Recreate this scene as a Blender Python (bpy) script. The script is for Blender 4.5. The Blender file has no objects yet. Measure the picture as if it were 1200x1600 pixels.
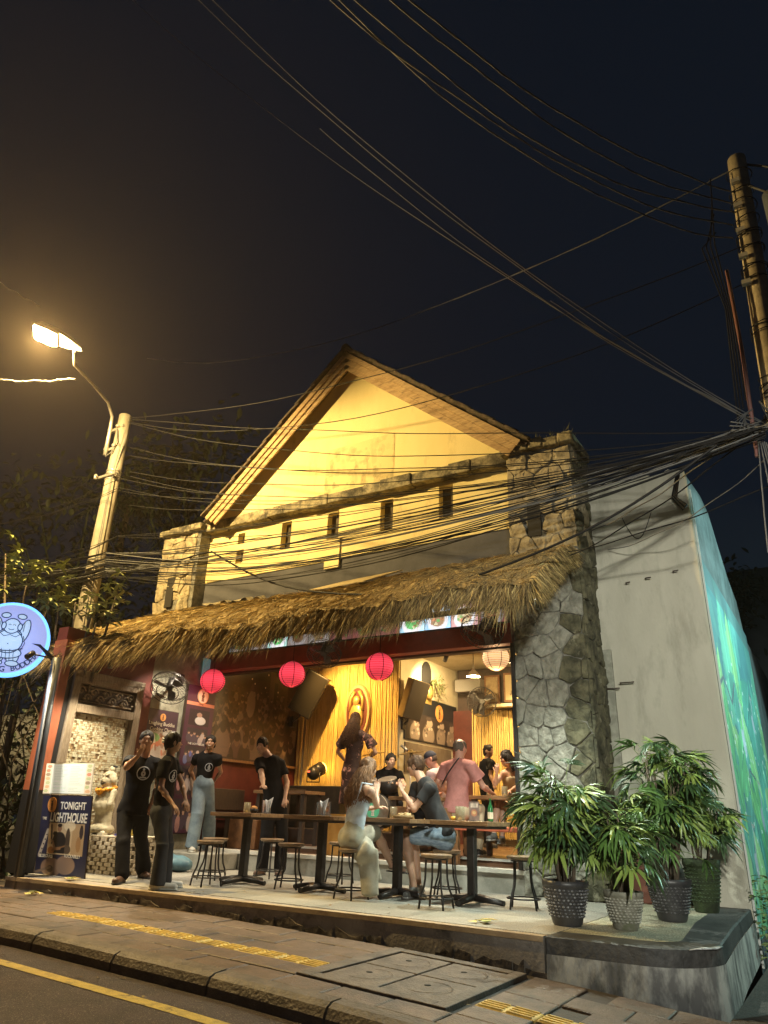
import bpy, bmesh, math, random
import numpy as np
from mathutils import Vector, Matrix, Quaternion
from mathutils.bvhtree import BVHTree
random.seed(7); RNG = np.random.default_rng(11)
S = bpy.context.scene
COL = S.collection
R = math.radians

# ------------------------------------------------------------ camera
cam_d = bpy.data.cameras.new('camera'); cam = bpy.data.objects.new('camera', cam_d); COL.objects.link(cam)
S.camera = cam
A = np.array([[0.85151361, -0.18205722, -0.49171104], [0.5233311, 0.35302674, 0.77556217], [0.03239045, -0.91772942, 0.39588328]])
m = Matrix(((A[0][0], -A[0][1], -A[0][2], 0), (A[1][0], -A[1][1], -A[1][2], 0), (A[2][0], -A[2][1], -A[2][2], .85), (0, 0, 0, 1)))
cam.matrix_world = m
cam_d.sensor_fit = 'VERTICAL'; cam_d.sensor_height = 24; cam_d.lens = 1100 / 1600 * 24
cam_d.clip_start = .05; cam_d.clip_end = 600

# ------------------------------------------------------------ world, moon, exposure
W = bpy.data.worlds.new('World'); S.world = W; W.use_nodes = True
nt = W.node_tree; bg = nt.nodes['Background']
sky = nt.nodes.new('ShaderNodeTexSky'); sky.sky_type = 'NISHITA'; sky.sun_disc = False
sky.sun_elevation = R(14); sky.sun_rotation = R(200)
mixc = nt.nodes.new('ShaderNodeMix'); mixc.data_type = 'RGBA'; mixc.inputs[0].default_value = .93
nt.links.new(sky.outputs[0], mixc.inputs[6]); mixc.inputs[7].default_value = (.26, .52, 1.0, 1)
nt.links.new(mixc.outputs[2], bg.inputs[0]); bg.inputs[1].default_value = .0095
S.view_settings.view_transform = 'Standard'; S.view_settings.look = 'None'
S.view_settings.exposure = 0.22; S.view_settings.gamma = 1; S.view_settings.use_curve_mapping = False
cy = S.cycles
S.render.engine = 'CYCLES'
cy.use_denoising = True; cy.max_bounces = 6; cy.diffuse_bounces = 3; cy.glossy_bounces = 3
cy.transmission_bounces = 6; cy.volume_bounces = 0; cy.transparent_max_bounces = 12
cy.sample_clamp_indirect = 4; cy.sample_clamp_direct = 0; cy.caustics_reflective = False; cy.caustics_refractive = False
cy.use_light_tree = True

# ------------------------------------------------------------ materials
MATS = {}
def mat(name, col, rough=.7, col2=None, sc=4., mixlo=.4, mixhi=.65, bump=0., bsc=30., metal=0., emit=None, estr=0., col3=None, sc3=1.2, lo3=.55, hi3=.7, alpha=None, trans=0., spec=.5, stretch=(1, 1, 1), attr=None, bdist=.02, detail=8, sss=0., coat=0.):
    if name in MATS: return MATS[name]
    M = bpy.data.materials.new(name); M.use_nodes = True; t = M.node_tree; b = t.nodes['Principled BSDF']
    L = t.links; N = t.nodes
    b.inputs['Roughness'].default_value = rough; b.inputs['Metallic'].default_value = metal
    b.inputs['Specular IOR Level'].default_value = spec
    tc = N.new('ShaderNodeTexCoord'); mp = N.new('ShaderNodeMapping'); mp.inputs['Scale'].default_value = stretch
    L.new(tc.outputs['Object'], mp.inputs[0])
    def rgb(c): return (c[0], c[1], c[2], 1)
    out = None
    if attr:
        a = N.new('ShaderNodeAttribute'); a.attribute_name = attr; out = a.outputs['Color']
    if col2 is not None or attr:
        n = N.new('ShaderNodeTexNoise'); n.inputs['Scale'].default_value = sc; n.inputs['Detail'].default_value = detail; n.inputs['Roughness'].default_value = .65
        L.new(mp.outputs[0], n.inputs['Vector'])
        mr = N.new('ShaderNodeMapRange'); mr.inputs[1].default_value = mixlo; mr.inputs[2].default_value = mixhi
        L.new(n.outputs['Fac'], mr.inputs[0])
        mx = N.new('ShaderNodeMix'); mx.data_type = 'RGBA'
        L.new(mr.outputs[0], mx.inputs[0])
        if attr:
            L.new(out, mx.inputs[6]); 
            g = N.new('ShaderNodeMix'); g.data_type = 'RGBA'; g.inputs[0].default_value = .25; g.inputs[7].default_value = (.05, .05, .05, 1)
            L.new(out, g.inputs[6]); L.new(g.outputs[2], mx.inputs[7])
        else:
            mx.inputs[6].default_value = rgb(col); mx.inputs[7].default_value = rgb(col2)
        out = mx.outputs[2]
        if col3 is not None:
            n3 = N.new('ShaderNodeTexNoise'); n3.inputs['Scale'].default_value = sc3; n3.inputs['Detail'].default_value = 9; n3.inputs['Roughness'].default_value = .7
            L.new(mp.outputs[0], n3.inputs['Vector'])
            m3 = N.new('ShaderNodeMapRange'); m3.inputs[1].default_value = lo3; m3.inputs[2].default_value = hi3
            L.new(n3.outputs['Fac'], m3.inputs[0])
            x3 = N.new('ShaderNodeMix'); x3.data_type = 'RGBA'; L.new(m3.outputs[0], x3.inputs[0]); L.new(out, x3.inputs[6]); x3.inputs[7].default_value = rgb(col3)
            out = x3.outputs[2]
        # roughness wear
        rr = N.new('ShaderNodeMapRange'); rr.inputs[3].default_value = max(0, rough - .12); rr.inputs[4].default_value = min(1, rough + .12)
        L.new(n.outputs['Fac'], rr.inputs[0]); L.new(rr.outputs[0], b.inputs['Roughness'])
    if out is not None: L.new(out, b.inputs['Base Color'])
    else: b.inputs['Base Color'].default_value = rgb(col)
    if bump > 0:
        nb = N.new('ShaderNodeTexNoise'); nb.inputs['Scale'].default_value = bsc; nb.inputs['Detail'].default_value = 6
        L.new(mp.outputs[0], nb.inputs['Vector'])
        bp = N.new('ShaderNodeBump'); bp.inputs['Strength'].default_value = bump; bp.inputs['Distance'].default_value = bdist
        L.new(nb.outputs['Fac'], bp.inputs['Height']); L.new(bp.outputs[0], b.inputs['Normal'])
    if emit is not None or estr > 0:
        if emit is None and out is not None: L.new(out, b.inputs['Emission Color'])
        else: b.inputs['Emission Color'].default_value = rgb(emit)
        b.inputs['Emission Strength'].default_value = estr
    if trans: b.inputs['Transmission Weight'].default_value = trans
    if alpha is not None: b.inputs['Alpha'].default_value = alpha
    if sss: b.inputs['Subsurface Weight'].default_value = sss; b.inputs['Subsurface Scale'].default_value = .02
    if coat: b.inputs['Coat Weight'].default_value = coat
    MATS[name] = M
    return M

# ------------------------------------------------------------ mesh builder
class MB:
    def __init__(s): s.v = []; s.f = []; s.sm = []
    def add(s, vs, fs, smooth=False):
        o = len(s.v); s.v += [tuple(map(float, p)) for p in vs]
        s.f += [tuple(i + o for i in f) for f in fs]; s.sm += [smooth] * len(fs)
        return s
    def box(s, a, b):
        x0, y0, z0 = a; x1, y1, z1 = b
        if x0 > x1: x0, x1 = x1, x0
        if y0 > y1: y0, y1 = y1, y0
        if z0 > z1: z0, z1 = z1, z0
        return s.add([(x0, y0, z0), (x1, y0, z0), (x1, y1, z0), (x0, y1, z0), (x0, y0, z1), (x1, y0, z1), (x1, y1, z1), (x0, y1, z1)],
                     [(0, 3, 2, 1), (4, 5, 6, 7), (0, 1, 5, 4), (1, 2, 6, 5), (2, 3, 7, 6), (3, 0, 4, 7)])
    def obox(s, c, h, M=None):   # oriented box: centre, half sizes, 3x3 matrix
        vs = []
        for z in (-1, 1):
            for (x, y) in ((-1, -1), (1, -1), (1, 1), (-1, 1)):
                p = Vector((x * h[0], y * h[1], z * h[2]))
                if M is not None: p = M @ p
                vs.append(p + Vector(c))
        return s.add(vs, [(0, 3, 2, 1), (4, 5, 6, 7), (0, 1, 5, 4), (1, 2, 6, 5), (2, 3, 7, 6), (3, 0, 4, 7)])
    def tube(s, pts, r, n=8, cap=True, flat=1., smooth=True):
        pts = [Vector(p) for p in pts]; rs = r if hasattr(r, '__len__') else [r] * len(pts)
        vs = []; prev = None
        for i, p in enumerate(pts):
            d = (pts[min(i + 1, len(pts) - 1)] - pts[max(i - 1, 0)])
            d = d.normalized() if d.length > 1e-9 else Vector((0, 0, 1))
            if prev is None:
                a = d.cross(Vector((0, 0, 1)))
                if a.length < .05: a = d.cross(Vector((0, 1, 0)))
                a.normalize()
            else:
                a = (prev - d * prev.dot(d))
                a = a.normalized() if a.length > 1e-6 else d.orthogonal().normalized()
            prev = a; b = d.cross(a)
            for k in range(n):
                t = 2 * math.pi * k / n
                vs.append(p + (a * math.cos(t) + b * math.sin(t) * flat) * rs[i])
        fs = []
        for i in range(len(pts) - 1):
            for k in range(n):
                k2 = (k + 1) % n
                fs.append((i * n + k, i * n + k2, (i + 1) * n + k2, (i + 1) * n + k))
        s.add(vs, fs, smooth)
        if cap:
            o = len(s.v) - len(vs); L = len(pts) - 1
            s.f.append(tuple(o + k for k in reversed(range(n)))); s.sm.append(False)
            s.f.append(tuple(o + L * n + k for k in range(n))); s.sm.append(False)
        return s
    def lathe(s, prof, n=20, c=(0, 0, 0), smooth=True, cap=True):
        vs = []
        for (r, z) in prof:
            for k in range(n):
                t = 2 * math.pi * k / n; vs.append((c[0] + r * math.cos(t), c[1] + r * math.sin(t), c[2] + z))
        fs = []
        for i in range(len(prof) - 1):
            for k in range(n):
                k2 = (k + 1) % n; fs.append((i * n + k, i * n + k2, (i + 1) * n + k2, (i + 1) * n + k))
        if cap:
            if prof[0][0] > 1e-4: fs.append(tuple(reversed(range(n))))
            if prof[-1][0] > 1e-4: fs.append(tuple((len(prof) - 1) * n + k for k in range(n)))
        return s.add(vs, fs, smooth)
    def ball(s, c, r, n=14, m=8, M=None):
        if not hasattr(r, '__len__'): r = (r, r, r)
        vs = []; fs = []
        for j in range(m + 1):
            ph = math.pi * j / m
            for k in range(n):
                t = 2 * math.pi * k / n
                p = Vector((r[0] * math.sin(ph) * math.cos(t), r[1] * math.sin(ph) * math.sin(t), -r[2] * math.cos(ph)))
                if M is not None: p = M @ p
                vs.append(p + Vector(c))
        for j in range(m):
            for k in range(n):
                k2 = (k + 1) % n; fs.append((j * n + k, j * n + k2, (j + 1) * n + k2, (j + 1) * n + k))
        return s.add(vs, fs, True)
    def prism(s, poly, h, M=None, smooth=False, taper=1.0):   # polygon in local xy, extruded along +z, M 4x4
        n = len(poly); cx = sum(p[0] for p in poly) / n; cyy = sum(p[1] for p in poly) / n
        vs = [Vector((x, y, 0)) for x, y in poly] + [Vector((cx + (x - cx) * taper, cyy + (y - cyy) * taper, h)) for x, y in poly]
        if M is not None: vs = [M @ p for p in vs]
        fs = [tuple(reversed(range(n))), tuple(range(n, 2 * n))] + [(i, (i + 1) % n, n + (i + 1) % n, n + i) for i in range(n)]
        return s.add(vs, fs, smooth)
    def mesh(s, name, off=(0, 0, 0)):
        me = bpy.data.meshes.new(name)
        v = np.array(s.v, dtype=float).reshape(-1, 3) - np.array(off)
        me.from_pydata(v.tolist(), [], s.f); me.validate(clean_customdata=False)
        if len(me.polygons) == len(s.sm): me.polygons.foreach_set('use_smooth', s.sm)
        me.update(); return me
    def build(s, name, material, parent=None, world=True, bevel=0., label=None):
        off = parent_off(parent) if world else (0, 0, 0)
        me = s.mesh(name, off)
        if bevel:
            bm = bmesh.new(); bm.from_mesh(me)
            es = [e for e in bm.edges if len(e.link_faces) == 2 and e.calc_face_angle(0) > .5]
            bmesh.ops.bevel(bm, geom=es, offset=bevel, segments=2, affect='EDGES', profile=.5, clamp_overlap=True)
            bm.to_mesh(me); bm.free()
        return link(name, me, material, parent, label)
def parent_off(p):
    o = Vector((0, 0, 0))
    while p is not None: o += p.location; p = p.parent
    return tuple(o)
def link(name, me, material=None, parent=None, label=None):
    o = bpy.data.objects.new(name, me); COL.objects.link(o)
    if material is not None and not me.materials: me.materials.append(material)
    if parent is not None: o.parent = parent
    if label: o['label'] = label
    return o
def thing(name, label, cat, loc=(0, 0, 0), rz=0., group=None):
    o = bpy.data.objects.new(name, None); COL.objects.link(o); o.location = loc; o.rotation_euler = (0, 0, rz)
    o.empty_display_size = .1
    return tag(o, label, cat, group)
def tag(o, label=None, cat=None, group=None, kind=None):
    if label: o['label'] = label
    if cat: o['category'] = cat
    if group: o['group'] = group
    if kind: o['kind'] = kind
    return o
def struct(o): o['kind'] = 'structure'; return o
def copy_tree(o, parent=None):
    c = o.copy(); COL.objects.link(c); c.parent = parent
    for ch in list(o.children): copy_tree(ch, c)
    return c
def frame(o, x, y=None, z=None):   # 4x4 from origin and axes
    x = Vector(x).normalized(); y = Vector(y).normalized(); z = x.cross(y) if z is None else Vector(z)
    return Matrix(((x[0], y[0], z[0], o[0]), (x[1], y[1], z[1], o[1]), (x[2], y[2], z[2], o[2]), (0, 0, 0, 1)))
FRONT = lambda o: frame(o, (1, 0, 0), (0, 0, 1), (0, -1, 0))     # flat things facing the street
LSIDE = lambda o: frame(o, (0, 1, 0), (0, 0, 1), (1, 0, 0))      # flat things on the left walls, facing +X
_tc = {}
def text(name, s, size, M, material, parent, ext=.003, sx=1., align='CENTER', bold=0., shear=0.):
    key = (s, size, ext, align, bold, shear)
    if key not in _tc:
        cu = bpy.data.curves.new('t', 'FONT'); cu.body = s; cu.size = size; cu.extrude = ext; cu.align_x = align; cu.resolution_u = 3; cu.offset = bold; cu.shear = shear
        o = bpy.data.objects.new('t', cu); COL.objects.link(o); dg = bpy.context.evaluated_depsgraph_get()
        _tc[key] = bpy.data.meshes.new_from_object(o.evaluated_get(dg)); bpy.data.objects.remove(o)
    me = _tc[key].copy(); me.name = name; me.materials.clear()
    off = Vector(parent_off(parent)); T = M.copy(); T.translation -= off
    me.transform(T @ Matrix.Diagonal((sx, 1, 1, 1)))
    return link(name, me, material, parent)

# flat print: a small painted canvas carried as face colours
class Canvas:
    def __init__(s, w, h, col): s.w, s.h = w, h; s.a = np.zeros((h, w, 3)); s.a[:] = col; s.Y, s.X = np.mgrid[0:h, 0:w]; s.X = (s.X + .5) / w; s.Y = (s.Y + .5) / h
    def el(s, x, y, rx, ry, col, rot=0, op=1):
        c, sn = math.cos(rot), math.sin(rot); asp = s.w / s.h
        dx = (s.X - x); dy = (s.Y - y); u = (dx * c + dy * sn) / rx; v = (-dx * sn + dy * c) / ry
        k = np.clip((1 - (u * u + v * v)) * 6, 0, 1)[..., None] * op; s.a = s.a * (1 - k) + np.array(col) * k; return s
    def re(s, x0, y0, x1, y1, col, op=1):
        k = ((s.X >= x0) & (s.X <= x1) & (s.Y >= y0) & (s.Y <= y1))[..., None] * op; s.a = s.a * (1 - k) + np.array(col) * k; return s
    def li(s, pts, w, col, op=1):
        for (x0, y0), (x1, y1) in zip(pts[:-1], pts[1:]):
            dx, dy = x1 - x0, y1 - y0; L = dx * dx + dy * dy + 1e-9
            t = np.clip(((s.X - x0) * dx + (s.Y - y0) * dy) / L, 0, 1)
            d = np.hypot(s.X - x0 - t * dx, s.Y - y0 - t * dy)
            k = np.clip((w - d) / w * 2.5, 0, 1)[..., None] * op; s.a = s.a * (1 - k) + np.array(col) * k
        return s
    def noise(s, amp, f=6):
        g = RNG.normal(size=(f + 2, f + 2)); yy = s.Y * f; xx = s.X * f; y0 = yy.astype(int); x0 = xx.astype(int); fy = yy - y0; fx = xx - x0
        n = (g[y0, x0] * (1 - fx) + g[y0, x0 + 1] * fx) * (1 - fy) + (g[y0 + 1, x0] * (1 - fx) + g[y0 + 1, x0 + 1] * fx) * fy
        s.a = np.clip(s.a * (1 + amp * n[..., None]), 0, 1); return s
    def panel(s, name, W_, H_, M, parent, rough=.5, estr=0., depth=.0, mname=None):
        w, h = s.w, s.h
        xs = np.linspace(0, W_, w + 1); ys = np.linspace(0, H_, h + 1)
        X, Y = np.meshgrid(xs, ys); V = np.stack([X, Y, np.zeros_like(X)], -1).reshape(-1, 3)
        Mn = np.array(M); V = V @ Mn[:3, :3].T + Mn[:3, 3] - np.array(parent_off(parent))
        i = np.arange(w * h); r = i // w; c = i % w; a = r * (w + 1) + c
        F = np.stack([a, a + 1, a + w + 2, a + w + 1], 1)
        me = bpy.data.meshes.new(name); me.from_pydata(V.tolist(), [], F.tolist())
        at = me.attributes.new('print', 'FLOAT_COLOR', 'FACE')
        # canvas row 0 = bottom
        cc = np.concatenate([s.a.reshape(-1, 3), np.ones((w * h, 1))], 1).astype(np.float32); at.data.foreach_set('color', cc.ravel())
        mt = MATS.get(mname or 'print%g_%g' % (rough, estr))
        if mt is None:
            mt = bpy.data.materials.new('printed_surface'); mt.use_nodes = True; b = mt.node_tree.nodes['Principled BSDF']
            an = mt.node_tree.nodes.new('ShaderNodeAttribute'); an.attribute_name = 'print'; mt.node_tree.links.new(an.outputs['Color'], b.inputs['Base Color'])
            b.inputs['Roughness'].default_value = rough
            if estr: mt.node_tree.links.new(an.outputs['Color'], b.inputs['Emission Color']); b.inputs['Emission Strength'].default_value = estr
            MATS[mname or 'print%g_%g' % (rough, estr)] = mt
        return link(name, me, mt, parent)

def spot(name, loc, to, energy, col, angle=90, blend=.5, size=.03, parent=None):
    d = bpy.data.lights.new(name, 'SPOT'); d.energy = energy; d.color = col; d.spot_size = R(angle); d.spot_blend = blend; d.shadow_soft_size = size
    o = bpy.data.objects.new(name, d); COL.objects.link(o); off = Vector(parent_off(parent)) if parent else Vector((0, 0, 0))
    o.location = Vector(loc) - off; o.rotation_euler = (Vector(to) - Vector(loc)).to_track_quat('-Z', 'Y').to_euler()
    if parent: o.parent = parent
    return o
def point(name, loc, energy, col, size=.05, parent=None):
    d = bpy.data.lights.new(name, 'POINT'); d.energy = energy; d.color = col; d.shadow_soft_size = size
    o = bpy.data.objects.new(name, d); COL.objects.link(o); o.location = Vector(loc) - (Vector(parent_off(parent)) if parent else Vector((0, 0, 0)))
    if parent: o.parent = parent
    return o

# irregular stones: Voronoi cells of a rectangle, each returned as an inset polygon
def clip(poly, nx, ny, c):
    out = []
    for i in range(len(poly)):
        a = poly[i]; b = poly[(i + 1) % len(poly)]; da = a[0] * nx + a[1] * ny - c; db = b[0] * nx + b[1] * ny - c
        if da <= 0: out.append(a)
        if (da < 0 < db) or (db < 0 < da):
            t = da / (da - db); out.append((a[0] + (b[0] - a[0]) * t, a[1] + (b[1] - a[1]) * t))
    return out
def voronoi(w, h, step, gap, jit=.42):
    pts = []; ny = max(1, round(h / step)); nx = max(1, round(w / step))
    for j in range(ny):
        for i in range(nx + (j % 2)):
            pts.append(((i + .5 - .5 * (j % 2)) * w / nx + random.uniform(-jit, jit) * step, (j + .5) * h / ny + random.uniform(-jit, jit) * step))
    cells = []
    for i, p in enumerate(pts):
        poly = [(gap, gap), (w - gap, gap), (w - gap, h - gap), (gap, h - gap)]
        for j, q in enumerate(pts):
            if i == j: continue
            dx, dy = q[0] - p[0], q[1] - p[1]; d = math.hypot(dx, dy)
            if d > step * 4: continue
            poly = clip(poly, dx / d, dy / d, (dx * (p[0] + q[0]) / 2 + dy * (p[1] + q[1]) / 2) / d - gap)
            if len(poly) < 3: break
        if len(poly) >= 3:
            ar = abs(sum(poly[k][0] * poly[(k + 1) % len(poly)][1] - poly[(k + 1) % len(poly)][0] * poly[k][1] for k in range(len(poly)))) / 2
            if ar > step * step * .05: cells.append(poly)
    return cells
def stone_mb(poly, M, t0=.035):
    n = len(poly); cx = sum(p[0] for p in poly) / n; cyy = sum(p[1] for p in poly) / n
    # subdivide the outline and roughen it
    out = []
    for i in range(n):
        a, b = poly[i], poly[(i + 1) % n]; L = math.hypot(b[0] - a[0], b[1] - a[1]); k = max(1, int(L / .07))
        for q in range(k):
            f = (q + (.12 if q == 0 else 0)) / k; x = a[0] + (b[0] - a[0]) * f; y = a[1] + (b[1] - a[1]) * f
            s = 1 - random.uniform(0, .02); out.append((cx + (x - cx) * s + random.uniform(-.006, .006), cyy + (y - cyy) * s + random.uniform(-.006, .006)))
    n = len(out); t = t0 * random.uniform(.6, 1.5); tx, ty = random.uniform(-.12, .12), random.uniform(-.12, .12)
    vs = []
    for (s, z) in ((1, 0), (.995, t * .6), (.93, t * .95), (.5, t * 1.1)):
        for (x, y) in out:
            xx = cx + (x - cx) * s; yy = cyy + (y - cyy) * s
            vs.append(Vector((xx, yy, max(0, z + (tx * (xx - cx) + ty * (yy - cyy)) * (z > 0) + random.uniform(-.009, .007) * (z > 0)))))
    vs.append(Vector((cx, cyy, t * 1.15)))
    vs = [M @ p for p in vs]; fs = []
    for r in range(3):
        for i in range(n): fs.append((r * n + i, r * n + (i + 1) % n, (r + 1) * n + (i + 1) % n, (r + 1) * n + i))
    for i in range(n): fs.append((3 * n + i, 3 * n + (i + 1) % n, 4 * n))
    b = MB(); b.add(vs, fs, False); return b
# ============================================================ MATERIALS
m_asphalt = mat('asphalt', (.085, .058, .056), .42, (.045, .033, .034), 3, .35, .7, bump=1., bsc=130, col3=(.42, .34, .26), sc3=90, lo3=.58, hi3=.61, bdist=.02)
m_pave = mat('wet_concrete_paver', (.17, .115, .078), .48, (.095, .066, .046), 7, .35, .7, bump=.5, bsc=60, col3=(.06, .046, .036), sc3=1.4, lo3=.5, hi3=.66)
m_joint = mat('dark_joint', (.05, .04, .032), .75, (.075, .06, .048), 9, bump=.4)
m_curb = mat('curb_concrete', (.16, .125, .095), .6, (.08, .063, .05), 5, .38, .66, bump=.6, bsc=40, col3=(.05, .04, .03), sc3=1.1)
m_yellow = mat('yellow_tile', (.72, .52, .13), .55, (.5, .36, .11), 14, .4, .62, bump=.4, bsc=50, col3=(.36, .26, .09), sc3=4, lo3=.56, hi3=.75)
m_line = mat('road_paint', (.56, .40, .08), .55, (.36, .26, .07), 16, .42, .66, bump=.5, bsc=90, col3=(.10, .075, .04), sc3=7, lo3=.56, hi3=.66)
m_terr = mat('terrazzo', (.47, .45, .39), .5, (.20, .19, .165), 75, .42, .56, bump=.2, bsc=120, col3=(.26, .25, .22), sc3=2.2, lo3=.5, hi3=.75)
m_terr2 = mat('terrazzo_dark', (.36, .345, .30), .5, (.15,.145,.13), 75, .42, .56, bump=.2, bsc=120, col3=(.2, .19, .17), sc3=2.0)
m_wash = mat('washed_gravel', (.52, .49, .35), .75, (.2, .19, .13), 70, .42, .56, bump=.8, bsc=140, col3=(.14, .135, .1), sc3=2)
m_platface = mat('stained_concrete', (.34, .31, .27), .75, (.22, .19, .16), 3.5, .35, .65, bump=.35, bsc=35, col3=(.085, .075, .065), sc3=1.6, lo3=.53, hi3=.64)
m_blackband = mat('black_painted_band', (.03, .03, .03), .62, (.085, .082, .078), 4, .4, .65, bump=.5, bsc=25, col3=(.016, .016, .018), sc3=2)
m_cornerface = mat('blotchy_concrete', (.50, .50, .46), .75, (.17, .17, .165), 4, .42, .58, bump=.3, bsc=25, col3=(.05, .055, .05), sc3=2.3, lo3=.55, hi3=.68, stretch=(1, 1, .5))
m_yellowwall = mat('cream_wall', (.74, .62, .30), .85, (.70, .57, .26), 2.2, .35, .7, bump=.12, bsc=40, col3=(.40, .32, .16), sc3=1.7, lo3=.56, hi3=.78, stretch=(1.5, 1, .55))
m_greywall = mat('grey_band_wall', (.075, .075, .085), .85, (.058, .058, .065), 2.5, bump=.12, bsc=30, col3=(.035, .035, .035), sc3=1.2, lo3=.58, hi3=.75)
m_mossledge = mat('mossy_ledge', (.36, .31, .19), .9, (.12, .105, .07), 6, .38, .6, bump=.9, bsc=18, col3=(.04, .035, .025), sc3=3.4, lo3=.5, hi3=.62)
m_dark = mat('dark_opening', (.02, .018, .015), .9)
m_white = mat('grey_white_wall', (.50, .48, .40), .85, (.42, .40, .33), 1.1, .35, .65, bump=.18, bsc=22, col3=(.25, .24, .19), sc3=1.6, lo3=.52, hi3=.76, stretch=(1.6, 1, .5))
m_mortar = mat('dark_mortar', (.20, .19, .165), .9, (.05, .05, .04), 7, bump=.6, bsc=30)
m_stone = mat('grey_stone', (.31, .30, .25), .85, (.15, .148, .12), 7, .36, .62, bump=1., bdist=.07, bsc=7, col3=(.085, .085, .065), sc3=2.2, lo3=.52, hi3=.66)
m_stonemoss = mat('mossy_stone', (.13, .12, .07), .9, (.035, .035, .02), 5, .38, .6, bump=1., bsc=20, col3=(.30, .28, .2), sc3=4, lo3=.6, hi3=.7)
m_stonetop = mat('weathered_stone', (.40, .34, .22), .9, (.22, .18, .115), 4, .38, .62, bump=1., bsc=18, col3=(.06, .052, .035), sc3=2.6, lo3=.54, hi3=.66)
m_wood = mat('rake_board', (.48, .33, .16), .7, (.31, .2, .095), 5, .38, .62, bump=.3, bsc=30, col3=(.09, .055, .03), sc3=3, stretch=(1, 1, 6))
m_rooft = mat('roof_tile', (.10, .07, .045), .85, (.045, .035, .025), 7, bump=.6, bsc=25, col3=(.12, .115, .06), sc3=4)
m_thatch = mat('thatch', (.42, .31, .14), .9, (.17, .12, .055), 14, .35, .65, bump=.6, bsc=60, col3=(.06, .042, .02), sc3=3, lo3=.55, hi3=.72)
m_straw = [mat('straw%d' % i, c, .75, c2, 9, .4, .6) for i, (c, c2) in enumerate([((.62, .46, .19), (.44, .32, .12)), ((.40, .29, .12), (.26, .18, .075)), ((.17, .115, .05), (.07, .05, .022))])]
m_red = mat('red_beam_paint', (.26, .05, .032), .5, (.19, .035, .024), 6, bump=.08, bsc=40, col3=(.12, .03, .02), sc3=2, lo3=.6, hi3=.8)
m_redwall = mat('maroon_wall', (.12, .018, .012), .6, (.09, .013, .009), 4, bump=.08, bsc=30)
m_bamboo = mat('bamboo', (.66, .45, .15), .5, (.48, .31, .09), 9, .4, .62, bump=.15, bsc=20, stretch=(1, 1, .25), col3=(.30, .19, .07), sc3=12, lo3=.6, hi3=.72)
m_cream = mat('interior_plaster', (.62, .54, .36), .85, (.54, .46, .3), 2, bump=.08, bsc=20)
m_ceil = mat('ceiling_plaster', (.5, .42, .27), .85, (.42, .34, .2), 3)
m_brownw = mat('brown_wood', (.25, .12, .05), .45, (.15, .07, .03), 8, .4, .62, bump=.15, bsc=30, stretch=(1, 8, 1))
m_darkw = mat('dark_wood', (.055, .035, .025), .5, (.03, .02, .015), 8, stretch=(1, 6, 1))
m_tabw = mat('table_wood', (.33, .19, .09), .38, (.20, .11, .05), 7, .38, .62, bump=.2, bsc=25, stretch=(1, 7, 7), col3=(.12, .07, .035), sc3=3)
m_frame = mat('weathered_teak', (.24, .18, .12), .65, (.15, .11, .07), 9, .4, .62, bump=.25, bsc=40, stretch=(6, 6, 1))
m_blackm = mat('black_metal', (.022, .02, .02), .4, (.04, .034, .03), 12, bump=.08, bsc=60, metal=.3)
m_poleconc = mat('pole_concrete', (.25, .22, .17), .85, (.17, .15, .11), 6, .4, .62, bump=.3, bsc=30, col3=(.15, .13, .09), sc3=2, stretch=(1, 1, .4))
m_cable = mat('black_cable', (.008, .008, .009), .6, spec=.25)
m_cableg = mat('grey_cable', (.11, .11, .11), .6, spec=.3)
m_steel = mat('galvanised_steel', (.45, .42, .38), .45, (.3, .28, .25), 10, metal=.7)
m_whitet = mat('white_step_edge', (.62, .60, .54), .5, (.5, .48, .42), 5)
m_riser = mat('grey_step_riser', (.33, .32, .28), .8, (.24, .235, .2), 4, bump=.2, bsc=25, col3=(.15, .145, .12), sc3=1.8)
m_intfloor = mat('brown_floor_tile', (.16, .085, .05), .3, (.11, .06, .035), 3)

# ============================================================ SETTING
GX = [-59, -14, -9, -6.2, -3.8, -2.2, -1, 0, 3, 40]; GZ = [-.1, -.12, -.13, -.14, -.2, -.27, -.36, -.42, -.5, -.7]
def gz(x): return float(np.interp(x, GX, GZ))
def sheet(name, xs, y0, y1, dz, material, ny=1, dy=None, y0f=None):
    b = MB(); ys = np.linspace(y0, y1, ny + 1)
    vs = [(x, y, gz(x) + dz) for x in xs for y in ys]; n = ny + 1
    fs = [(i * n + j, (i + 1) * n + j, (i + 1) * n + j + 1, i * n + j + 1) for i in range(len(xs) - 1) for j in range(ny)]
    b.add(vs, fs); return struct(b.build(name, material))
XS = sorted(set(GX + list(np.arange(-20, 8, .5))))
g = MB(); g.add([(-61, -21, -1.25), (41, -21, -1.25), (41, 47, -1.25), (-61, 47, -1.25)], [(0, 1, 2, 3)]); struct(g.build('ground', m_joint))
sheet('road', XS, -14, 4.32, -.13, m_asphalt)
# pavement bed and alley floor
pavement = sheet('pavement', XS, 4.46, 6.25, -.022, m_joint)
sheet('alley_ground', [x for x in XS if x >= -1.3], 6.25, 45, -.03, m_joint)
sheet('side_ground', [x for x in XS if x <= -9.0], 6.25, 45, -.03, m_joint)
sheet('far_pavement', XS, -18, -14, .0, m_pave)
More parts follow.
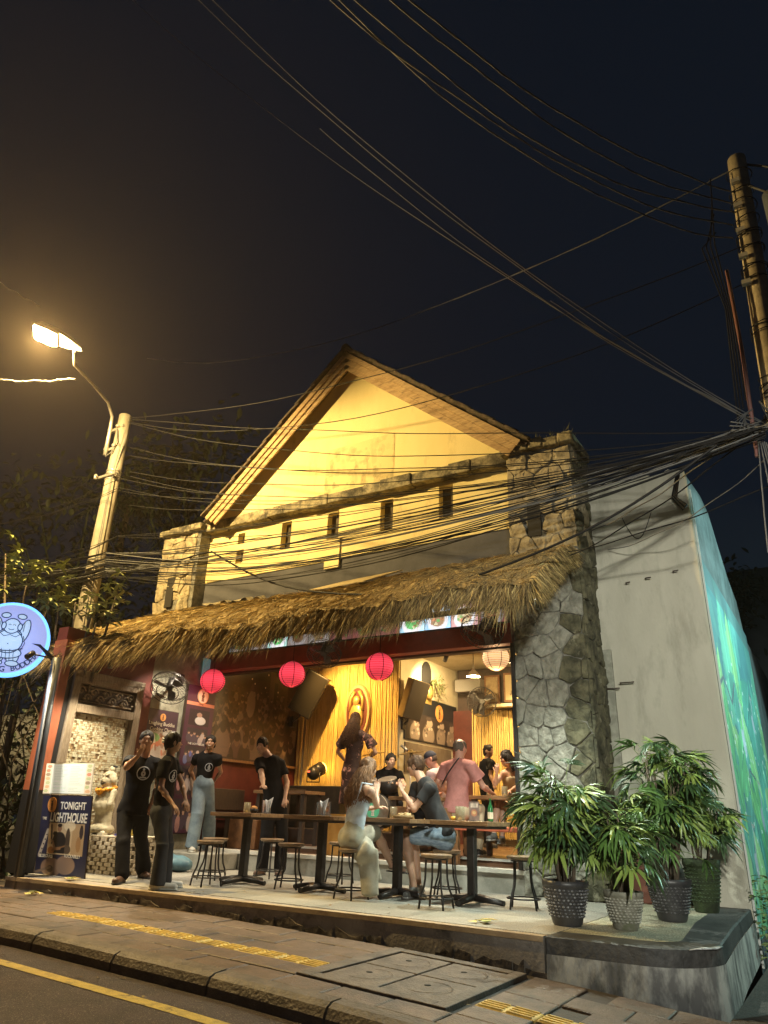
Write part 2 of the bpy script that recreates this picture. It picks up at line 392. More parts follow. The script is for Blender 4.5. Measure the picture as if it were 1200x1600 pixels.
# kerb: rounded stones with joints
kerb = thing('kerb', None, None, (0, 4.35, 0)); kerb['kind'] = 'structure'
x = -16.
while x < 6:
    x1 = x + .98; b = MB(); pr = [(4.26, -.16), (4.262, -.07), (4.29, -.02), (4.34, .0), (4.455, .004), (4.46, -.16)]
    vs = [(xx, y, gz(xx) + z + random.uniform(-.003, .003)) for xx in (x, x1) for (y, z) in pr]; n = len(pr)
    b.add(vs, [tuple(reversed(range(n))), tuple(range(n, 2 * n))] + [(i, n + i, n + (i + 1) % n, (i + 1) % n) for i in range(n)])
    b.build('kerb_stone', m_curb, kerb); x += 1.0
# pavers
paver_cache = {}
def paver(x0, x1, y0, y1, material, nm='paver', ribs=False, dz=0.):
    b = MB(); j = .007; hz = random.uniform(-.004, .004) + dz
    za, zb = gz(x0) + hz, gz(x1) + hz
    vs = [(x0 + j, y0 + j, za - .05), (x1 - j, y0 + j, zb - .05), (x1 - j, y1 - j, zb - .05), (x0 + j, y1 - j, za - .05), (x0 + j, y0 + j, za - .006), (x1 - j, y0 + j, zb - .006), (x1 - j, y1 - j, zb - .006), (x0 + j, y1 - j, za - .006),
          (x0 + j + .008, y0 + j + .008, za), (x1 - j - .008, y0 + j + .008, zb), (x1 - j - .008, y1 - j - .008, zb), (x0 + j + .008, y1 - j - .008, za)]
    b.add(vs, [(0, 1, 5, 4), (1, 2, 6, 5), (2, 3, 7, 6), (3, 0, 4, 7), (4, 5, 9, 8), (5, 6, 10, 9), (6, 7, 11, 10), (7, 4, 8, 11), (8, 9, 10, 11)])
    if ribs:
        for k in range(4):
            yy = y0 + (k + .5) * (y1 - y0) / 4
            for (xa, xb) in ((x0 + .02, (x0 + x1) / 2 - .01), ((x0 + x1) / 2 + .01, x1 - .02)):
                h0 = gz(xa) + hz; h1 = gz(xb) + hz; w = .014
                b.add([(xa, yy - w, h0 - .01), (xb, yy - w, h1 - .01), (xb, yy + w, h1 - .01), (xa, yy + w, h0 - .01), (xa + .01, yy - w * .5, h0 + .007), (xb - .01, yy - w * .5, h1 + .007), (xb - .01, yy + w * .5, h1 + .007), (xa + .01, yy + w * .5, h0 + .007)],
                      [(0, 1, 5, 4), (1, 2, 6, 5), (2, 3, 7, 6), (3, 0, 4, 7), (4, 5, 6, 7)])
    return b.build(nm, material, pavement)
rows = [(4.46, 4.74), (4.74, 5.02), (5.02, 5.22), (5.22, 5.52), (5.52, 5.84), (5.84, 6.16)]
x = -10.34
i = 0
while x < .4:
    step = .42
    for r, (y0, y1) in enumerate(rows):
        if -3.63 < x < -2.46 and r not in (0,): continue
        if r == 2:
            if x > -7.3: paver(x, x + step, y0, y1, m_yellow, 'tactile_paver', ribs=True)
            else: paver(x, x + step, y0, y1, m_pave)
        else:
            o = step / 2 if r % 2 and not -4.1 < x < -2.3 else 0
            paver(x + o, x + step + o, y0, y1, m_pave)
    x += step; i += 1
# concrete inspection slabs with lifting holes
slab = thing('inspection_cover', 'two by two concrete covers with small round lifting holes set in the pavement', 'manhole cover', (-3.0, 5.35, gz(-3)))
b = MB()
for (x0, x1, y0, y1) in ((-3.62, -3.50, 4.75, 6.15), (-2.52, -2.42, 4.75, 6.15), (-3.5, -2.52, 4.75, 4.86), (-3.5, -2.52, 6.04, 6.15)):
    za, zb = gz(x0), gz(x1); b.add([(x0, y0, za - .05), (x1, y0, zb - .05), (x1, y1, zb - .05), (x0, y1, za - .05), (x0, y0, za + .012), (x1, y0, zb + .012), (x1, y1, zb + .012), (x0, y1, za + .012)], [(0, 1, 5, 4), (1, 2, 6, 5), (2, 3, 7, 6), (3, 0, 4, 7), (4, 5, 6, 7)])
b.build('frame', m_curb, slab, bevel=.006)
for (x0, x1) in ((-3.49, -3.02), (-3.0, -2.53)):
    for (y0, y1) in ((4.87, 5.44), (5.46, 6.03)):
        b = MB(); za, zb = gz(x0) + .003, gz(x1) + .003
        b.add([(x0, y0, za - .05), (x1, y0, zb - .05), (x1, y1, zb - .05), (x0, y1, za - .05), (x0, y0, za), (x1, y0, zb), (x1, y1, zb), (x0, y1, za)], [(0, 1, 5, 4), (1, 2, 6, 5), (2, 3, 7, 6), (3, 0, 4, 7), (4, 5, 6, 7)])
        cv = b.build('cover', m_curb, slab, bevel=.008)
        cx, cyy = (x0 + x1) / 2, (y0 + y1) / 2; zc = gz(cx) + .003
        b = MB(); b.lathe([(.168, .002), (.170, .004), (.174, .004), (.176, .002)], 24, (cx, cyy, zc), cap=False); b.build('ring', m_curb, cv)
        b = MB(); b.lathe([(0, .004), (.022, .0045), (.026, .002)], 12, (cx - .03, cyy + .05, zc)); b.build('hole', m_dark, cv)
# road marking
b = MB(); xs = [x for x in np.arange(-16, 6, .5)]
b.add([(x, y, gz(x) - .13 + .004) for x in xs for y in (3.82, 3.93)], [(2 * i, 2 * i + 2, 2 * i + 3, 2 * i + 1) for i in range(len(xs) - 1)])
struct(b.build('road_marking', m_line))

# platform (raised terrace)
EDGE = [(-9.2, 5.98), (-8.87, 6.0), (-7.5, 6.08), (-6.1, 6.16), (-4.9, 6.24), (-3.8, 6.30), (-2.32, 6.28)]
b = MB(); n = len(EDGE)
vs = [(x, y, -.035) for x, y in EDGE] + [(x, y, gz(x) - .1) for x, y in EDGE] + [(x, y + .02, -.004) for x, y in EDGE] + [(x, 10.1, -.004) for x, y in EDGE]
fs = [(n + i, n + i + 1, i + 1, i) for i in range(n - 1)] + [(2 * n + i, 2 * n + i + 1, 3 * n + i + 1, 3 * n + i) for i in range(n - 1)] + [(i, i + 1, 2 * n + i + 1, 2 * n + i) for i in range(n - 1)] + [(n, 0, 2 * n, 3 * n), (2 * n - 1, n - 1, 3 * n - 1, 4 * n - 1)]
b.add(vs, fs); platform = struct(b.build('terrace_platform', m_platface))
# pale nosing strip
b = MB()
for i in range(n - 1):
    (xa, ya), (xb, yb) = EDGE[i], EDGE[i + 1]
    b.add([(xa, ya - .012, -.04), (xb, yb - .012, -.04), (xb, yb - .012, 0), (xa, ya - .012, 0), (xa, ya + .09, .0), (xb, yb + .09, .0)], [(0, 1, 2, 3), (3, 2, 5, 4)])
b.build('edge_strip', mat('edge_strip', (.42, .32, .2), .6, (.3, .22, .14), 6, bump=.2), platform)
# broken plaster at the foot, showing darker undercut
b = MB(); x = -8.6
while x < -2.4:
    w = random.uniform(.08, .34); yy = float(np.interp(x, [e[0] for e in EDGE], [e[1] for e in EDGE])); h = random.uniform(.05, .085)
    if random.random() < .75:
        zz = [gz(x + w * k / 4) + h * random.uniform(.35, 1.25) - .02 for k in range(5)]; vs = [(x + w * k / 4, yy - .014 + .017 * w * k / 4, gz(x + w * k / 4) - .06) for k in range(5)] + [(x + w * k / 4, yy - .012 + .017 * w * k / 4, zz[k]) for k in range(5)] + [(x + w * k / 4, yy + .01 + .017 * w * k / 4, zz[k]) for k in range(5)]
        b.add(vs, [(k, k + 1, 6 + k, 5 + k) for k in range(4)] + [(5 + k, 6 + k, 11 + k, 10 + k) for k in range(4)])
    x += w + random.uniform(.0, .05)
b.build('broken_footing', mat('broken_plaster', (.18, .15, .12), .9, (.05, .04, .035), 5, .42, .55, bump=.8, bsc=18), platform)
# floor tiles of the terrace (large bays)
xs = [-9.4, -7.9, -6.75, -5.75, -4.75, -3.7, -2.3]; ys = [6.4, 7.35, 8.35, 9.3]
for i in range(len(xs) - 1):
    for j in range(3):
        y0 = ys[j] if j else 6.40
        b = MB(); b.box((xs[i] + .003, y0 + .003, -.03), (xs[i + 1] - .003, ys[j + 1] - .003, .001))
        b.build('floor_tile', m_terr2 if (i + j) % 2 == 0 and i > 0 else m_terr, platform)
# corner planter terrace with rounded corner
def corner_pts(inset=0.):
    pts = [(-2.3, 6.28 + inset)]; cx, cyy, r = -1.62, 6.93, .62 - inset
    for k in range(13):
        t = -math.pi / 2 + k / 12 * math.pi / 2 * .93
        pts.append((cx + r * math.cos(t) * .86 + .02, cyy + r * math.sin(t)))
    pts.append((-1.14 - inset, 8.2)); pts.append((-1.2 - inset, 10.04)); return pts
def band(z0, z1, material, name, p0, p1, zf=None):
    b = MB(); P0, P1 = corner_pts(p0), corner_pts(p1); k = len(P0)
    b.add([(x, y, z0 if z0 is not None else gz(x) - .15) for x, y in P0] + [(x, y, z1) for x, y in P1], [(i, i + 1, k + i + 1, k + i) for i in range(k - 1)])
    return b.build(name, material, planter)
planter = thing('corner_platform', None, None, (-1.7, 6.3, 0)); planter['kind'] = 'structure'
band(None, -.12, m_cornerface, 'lower_face', -.02, -.005)
band(-.12, -.004, m_blackband, 'black_band', .0, .012)
band(-.004, .004, m_blackband, 'rim', .012, .03)
P = corner_pts(.03); Q = corner_pts(.36); k = len(P); b = MB()
b.add([(x, y, .004) for x, y in P] + [(x, y, .002) for x, y in Q], [(i, i + 1, k + i + 1, k + i) for i in range(k - 1)]); b.build('top_border', m_blackband, planter)
b = MB(); b.add([(x, y, -.002) for x, y in Q] + [(-2.3, 10.05, -.002)], [tuple(range(k + 1))]); b.build('gravel_floor', m_wash, planter)
b = MB(); PP = corner_pts(.004)[7:14]
b.tube([(x, y, -.001 + random.uniform(-.004, .004)) for x, y in PP], [.006, .012, .02, .014, .02, .012, .006], 6, flat=.5); b.build('white_scrape', mat('scraped_paint', (.55, .56, .56), .7, (.3, .3, .3), 12, .45, .55), planter)

# interior step and floor
b = MB(); b.box((-9.5, 9.32, -.01), (-3.62, 9.4, .225)); b.build('step_riser', m_riser, platform)
b = MB(); b.box((-9.5, 9.29, .225), (-3.62, 9.45, .28)); b.build('step_edge', m_whitet, platform, bevel=.006)
b = MB(); b.box((-9.7, 9.45, -.1), (-3.64, 9.75, .277)); b.box((-9.7, 9.75, -.1), (-2.66, 10.24, .365)); b.box((-9.7, 10.24, -.1), (-1.46, 14.75, .366)); struct(b.build('bar_floor', m_intfloor))
b = MB(); b.box((-9.5, 9.73, .34), (-3.66, 9.752, .372)); b.build('second_step_edge', m_whitet, platform)

# ============================================================ BAR BUILDING
bar = thing('bar_building', 'open fronted bar with a tall yellow gable and red beam behind the terrace', 'building', (-6.8, 9.3, 0))
def wall_holes(b, x0, x1, z0, z1, holes, y0, y1):
    xs = sorted({x0, x1} | {h[0] for h in holes} | {h[1] for h in holes}); zs = sorted({z0, z1} | {h[2] for h in holes} | {h[3] for h in holes})
    def solid(i, j):
        if i < 0 or j < 0 or i >= len(xs) - 1 or j >= len(zs) - 1: return False
        cx, cz = (xs[i] + xs[i + 1]) / 2, (zs[j] + zs[j + 1]) / 2
        return not any(h[0] < cx < h[1] and h[2] < cz < h[3] for h in holes)
    for i in range(len(xs) - 1):
        for j in range(len(zs) - 1):
            if not solid(i, j): continue
            a, c, d, e = xs[i], xs[i + 1], zs[j], zs[j + 1]
            b.add([(a, y0, d), (c, y0, d), (c, y0, e), (a, y0, e)], [(0, 1, 2, 3)]); b.add([(a, y1, d), (c, y1, d), (c, y1, e), (a, y1, e)], [(3, 2, 1, 0)])
            if not solid(i - 1, j): b.add([(a, y0, d), (a, y0, e), (a, y1, e), (a, y1, d)], [(0, 1, 2, 3)])
            if not solid(i + 1, j): b.add([(c, y0, d), (c, y0, e), (c, y1, e), (c, y1, d)], [(3, 2, 1, 0)])
            if not solid(i, j - 1): b.add([(a, y0, d), (c, y0, d), (c, y1, d), (a, y1, d)], [(3, 2, 1, 0)])
            if not solid(i, j + 1): b.add([(a, y0, e), (c, y0, e), (c, y1, e), (a, y1, e)], [(0, 1, 2, 3)])
HO = [(-9.52, -9.33, 5.32, 5.6), (-9.52, -9.34, 5.72, 5.95), (-8.40, -8.16, 5.42, 5.98), (-7.31, -7.05, 5.42, 5.96), (-6.16, -5.90, 5.40, 5.98), (-5.0, -4.74, 5.42, 6.0)]
b = MB(); wall_holes(b, -10.3, -3.6, 5.02, 6.1, HO, 9.6, 9.75); b.build('upper_wall', m_yellowwall, bar)
b = MB(); b.box((-10.3, 9.62, 3.9), (-3.6, 9.75, 5.02)); b.build('grey_band', m_greywall, bar)
b = MB(); b.box((-7.30, 9.565, 4.86), (-6.98, 9.62, 5.42)); b.build('pilaster', m_yellowwall, bar)
b = MB(); b.box((-10.3, 9.74, 3.2), (-3.6, 9.80, 6.1)); b.build('dark_back', mat('slot_back', (.10, .08, .045), .9, (.05, .04, .025), 5), bar)
b = MB(); b.add([(-10.15, 9.42, 6.1), (-3.5, 9.42, 6.1), (-6.80, 9.42, 8.95), (-10.15, 9.75, 6.1), (-3.5, 9.75, 6.1), (-6.80, 9.75, 8.95)], [(0, 1, 2), (5, 4, 3), (0, 3, 4, 1), (1, 4, 5, 2), (2, 5, 3, 0)]); b.build('gable_wall', m_yellowwall, bar)
b = MB()
x = -10.28
while x < -3.65:
    w = random.uniform(.35, .8); w = min(w, -3.62 - x)
    b.box((x, 9.40 + random.uniform(-.015, .015), 6.06 + random.uniform(-.02, .02)), (x + w + .004, 9.64, 6.27 + random.uniform(-.012, .015))); x += w
b.build('ledge', m_mossledge, bar, bevel=.014)
# grimy old sign plate base on the gable
b = MB(); b.add([(-7.72, 9.52, 7.25), (-7.52, 9.50, 6.27), (-7.46, 9.50, 6.27), (-7.66, 9.52, 7.27), (-7.72, 9.56, 7.25), (-7.52, 9.54, 6.27), (-7.46, 9.54, 6.27), (-7.66, 9.56, 7.27)], [(0, 1, 2, 3), (7, 6, 5, 4), (0, 4, 5, 1), (1, 5, 6, 2), (2, 6, 7, 3), (3, 7, 4, 0)])
b.build('rusty_bar', m_darkw, bar)
b = MB(); b.tube([(-7.70, 9.5, 7.27), (-6.3, 9.56, 7.5)], .012, 6); b.build('wire_stay', m_darkw, bar)
cv = Canvas(70, 36, (.66, .53, .25)); 
for k in range(120):
    x_, y_ = random.random(), random.random() ** 1.2; cv.el(x_, y_, random.uniform(.01, .05), random.uniform(.02, .14), random.choice([(.42, .34, .17), (.2, .17, .09), (.5, .4, .2), (.3, .25, .14)]), 0, .4 * (1 - .5 * y_))
cv.panel('stained_patch', 1.5, .9, FRONT((-7.3, 9.414, 6.28)), bar, .9)

# roof: two tiled slopes, barge boards, soffit planks
AP = (-6.80, 9.13); ER = -3.33; EL = -10.05; ZE = 6.25
def rake(side):
    ex = ER if side > 0 else EL
    d = Vector((ex - AP[0], 0, ZE - AP[1])); return Vector((AP[0], 0, AP[1])), d
for side in (1, -1):
    a, d = rake(side); L = d.length; dn = d.normalized(); up = Vector((-dn[2], 0, dn[0])) * (1 if side < 0 else -1)
    if up.z < 0: up = -up
    y0, y1 = 9.12, 19.
    def pl(name, s0, s1, o0, o1, ya, yb, mm, bev=0):
        b = MB(); vs = []
        for yy in (ya, yb):
            for (s_, o_) in ((s0, o0), (s1, o0), (s1, o1), (s0, o1)): p = a + dn * s_ + up * o_; vs.append((p.x, yy, p.z))
        b.add(vs, [(0, 1, 2, 3), (7, 6, 5, 4), (0, 4, 5, 1), (1, 5, 6, 2), (2, 6, 7, 3), (3, 7, 4, 0)])
        return b.build(name, mm, bar, bevel=bev)
    pl('roof_deck', -.02, L + .1, -.04, .0, y0 + .05, y1, m_darkw)
    for q in range(3): pl('barge_board', .05 * q, L - .03 * q, -.12 - .10 * q, -.02 - .10 * q, y0 + .03 * q, y0 + .03 * q + .03, m_wood, .004)
    for k in range(3): ya = y0 + .12 + k * .07; pl('soffit_plank', .1, L, -.075 - .004 * (k % 2), -.045, ya, ya + .066, m_wood)
    # tiles along the verge, each its own piece
    t0 = MB(); t0.obox((0, 0, 0), (.16, .17, .014)); t0.tube([(-.155, -.12, .03), (.16, -.12, .015)], .05, 8, flat=.6)
    tm = t0.mesh('roof_tile'); tm.materials.append(m_rooft)
    k = 0; s_ = .06
    while s_ < L:
        for row in range(3):
            p = a + dn * s_ + up * (.03 + .012 * (k % 2)); o = bpy.data.objects.new('roof_tile', tm); COL.objects.link(o); o.parent = bar
            xax = dn; Mx = Matrix(((xax.x, 0, up.x), (0, 1, 0), (xax.z, 0, up.z)))
            o.matrix_local = Matrix.Translation(Vector((p.x, y0 + .12 + row * .33, p.z)) - Vector(parent_off(bar))) @ (Mx @ Matrix.Rotation(R(-6 + random.uniform(-2.5, 2.5)), 3, 'Y')).to_4x4()
        s_ += .245; k += 1
    pl('roof_tiles', 0, L + .05, .0, .045, y0 + 1.0, y1, m_rooft)
b = MB(); b.tube([(AP[0], 9.08, AP[1] + .05), (AP[0], 19, AP[1] + .05)], .09, 8); b.build('ridge_tiles', m_rooft, bar)

# front beam and side wall
b = MB(); b.box((-9.5, 9.22, 3.13), (-3.66, 9.40, 3.42)); b.build('beam', m_red, bar, bevel=.008)
b = MB(); b.box((-9.5, 9.30, 3.42), (-3.66, 9.42, 4.0)); b.build('lintel', m_red, bar)
b = MB(); b.box((-9.48, 9.44, 3.11), (-3.66, 9.58, 3.16)); b.build('shutter_track', m_darkw, bar)
# left party wall: outside part, with door bay
b = MB(); b.box((-9.75, 8.02, 0), (-9.52, 9.28, 3.9)); b.build('side_wall', mat('grey_plaster_old', (.33, .31, .24), .85, (.2, .19, .14), 4, .38, .64, bump=.5, bsc=18, col3=(.1, .095, .07), sc3=3), bar)
b = MB(); b.box((-9.75, 6.32, 2.68), (-9.52, 8.02, 3.3)); b.build('door_lintel', m_redwall, bar)
b = MB(); b.box((-9.78, 7.82, 0), (-9.49, 8.04, 2.72)); b.build('door_side_post', m_redwall, bar)
b = MB(); b.box((-9.75, 6.30, 0), (-9.47, 6.44, 1.02)); b.box((-9.75, 6.44, 0), (-9.47, 6.52, 3.1)); b.build('corner_post', mat('black_paint', (.012, .012, .014), .5), bar)
b = MB(); b.box((-9.75, 6.30, 1.02), (-9.46, 6.44, 3.1)); b.build('orange_post', mat('orange_brown_paint', (.32, .09, .04), .55, (.25, .07, .03), 5), bar)
# interior shell
b = MB(); b.box((-9.75, 9.4, .277), (-9.53, 12.3, 1.66)); b.build('low_side_wall', m_redwall, bar)
b = MB(); b.box((-9.75, 9.4, 1.70), (-9.56, 12.3, 3.95)); b.build('high_side_wall', m_redwall, bar)
b = MB(); b.box((-9.6, 9.42, 1.655), (-9.46, 11.98, 1.70)); b.build('dado_shelf', m_brownw, bar, bevel=.004)
b = MB(); b.box((-9.58, 12.06, .2), (-7.12, 12.2, 3.95)); b.build('stage_back_wall', m_cream, bar)
b = MB(); b.box((-7.24, 12.2, .2), (-7.12, 14.8, 4.0)); b.build('inner_side_wall', m_cream, bar)
b = MB(); b.box((-7.12, 14.7, .2), (-1.4, 14.85, 4.0)); b.build('back_wall', m_cream, bar)
b = MB(); b.box((-1.45, 10.2, .2), (-1.3, 14.8, 4.0)); b.build('right_inner_wall', m_cream, bar)
b = MB(); b.box((-9.6, 9.58, 3.9), (-2.68, 10.3, 4.0)); b.box((-9.6, 10.3, 3.9), (-1.44, 14.9, 4.001)); b.build('ceiling', m_ceil, bar)
# bamboo: many thin poles, joined
def bamboo(name, x0, x1, y, z0, z1, r, curve=None):
    b = MB(); x = x0 + r
    while x < x1:
        rr = r * random.uniform(.75, 1.1); yy = y + (curve(x) if curve else 0); zt = z1 + random.uniform(-.03, .03)
        pts = []; z = z0; 
        b.tube([(x + random.uniform(-.004, .004), yy, z0), (x + random.uniform(-.008, .008), yy + random.uniform(-.004, .004), (z0 + z1) / 2), (x + random.uniform(-.004, .004), yy, zt)], rr, 6, cap=False)
        for q in range(4):
            zz = z0 + (z1 - z0) * random.random(); b.lathe([(rr * .98, 0), (rr * 1.18, .008), (rr * .98, .016)], 6, (x, yy, zz), cap=False)
        x += rr * 1.95
    return tag(b.build(name, m_bamboo, bar), kind='stuff')
bamboo('bamboo_cladding', -9.36, -7.14, 12.03, .5, 3.9, .019)
b = MB(); b.tube([(-9.42, 12.0, .3), (-9.42, 12.0, 3.9)], .03, 8); b.tube([(-9.5, 12.02, .3), (-9.5, 12.02, 3.9)], .05, 4); b.build('corner_bamboo', m_bamboo, bar)
bamboo('bamboo_bar_front', -6.6, -4.0, 14.3, .5, 3.02, .02, lambda x: .28 * math.cos((x + 5.1) * 1.3))
b = MB()
b.box((-6.3, 14.1, 3.02), (-3.9, 14.7, 3.08)); b.build('bamboo_wall_top', m_cream, bar)
b = MB(); b.box((-7.1, 14.3, .27), (-6.62, 14.5, 3.0)); b.build('maroon_pillar', mat('dark_maroon', (.10, .022, .014), .5, (.07, .016, .01), 5), bar)
b = MB(); b.box((-7.0, 14.35, 3.0), (-5.6, 14.68, 3.88)); b.build('dark_upper_recess', m_darkw, bar)
# ============================================================ STONE COLUMNS
col = thing('stone_column', 'tall irregular grey stone column with a mossy capstone, between the bar opening and the pale wall', 'column', (-3.15, 9.3, 0))
b = MB(); b.box((-3.63, 9.32, 0), (-2.64, 10.04, 6.12)); b.build('core', m_mortar, col)
def stones(x0, z0, w, h, step, mk, parent, holes=(), gap=.0025, t0=.03, mfun=None):
    for poly in voronoi(w, h, step, gap):
        cx = sum(p[0] for p in poly) / len(poly) + x0; cz = sum(p[1] for p in poly) / len(poly) + z0
        if any(hx0 < cx < hx1 and hz0 < cz < hz1 for hx0, hx1, hz0, hz1 in holes): continue
        stone_mb(poly, mk((x0, z0)), t0).build('stone', mfun(cx, cz) if mfun else m_stone, parent)
fr = lambda o: frame((o[0], 9.32, o[1]), (1, 0, 0), (0, 0, 1), (0, -1, 0))
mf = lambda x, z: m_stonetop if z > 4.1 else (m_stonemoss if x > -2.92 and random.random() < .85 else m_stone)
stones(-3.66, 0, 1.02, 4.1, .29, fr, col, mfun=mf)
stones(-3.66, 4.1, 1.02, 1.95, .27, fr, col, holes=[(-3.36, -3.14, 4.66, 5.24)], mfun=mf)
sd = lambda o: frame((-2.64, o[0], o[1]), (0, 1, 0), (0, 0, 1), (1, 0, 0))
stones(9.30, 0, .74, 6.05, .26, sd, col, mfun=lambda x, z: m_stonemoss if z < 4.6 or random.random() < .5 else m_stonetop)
b = MB(); b.box((-3.35, 9.27, 4.68), (-3.15, 9.34, 5.22)); b.build('slot', m_dark, col)
b = MB()
for k in range(5): b.box((-3.74 + k * .235, 9.2 + random.uniform(-.02, .02), 6.08 + random.uniform(-.02, .02)), (-3.505 + k * .235, 10.1, 6.24 + random.uniform(-.02, .03)))
b.build('capstone', m_mossledge, col, bevel=.03)
b = MB()
for k in range(260):
    x, y = random.uniform(-3.75, -2.6), random.uniform(9.15, 10); l = random.uniform(.03, .12)
    a = random.uniform(0, 6.3); b.add([(x, y, 6.24), (x + .012, y, 6.24), (x + math.cos(a) * .05, y + math.sin(a) * .05, 6.24 + l)], [(0, 1, 2)])
tag(b.build('moss_tufts', mat('moss', (.14, .14, .05), .9, (.07, .06, .03), 9), col), kind='stuff')
b = MB(); b.box((-3.69, 9.24, .28), (-3.645, 9.3, 3.13)); b.build('shutter_guide', m_blackm, col)

lp = thing('stone_pilaster', 'weathered stone parapet pier with a dark slot at the left end of the gable wall', 'pillar', (-10.8, 9.3, 3.6))
b = MB(); b.box((-11.34, 9.33, 3.3), (-10.29, 9.95, 6.12)); b.build('core', m_mortar, lp)
stones(-11.36, 3.7, .98, 2.4, .25, lambda o: frame((o[0], 9.33, o[1]), (1, 0, 0), (0, 0, 1), (0, -1, 0)), lp, holes=[(-11.02, -10.82, 4.5, 5.15)], mfun=lambda x, z: m_stonetop)
b = MB(); b.box((-11.02, 9.28, 4.52), (-10.82, 9.36, 5.14)); b.build('slot', m_dark, lp)
b = MB()
for k in range(4): b.box((-11.42 + k * .3, 9.2, 6.06 + random.uniform(-.02, .02)), (-11.122 + k * .3, 9.98, 6.2 + random.uniform(-.02, .03)))
b.build('capstone', m_mossledge, lp, bevel=.03)

# ============================================================ PALE WALL AND MURAL WALL
pw = thing('pale_side_wall', 'tall plain pale grey plastered wall to the right of the stone column', 'wall', (-1.9, 10.1, 0))
b = MB(); N = 14
vs = []; tops = [5.66 + .035 * math.sin(k * 1.7) + random.uniform(-.02, .02) for k in range(N + 1)]
xs = [-2.72 + k * (1.5 / N) for k in range(N + 1)]
b.add([(x, 10.06, -.5) for x in xs] + [(x, 10.06, t) for x, t in zip(xs, tops)] + [(x, 10.26, t - .03) for x, t in zip(xs, tops)] + [(x, 10.26, -.5) for x in xs],
      [(i, i + 1, N + 2 + i, N + 1 + i) for i in range(N)] + [(N + 1 + i, N + 2 + i, 2 * N + 3 + i, 2 * N + 2 + i) for i in range(N)] + [(2 * N + 2 + i, 2 * N + 3 + i, 3 * N + 4 + i, 3 * N + 3 + i) for i in range(N)] + [(0, N + 1, 2 * N + 2, 3 * N + 3)])
b.build('wall_face', m_white, pw)
b = MB(); b.box((-2.63, 10.01, -.1), (-2.50, 10.062, 3.1)); b.build('patched_strip', mat('patched_plaster', (.36, .36, .3), .9, (.22, .22, .18), 5, .4, .6, bump=.3), pw, bevel=.01)
for (x, z, l) in ((-2.2, 4.02, .07), (-1.93, 4.05, .09), (-1.55, 4.1, .08), (-2.42, 2.62, .2), (-2.66, 2.55, .24)):
    b = MB(); b.tube([(x, 10.06, z), (x + .01, 9.98, z), (x + l, 9.97, z)], .01, 6); b.build('steel_bracket', m_darkw, pw)
b = MB(); pts = [(-2.16 + .42 * t, 10.045, 5.05 - .42 * math.sin(math.pi * t) * (1 - .25 * t)) for t in np.linspace(0, 1, 14)]; b.tube(pts, .006, 5); b.build('hanging_wire', m_cable, pw)
b = MB(); 
for k in range(3): b.tube([(-1.32 + k * .02, 10.05, 5.6), (-1.42 + .03 * k, 10.0, 5.2), (-1.30 + .03 * k, 9.99, 4.98 + k * .04), (-1.24, 10.0, 5.05)], .011, 6)
b.build('cable_tails', m_cable, pw)

mw = thing('mural_wall', 'alley side wall painted with a green and turquoise jungle mural', 'wall', (-1.2, 10.3, 0))
prof = [(10.28, 5.62), (11.6, 5.85), (12.4, 5.85), (13.2, 5.45), (14.0, 5.1), (14.9, 4.9), (15.4, 4.3), (16.5, 4.25), (22, 4.2)]
b = MB(); n = len(prof)
b.add([(-1.222, y, -.7) for y, z in prof] + [(-1.222, y, z) for y, z in prof] + [(-1.42, y, z) for y, z in prof] + [(-1.42, y, -.7) for y, z in prof],
      [(i, i + 1, n + i + 1, n + i) for i in range(n - 1)] + [(n + i, n + i + 1, 2 * n + i + 1, 2 * n + i) for i in range(n - 1)] + [(2 * n + i, 2 * n + i + 1, 3 * n + i + 1, 3 * n + i) for i in range(n - 1)] + [(n - 1, 4 * n - 1, 3 * n - 1, 2 * n - 1)])
b.build('wall_face', mat('alley_plaster', (.16, .18, .19), .85, (.07, .08, .085), 1.6, .35, .65, bump=.3, bsc=18, col3=(.03, .035, .035), sc3=.9), mw)
cv = Canvas(150, 200, (.07, .20, .22))
for k in range(60): cv.el(random.random(), random.random(), random.uniform(.03, .12), random.uniform(.05, .2), random.choice([(.08, .22, .26), (.13, .34, .33), (.16, .42, .38), (.07, .2, .22)]), random.uniform(-.5, .5), .5)
def leafp(x, y, L, a, w, c):
    for t in np.linspace(0, 1, 12): cv.el(x + math.sin(a) * L * t, y + math.cos(a) * L * t, w * math.sin(math.pi * min(.97, t * .92 + .06)), L * .09, c, -a, .9)
    cv.li([(x, y), (x + math.sin(a) * L, y + math.cos(a) * L)], .006, tuple(min(1, q * 1.7) for q in c), .8); cv.li([(x + w, y + L * .2), (x + w + math.sin(a) * L * .8, y + math.cos(a) * L * .9)], .006, (.03, .10, .11), .7)
for k in range(95):
    c = random.choice([(.12, .38, .16), (.20, .48, .18), (.10, .33, .27), (.08, .26, .22), (.30, .52, .22), (.16, .45, .33)])
    leafp(random.uniform(0, 1), random.uniform(-.05, .62) , random.uniform(.14, .36), random.uniform(-.9, .9), random.uniform(.04, .11), c)
for (x, y, s) in ((.36, .50, 1), (.52, .28, .9), (.7, .6, .8), (.2, .16, .8)):      # pale herons
    cv.el(x, y, .035 * s, .045 * s, (.42, .42, .50), .6); cv.li([(x + .02 * s, y + .03 * s), (x + .05 * s, y + .09 * s), (x + .03 * s, y + .13 * s)], .01 * s, (.45, .45, .53)); cv.li([(x, y - .04 * s), (x - .01, y - .13 * s)], .006, (.3, .32, .38)); cv.li([(x + .03 * s, y + .13 * s), (x + .09 * s, y + .12 * s)], .005, (.4, .33, .3))
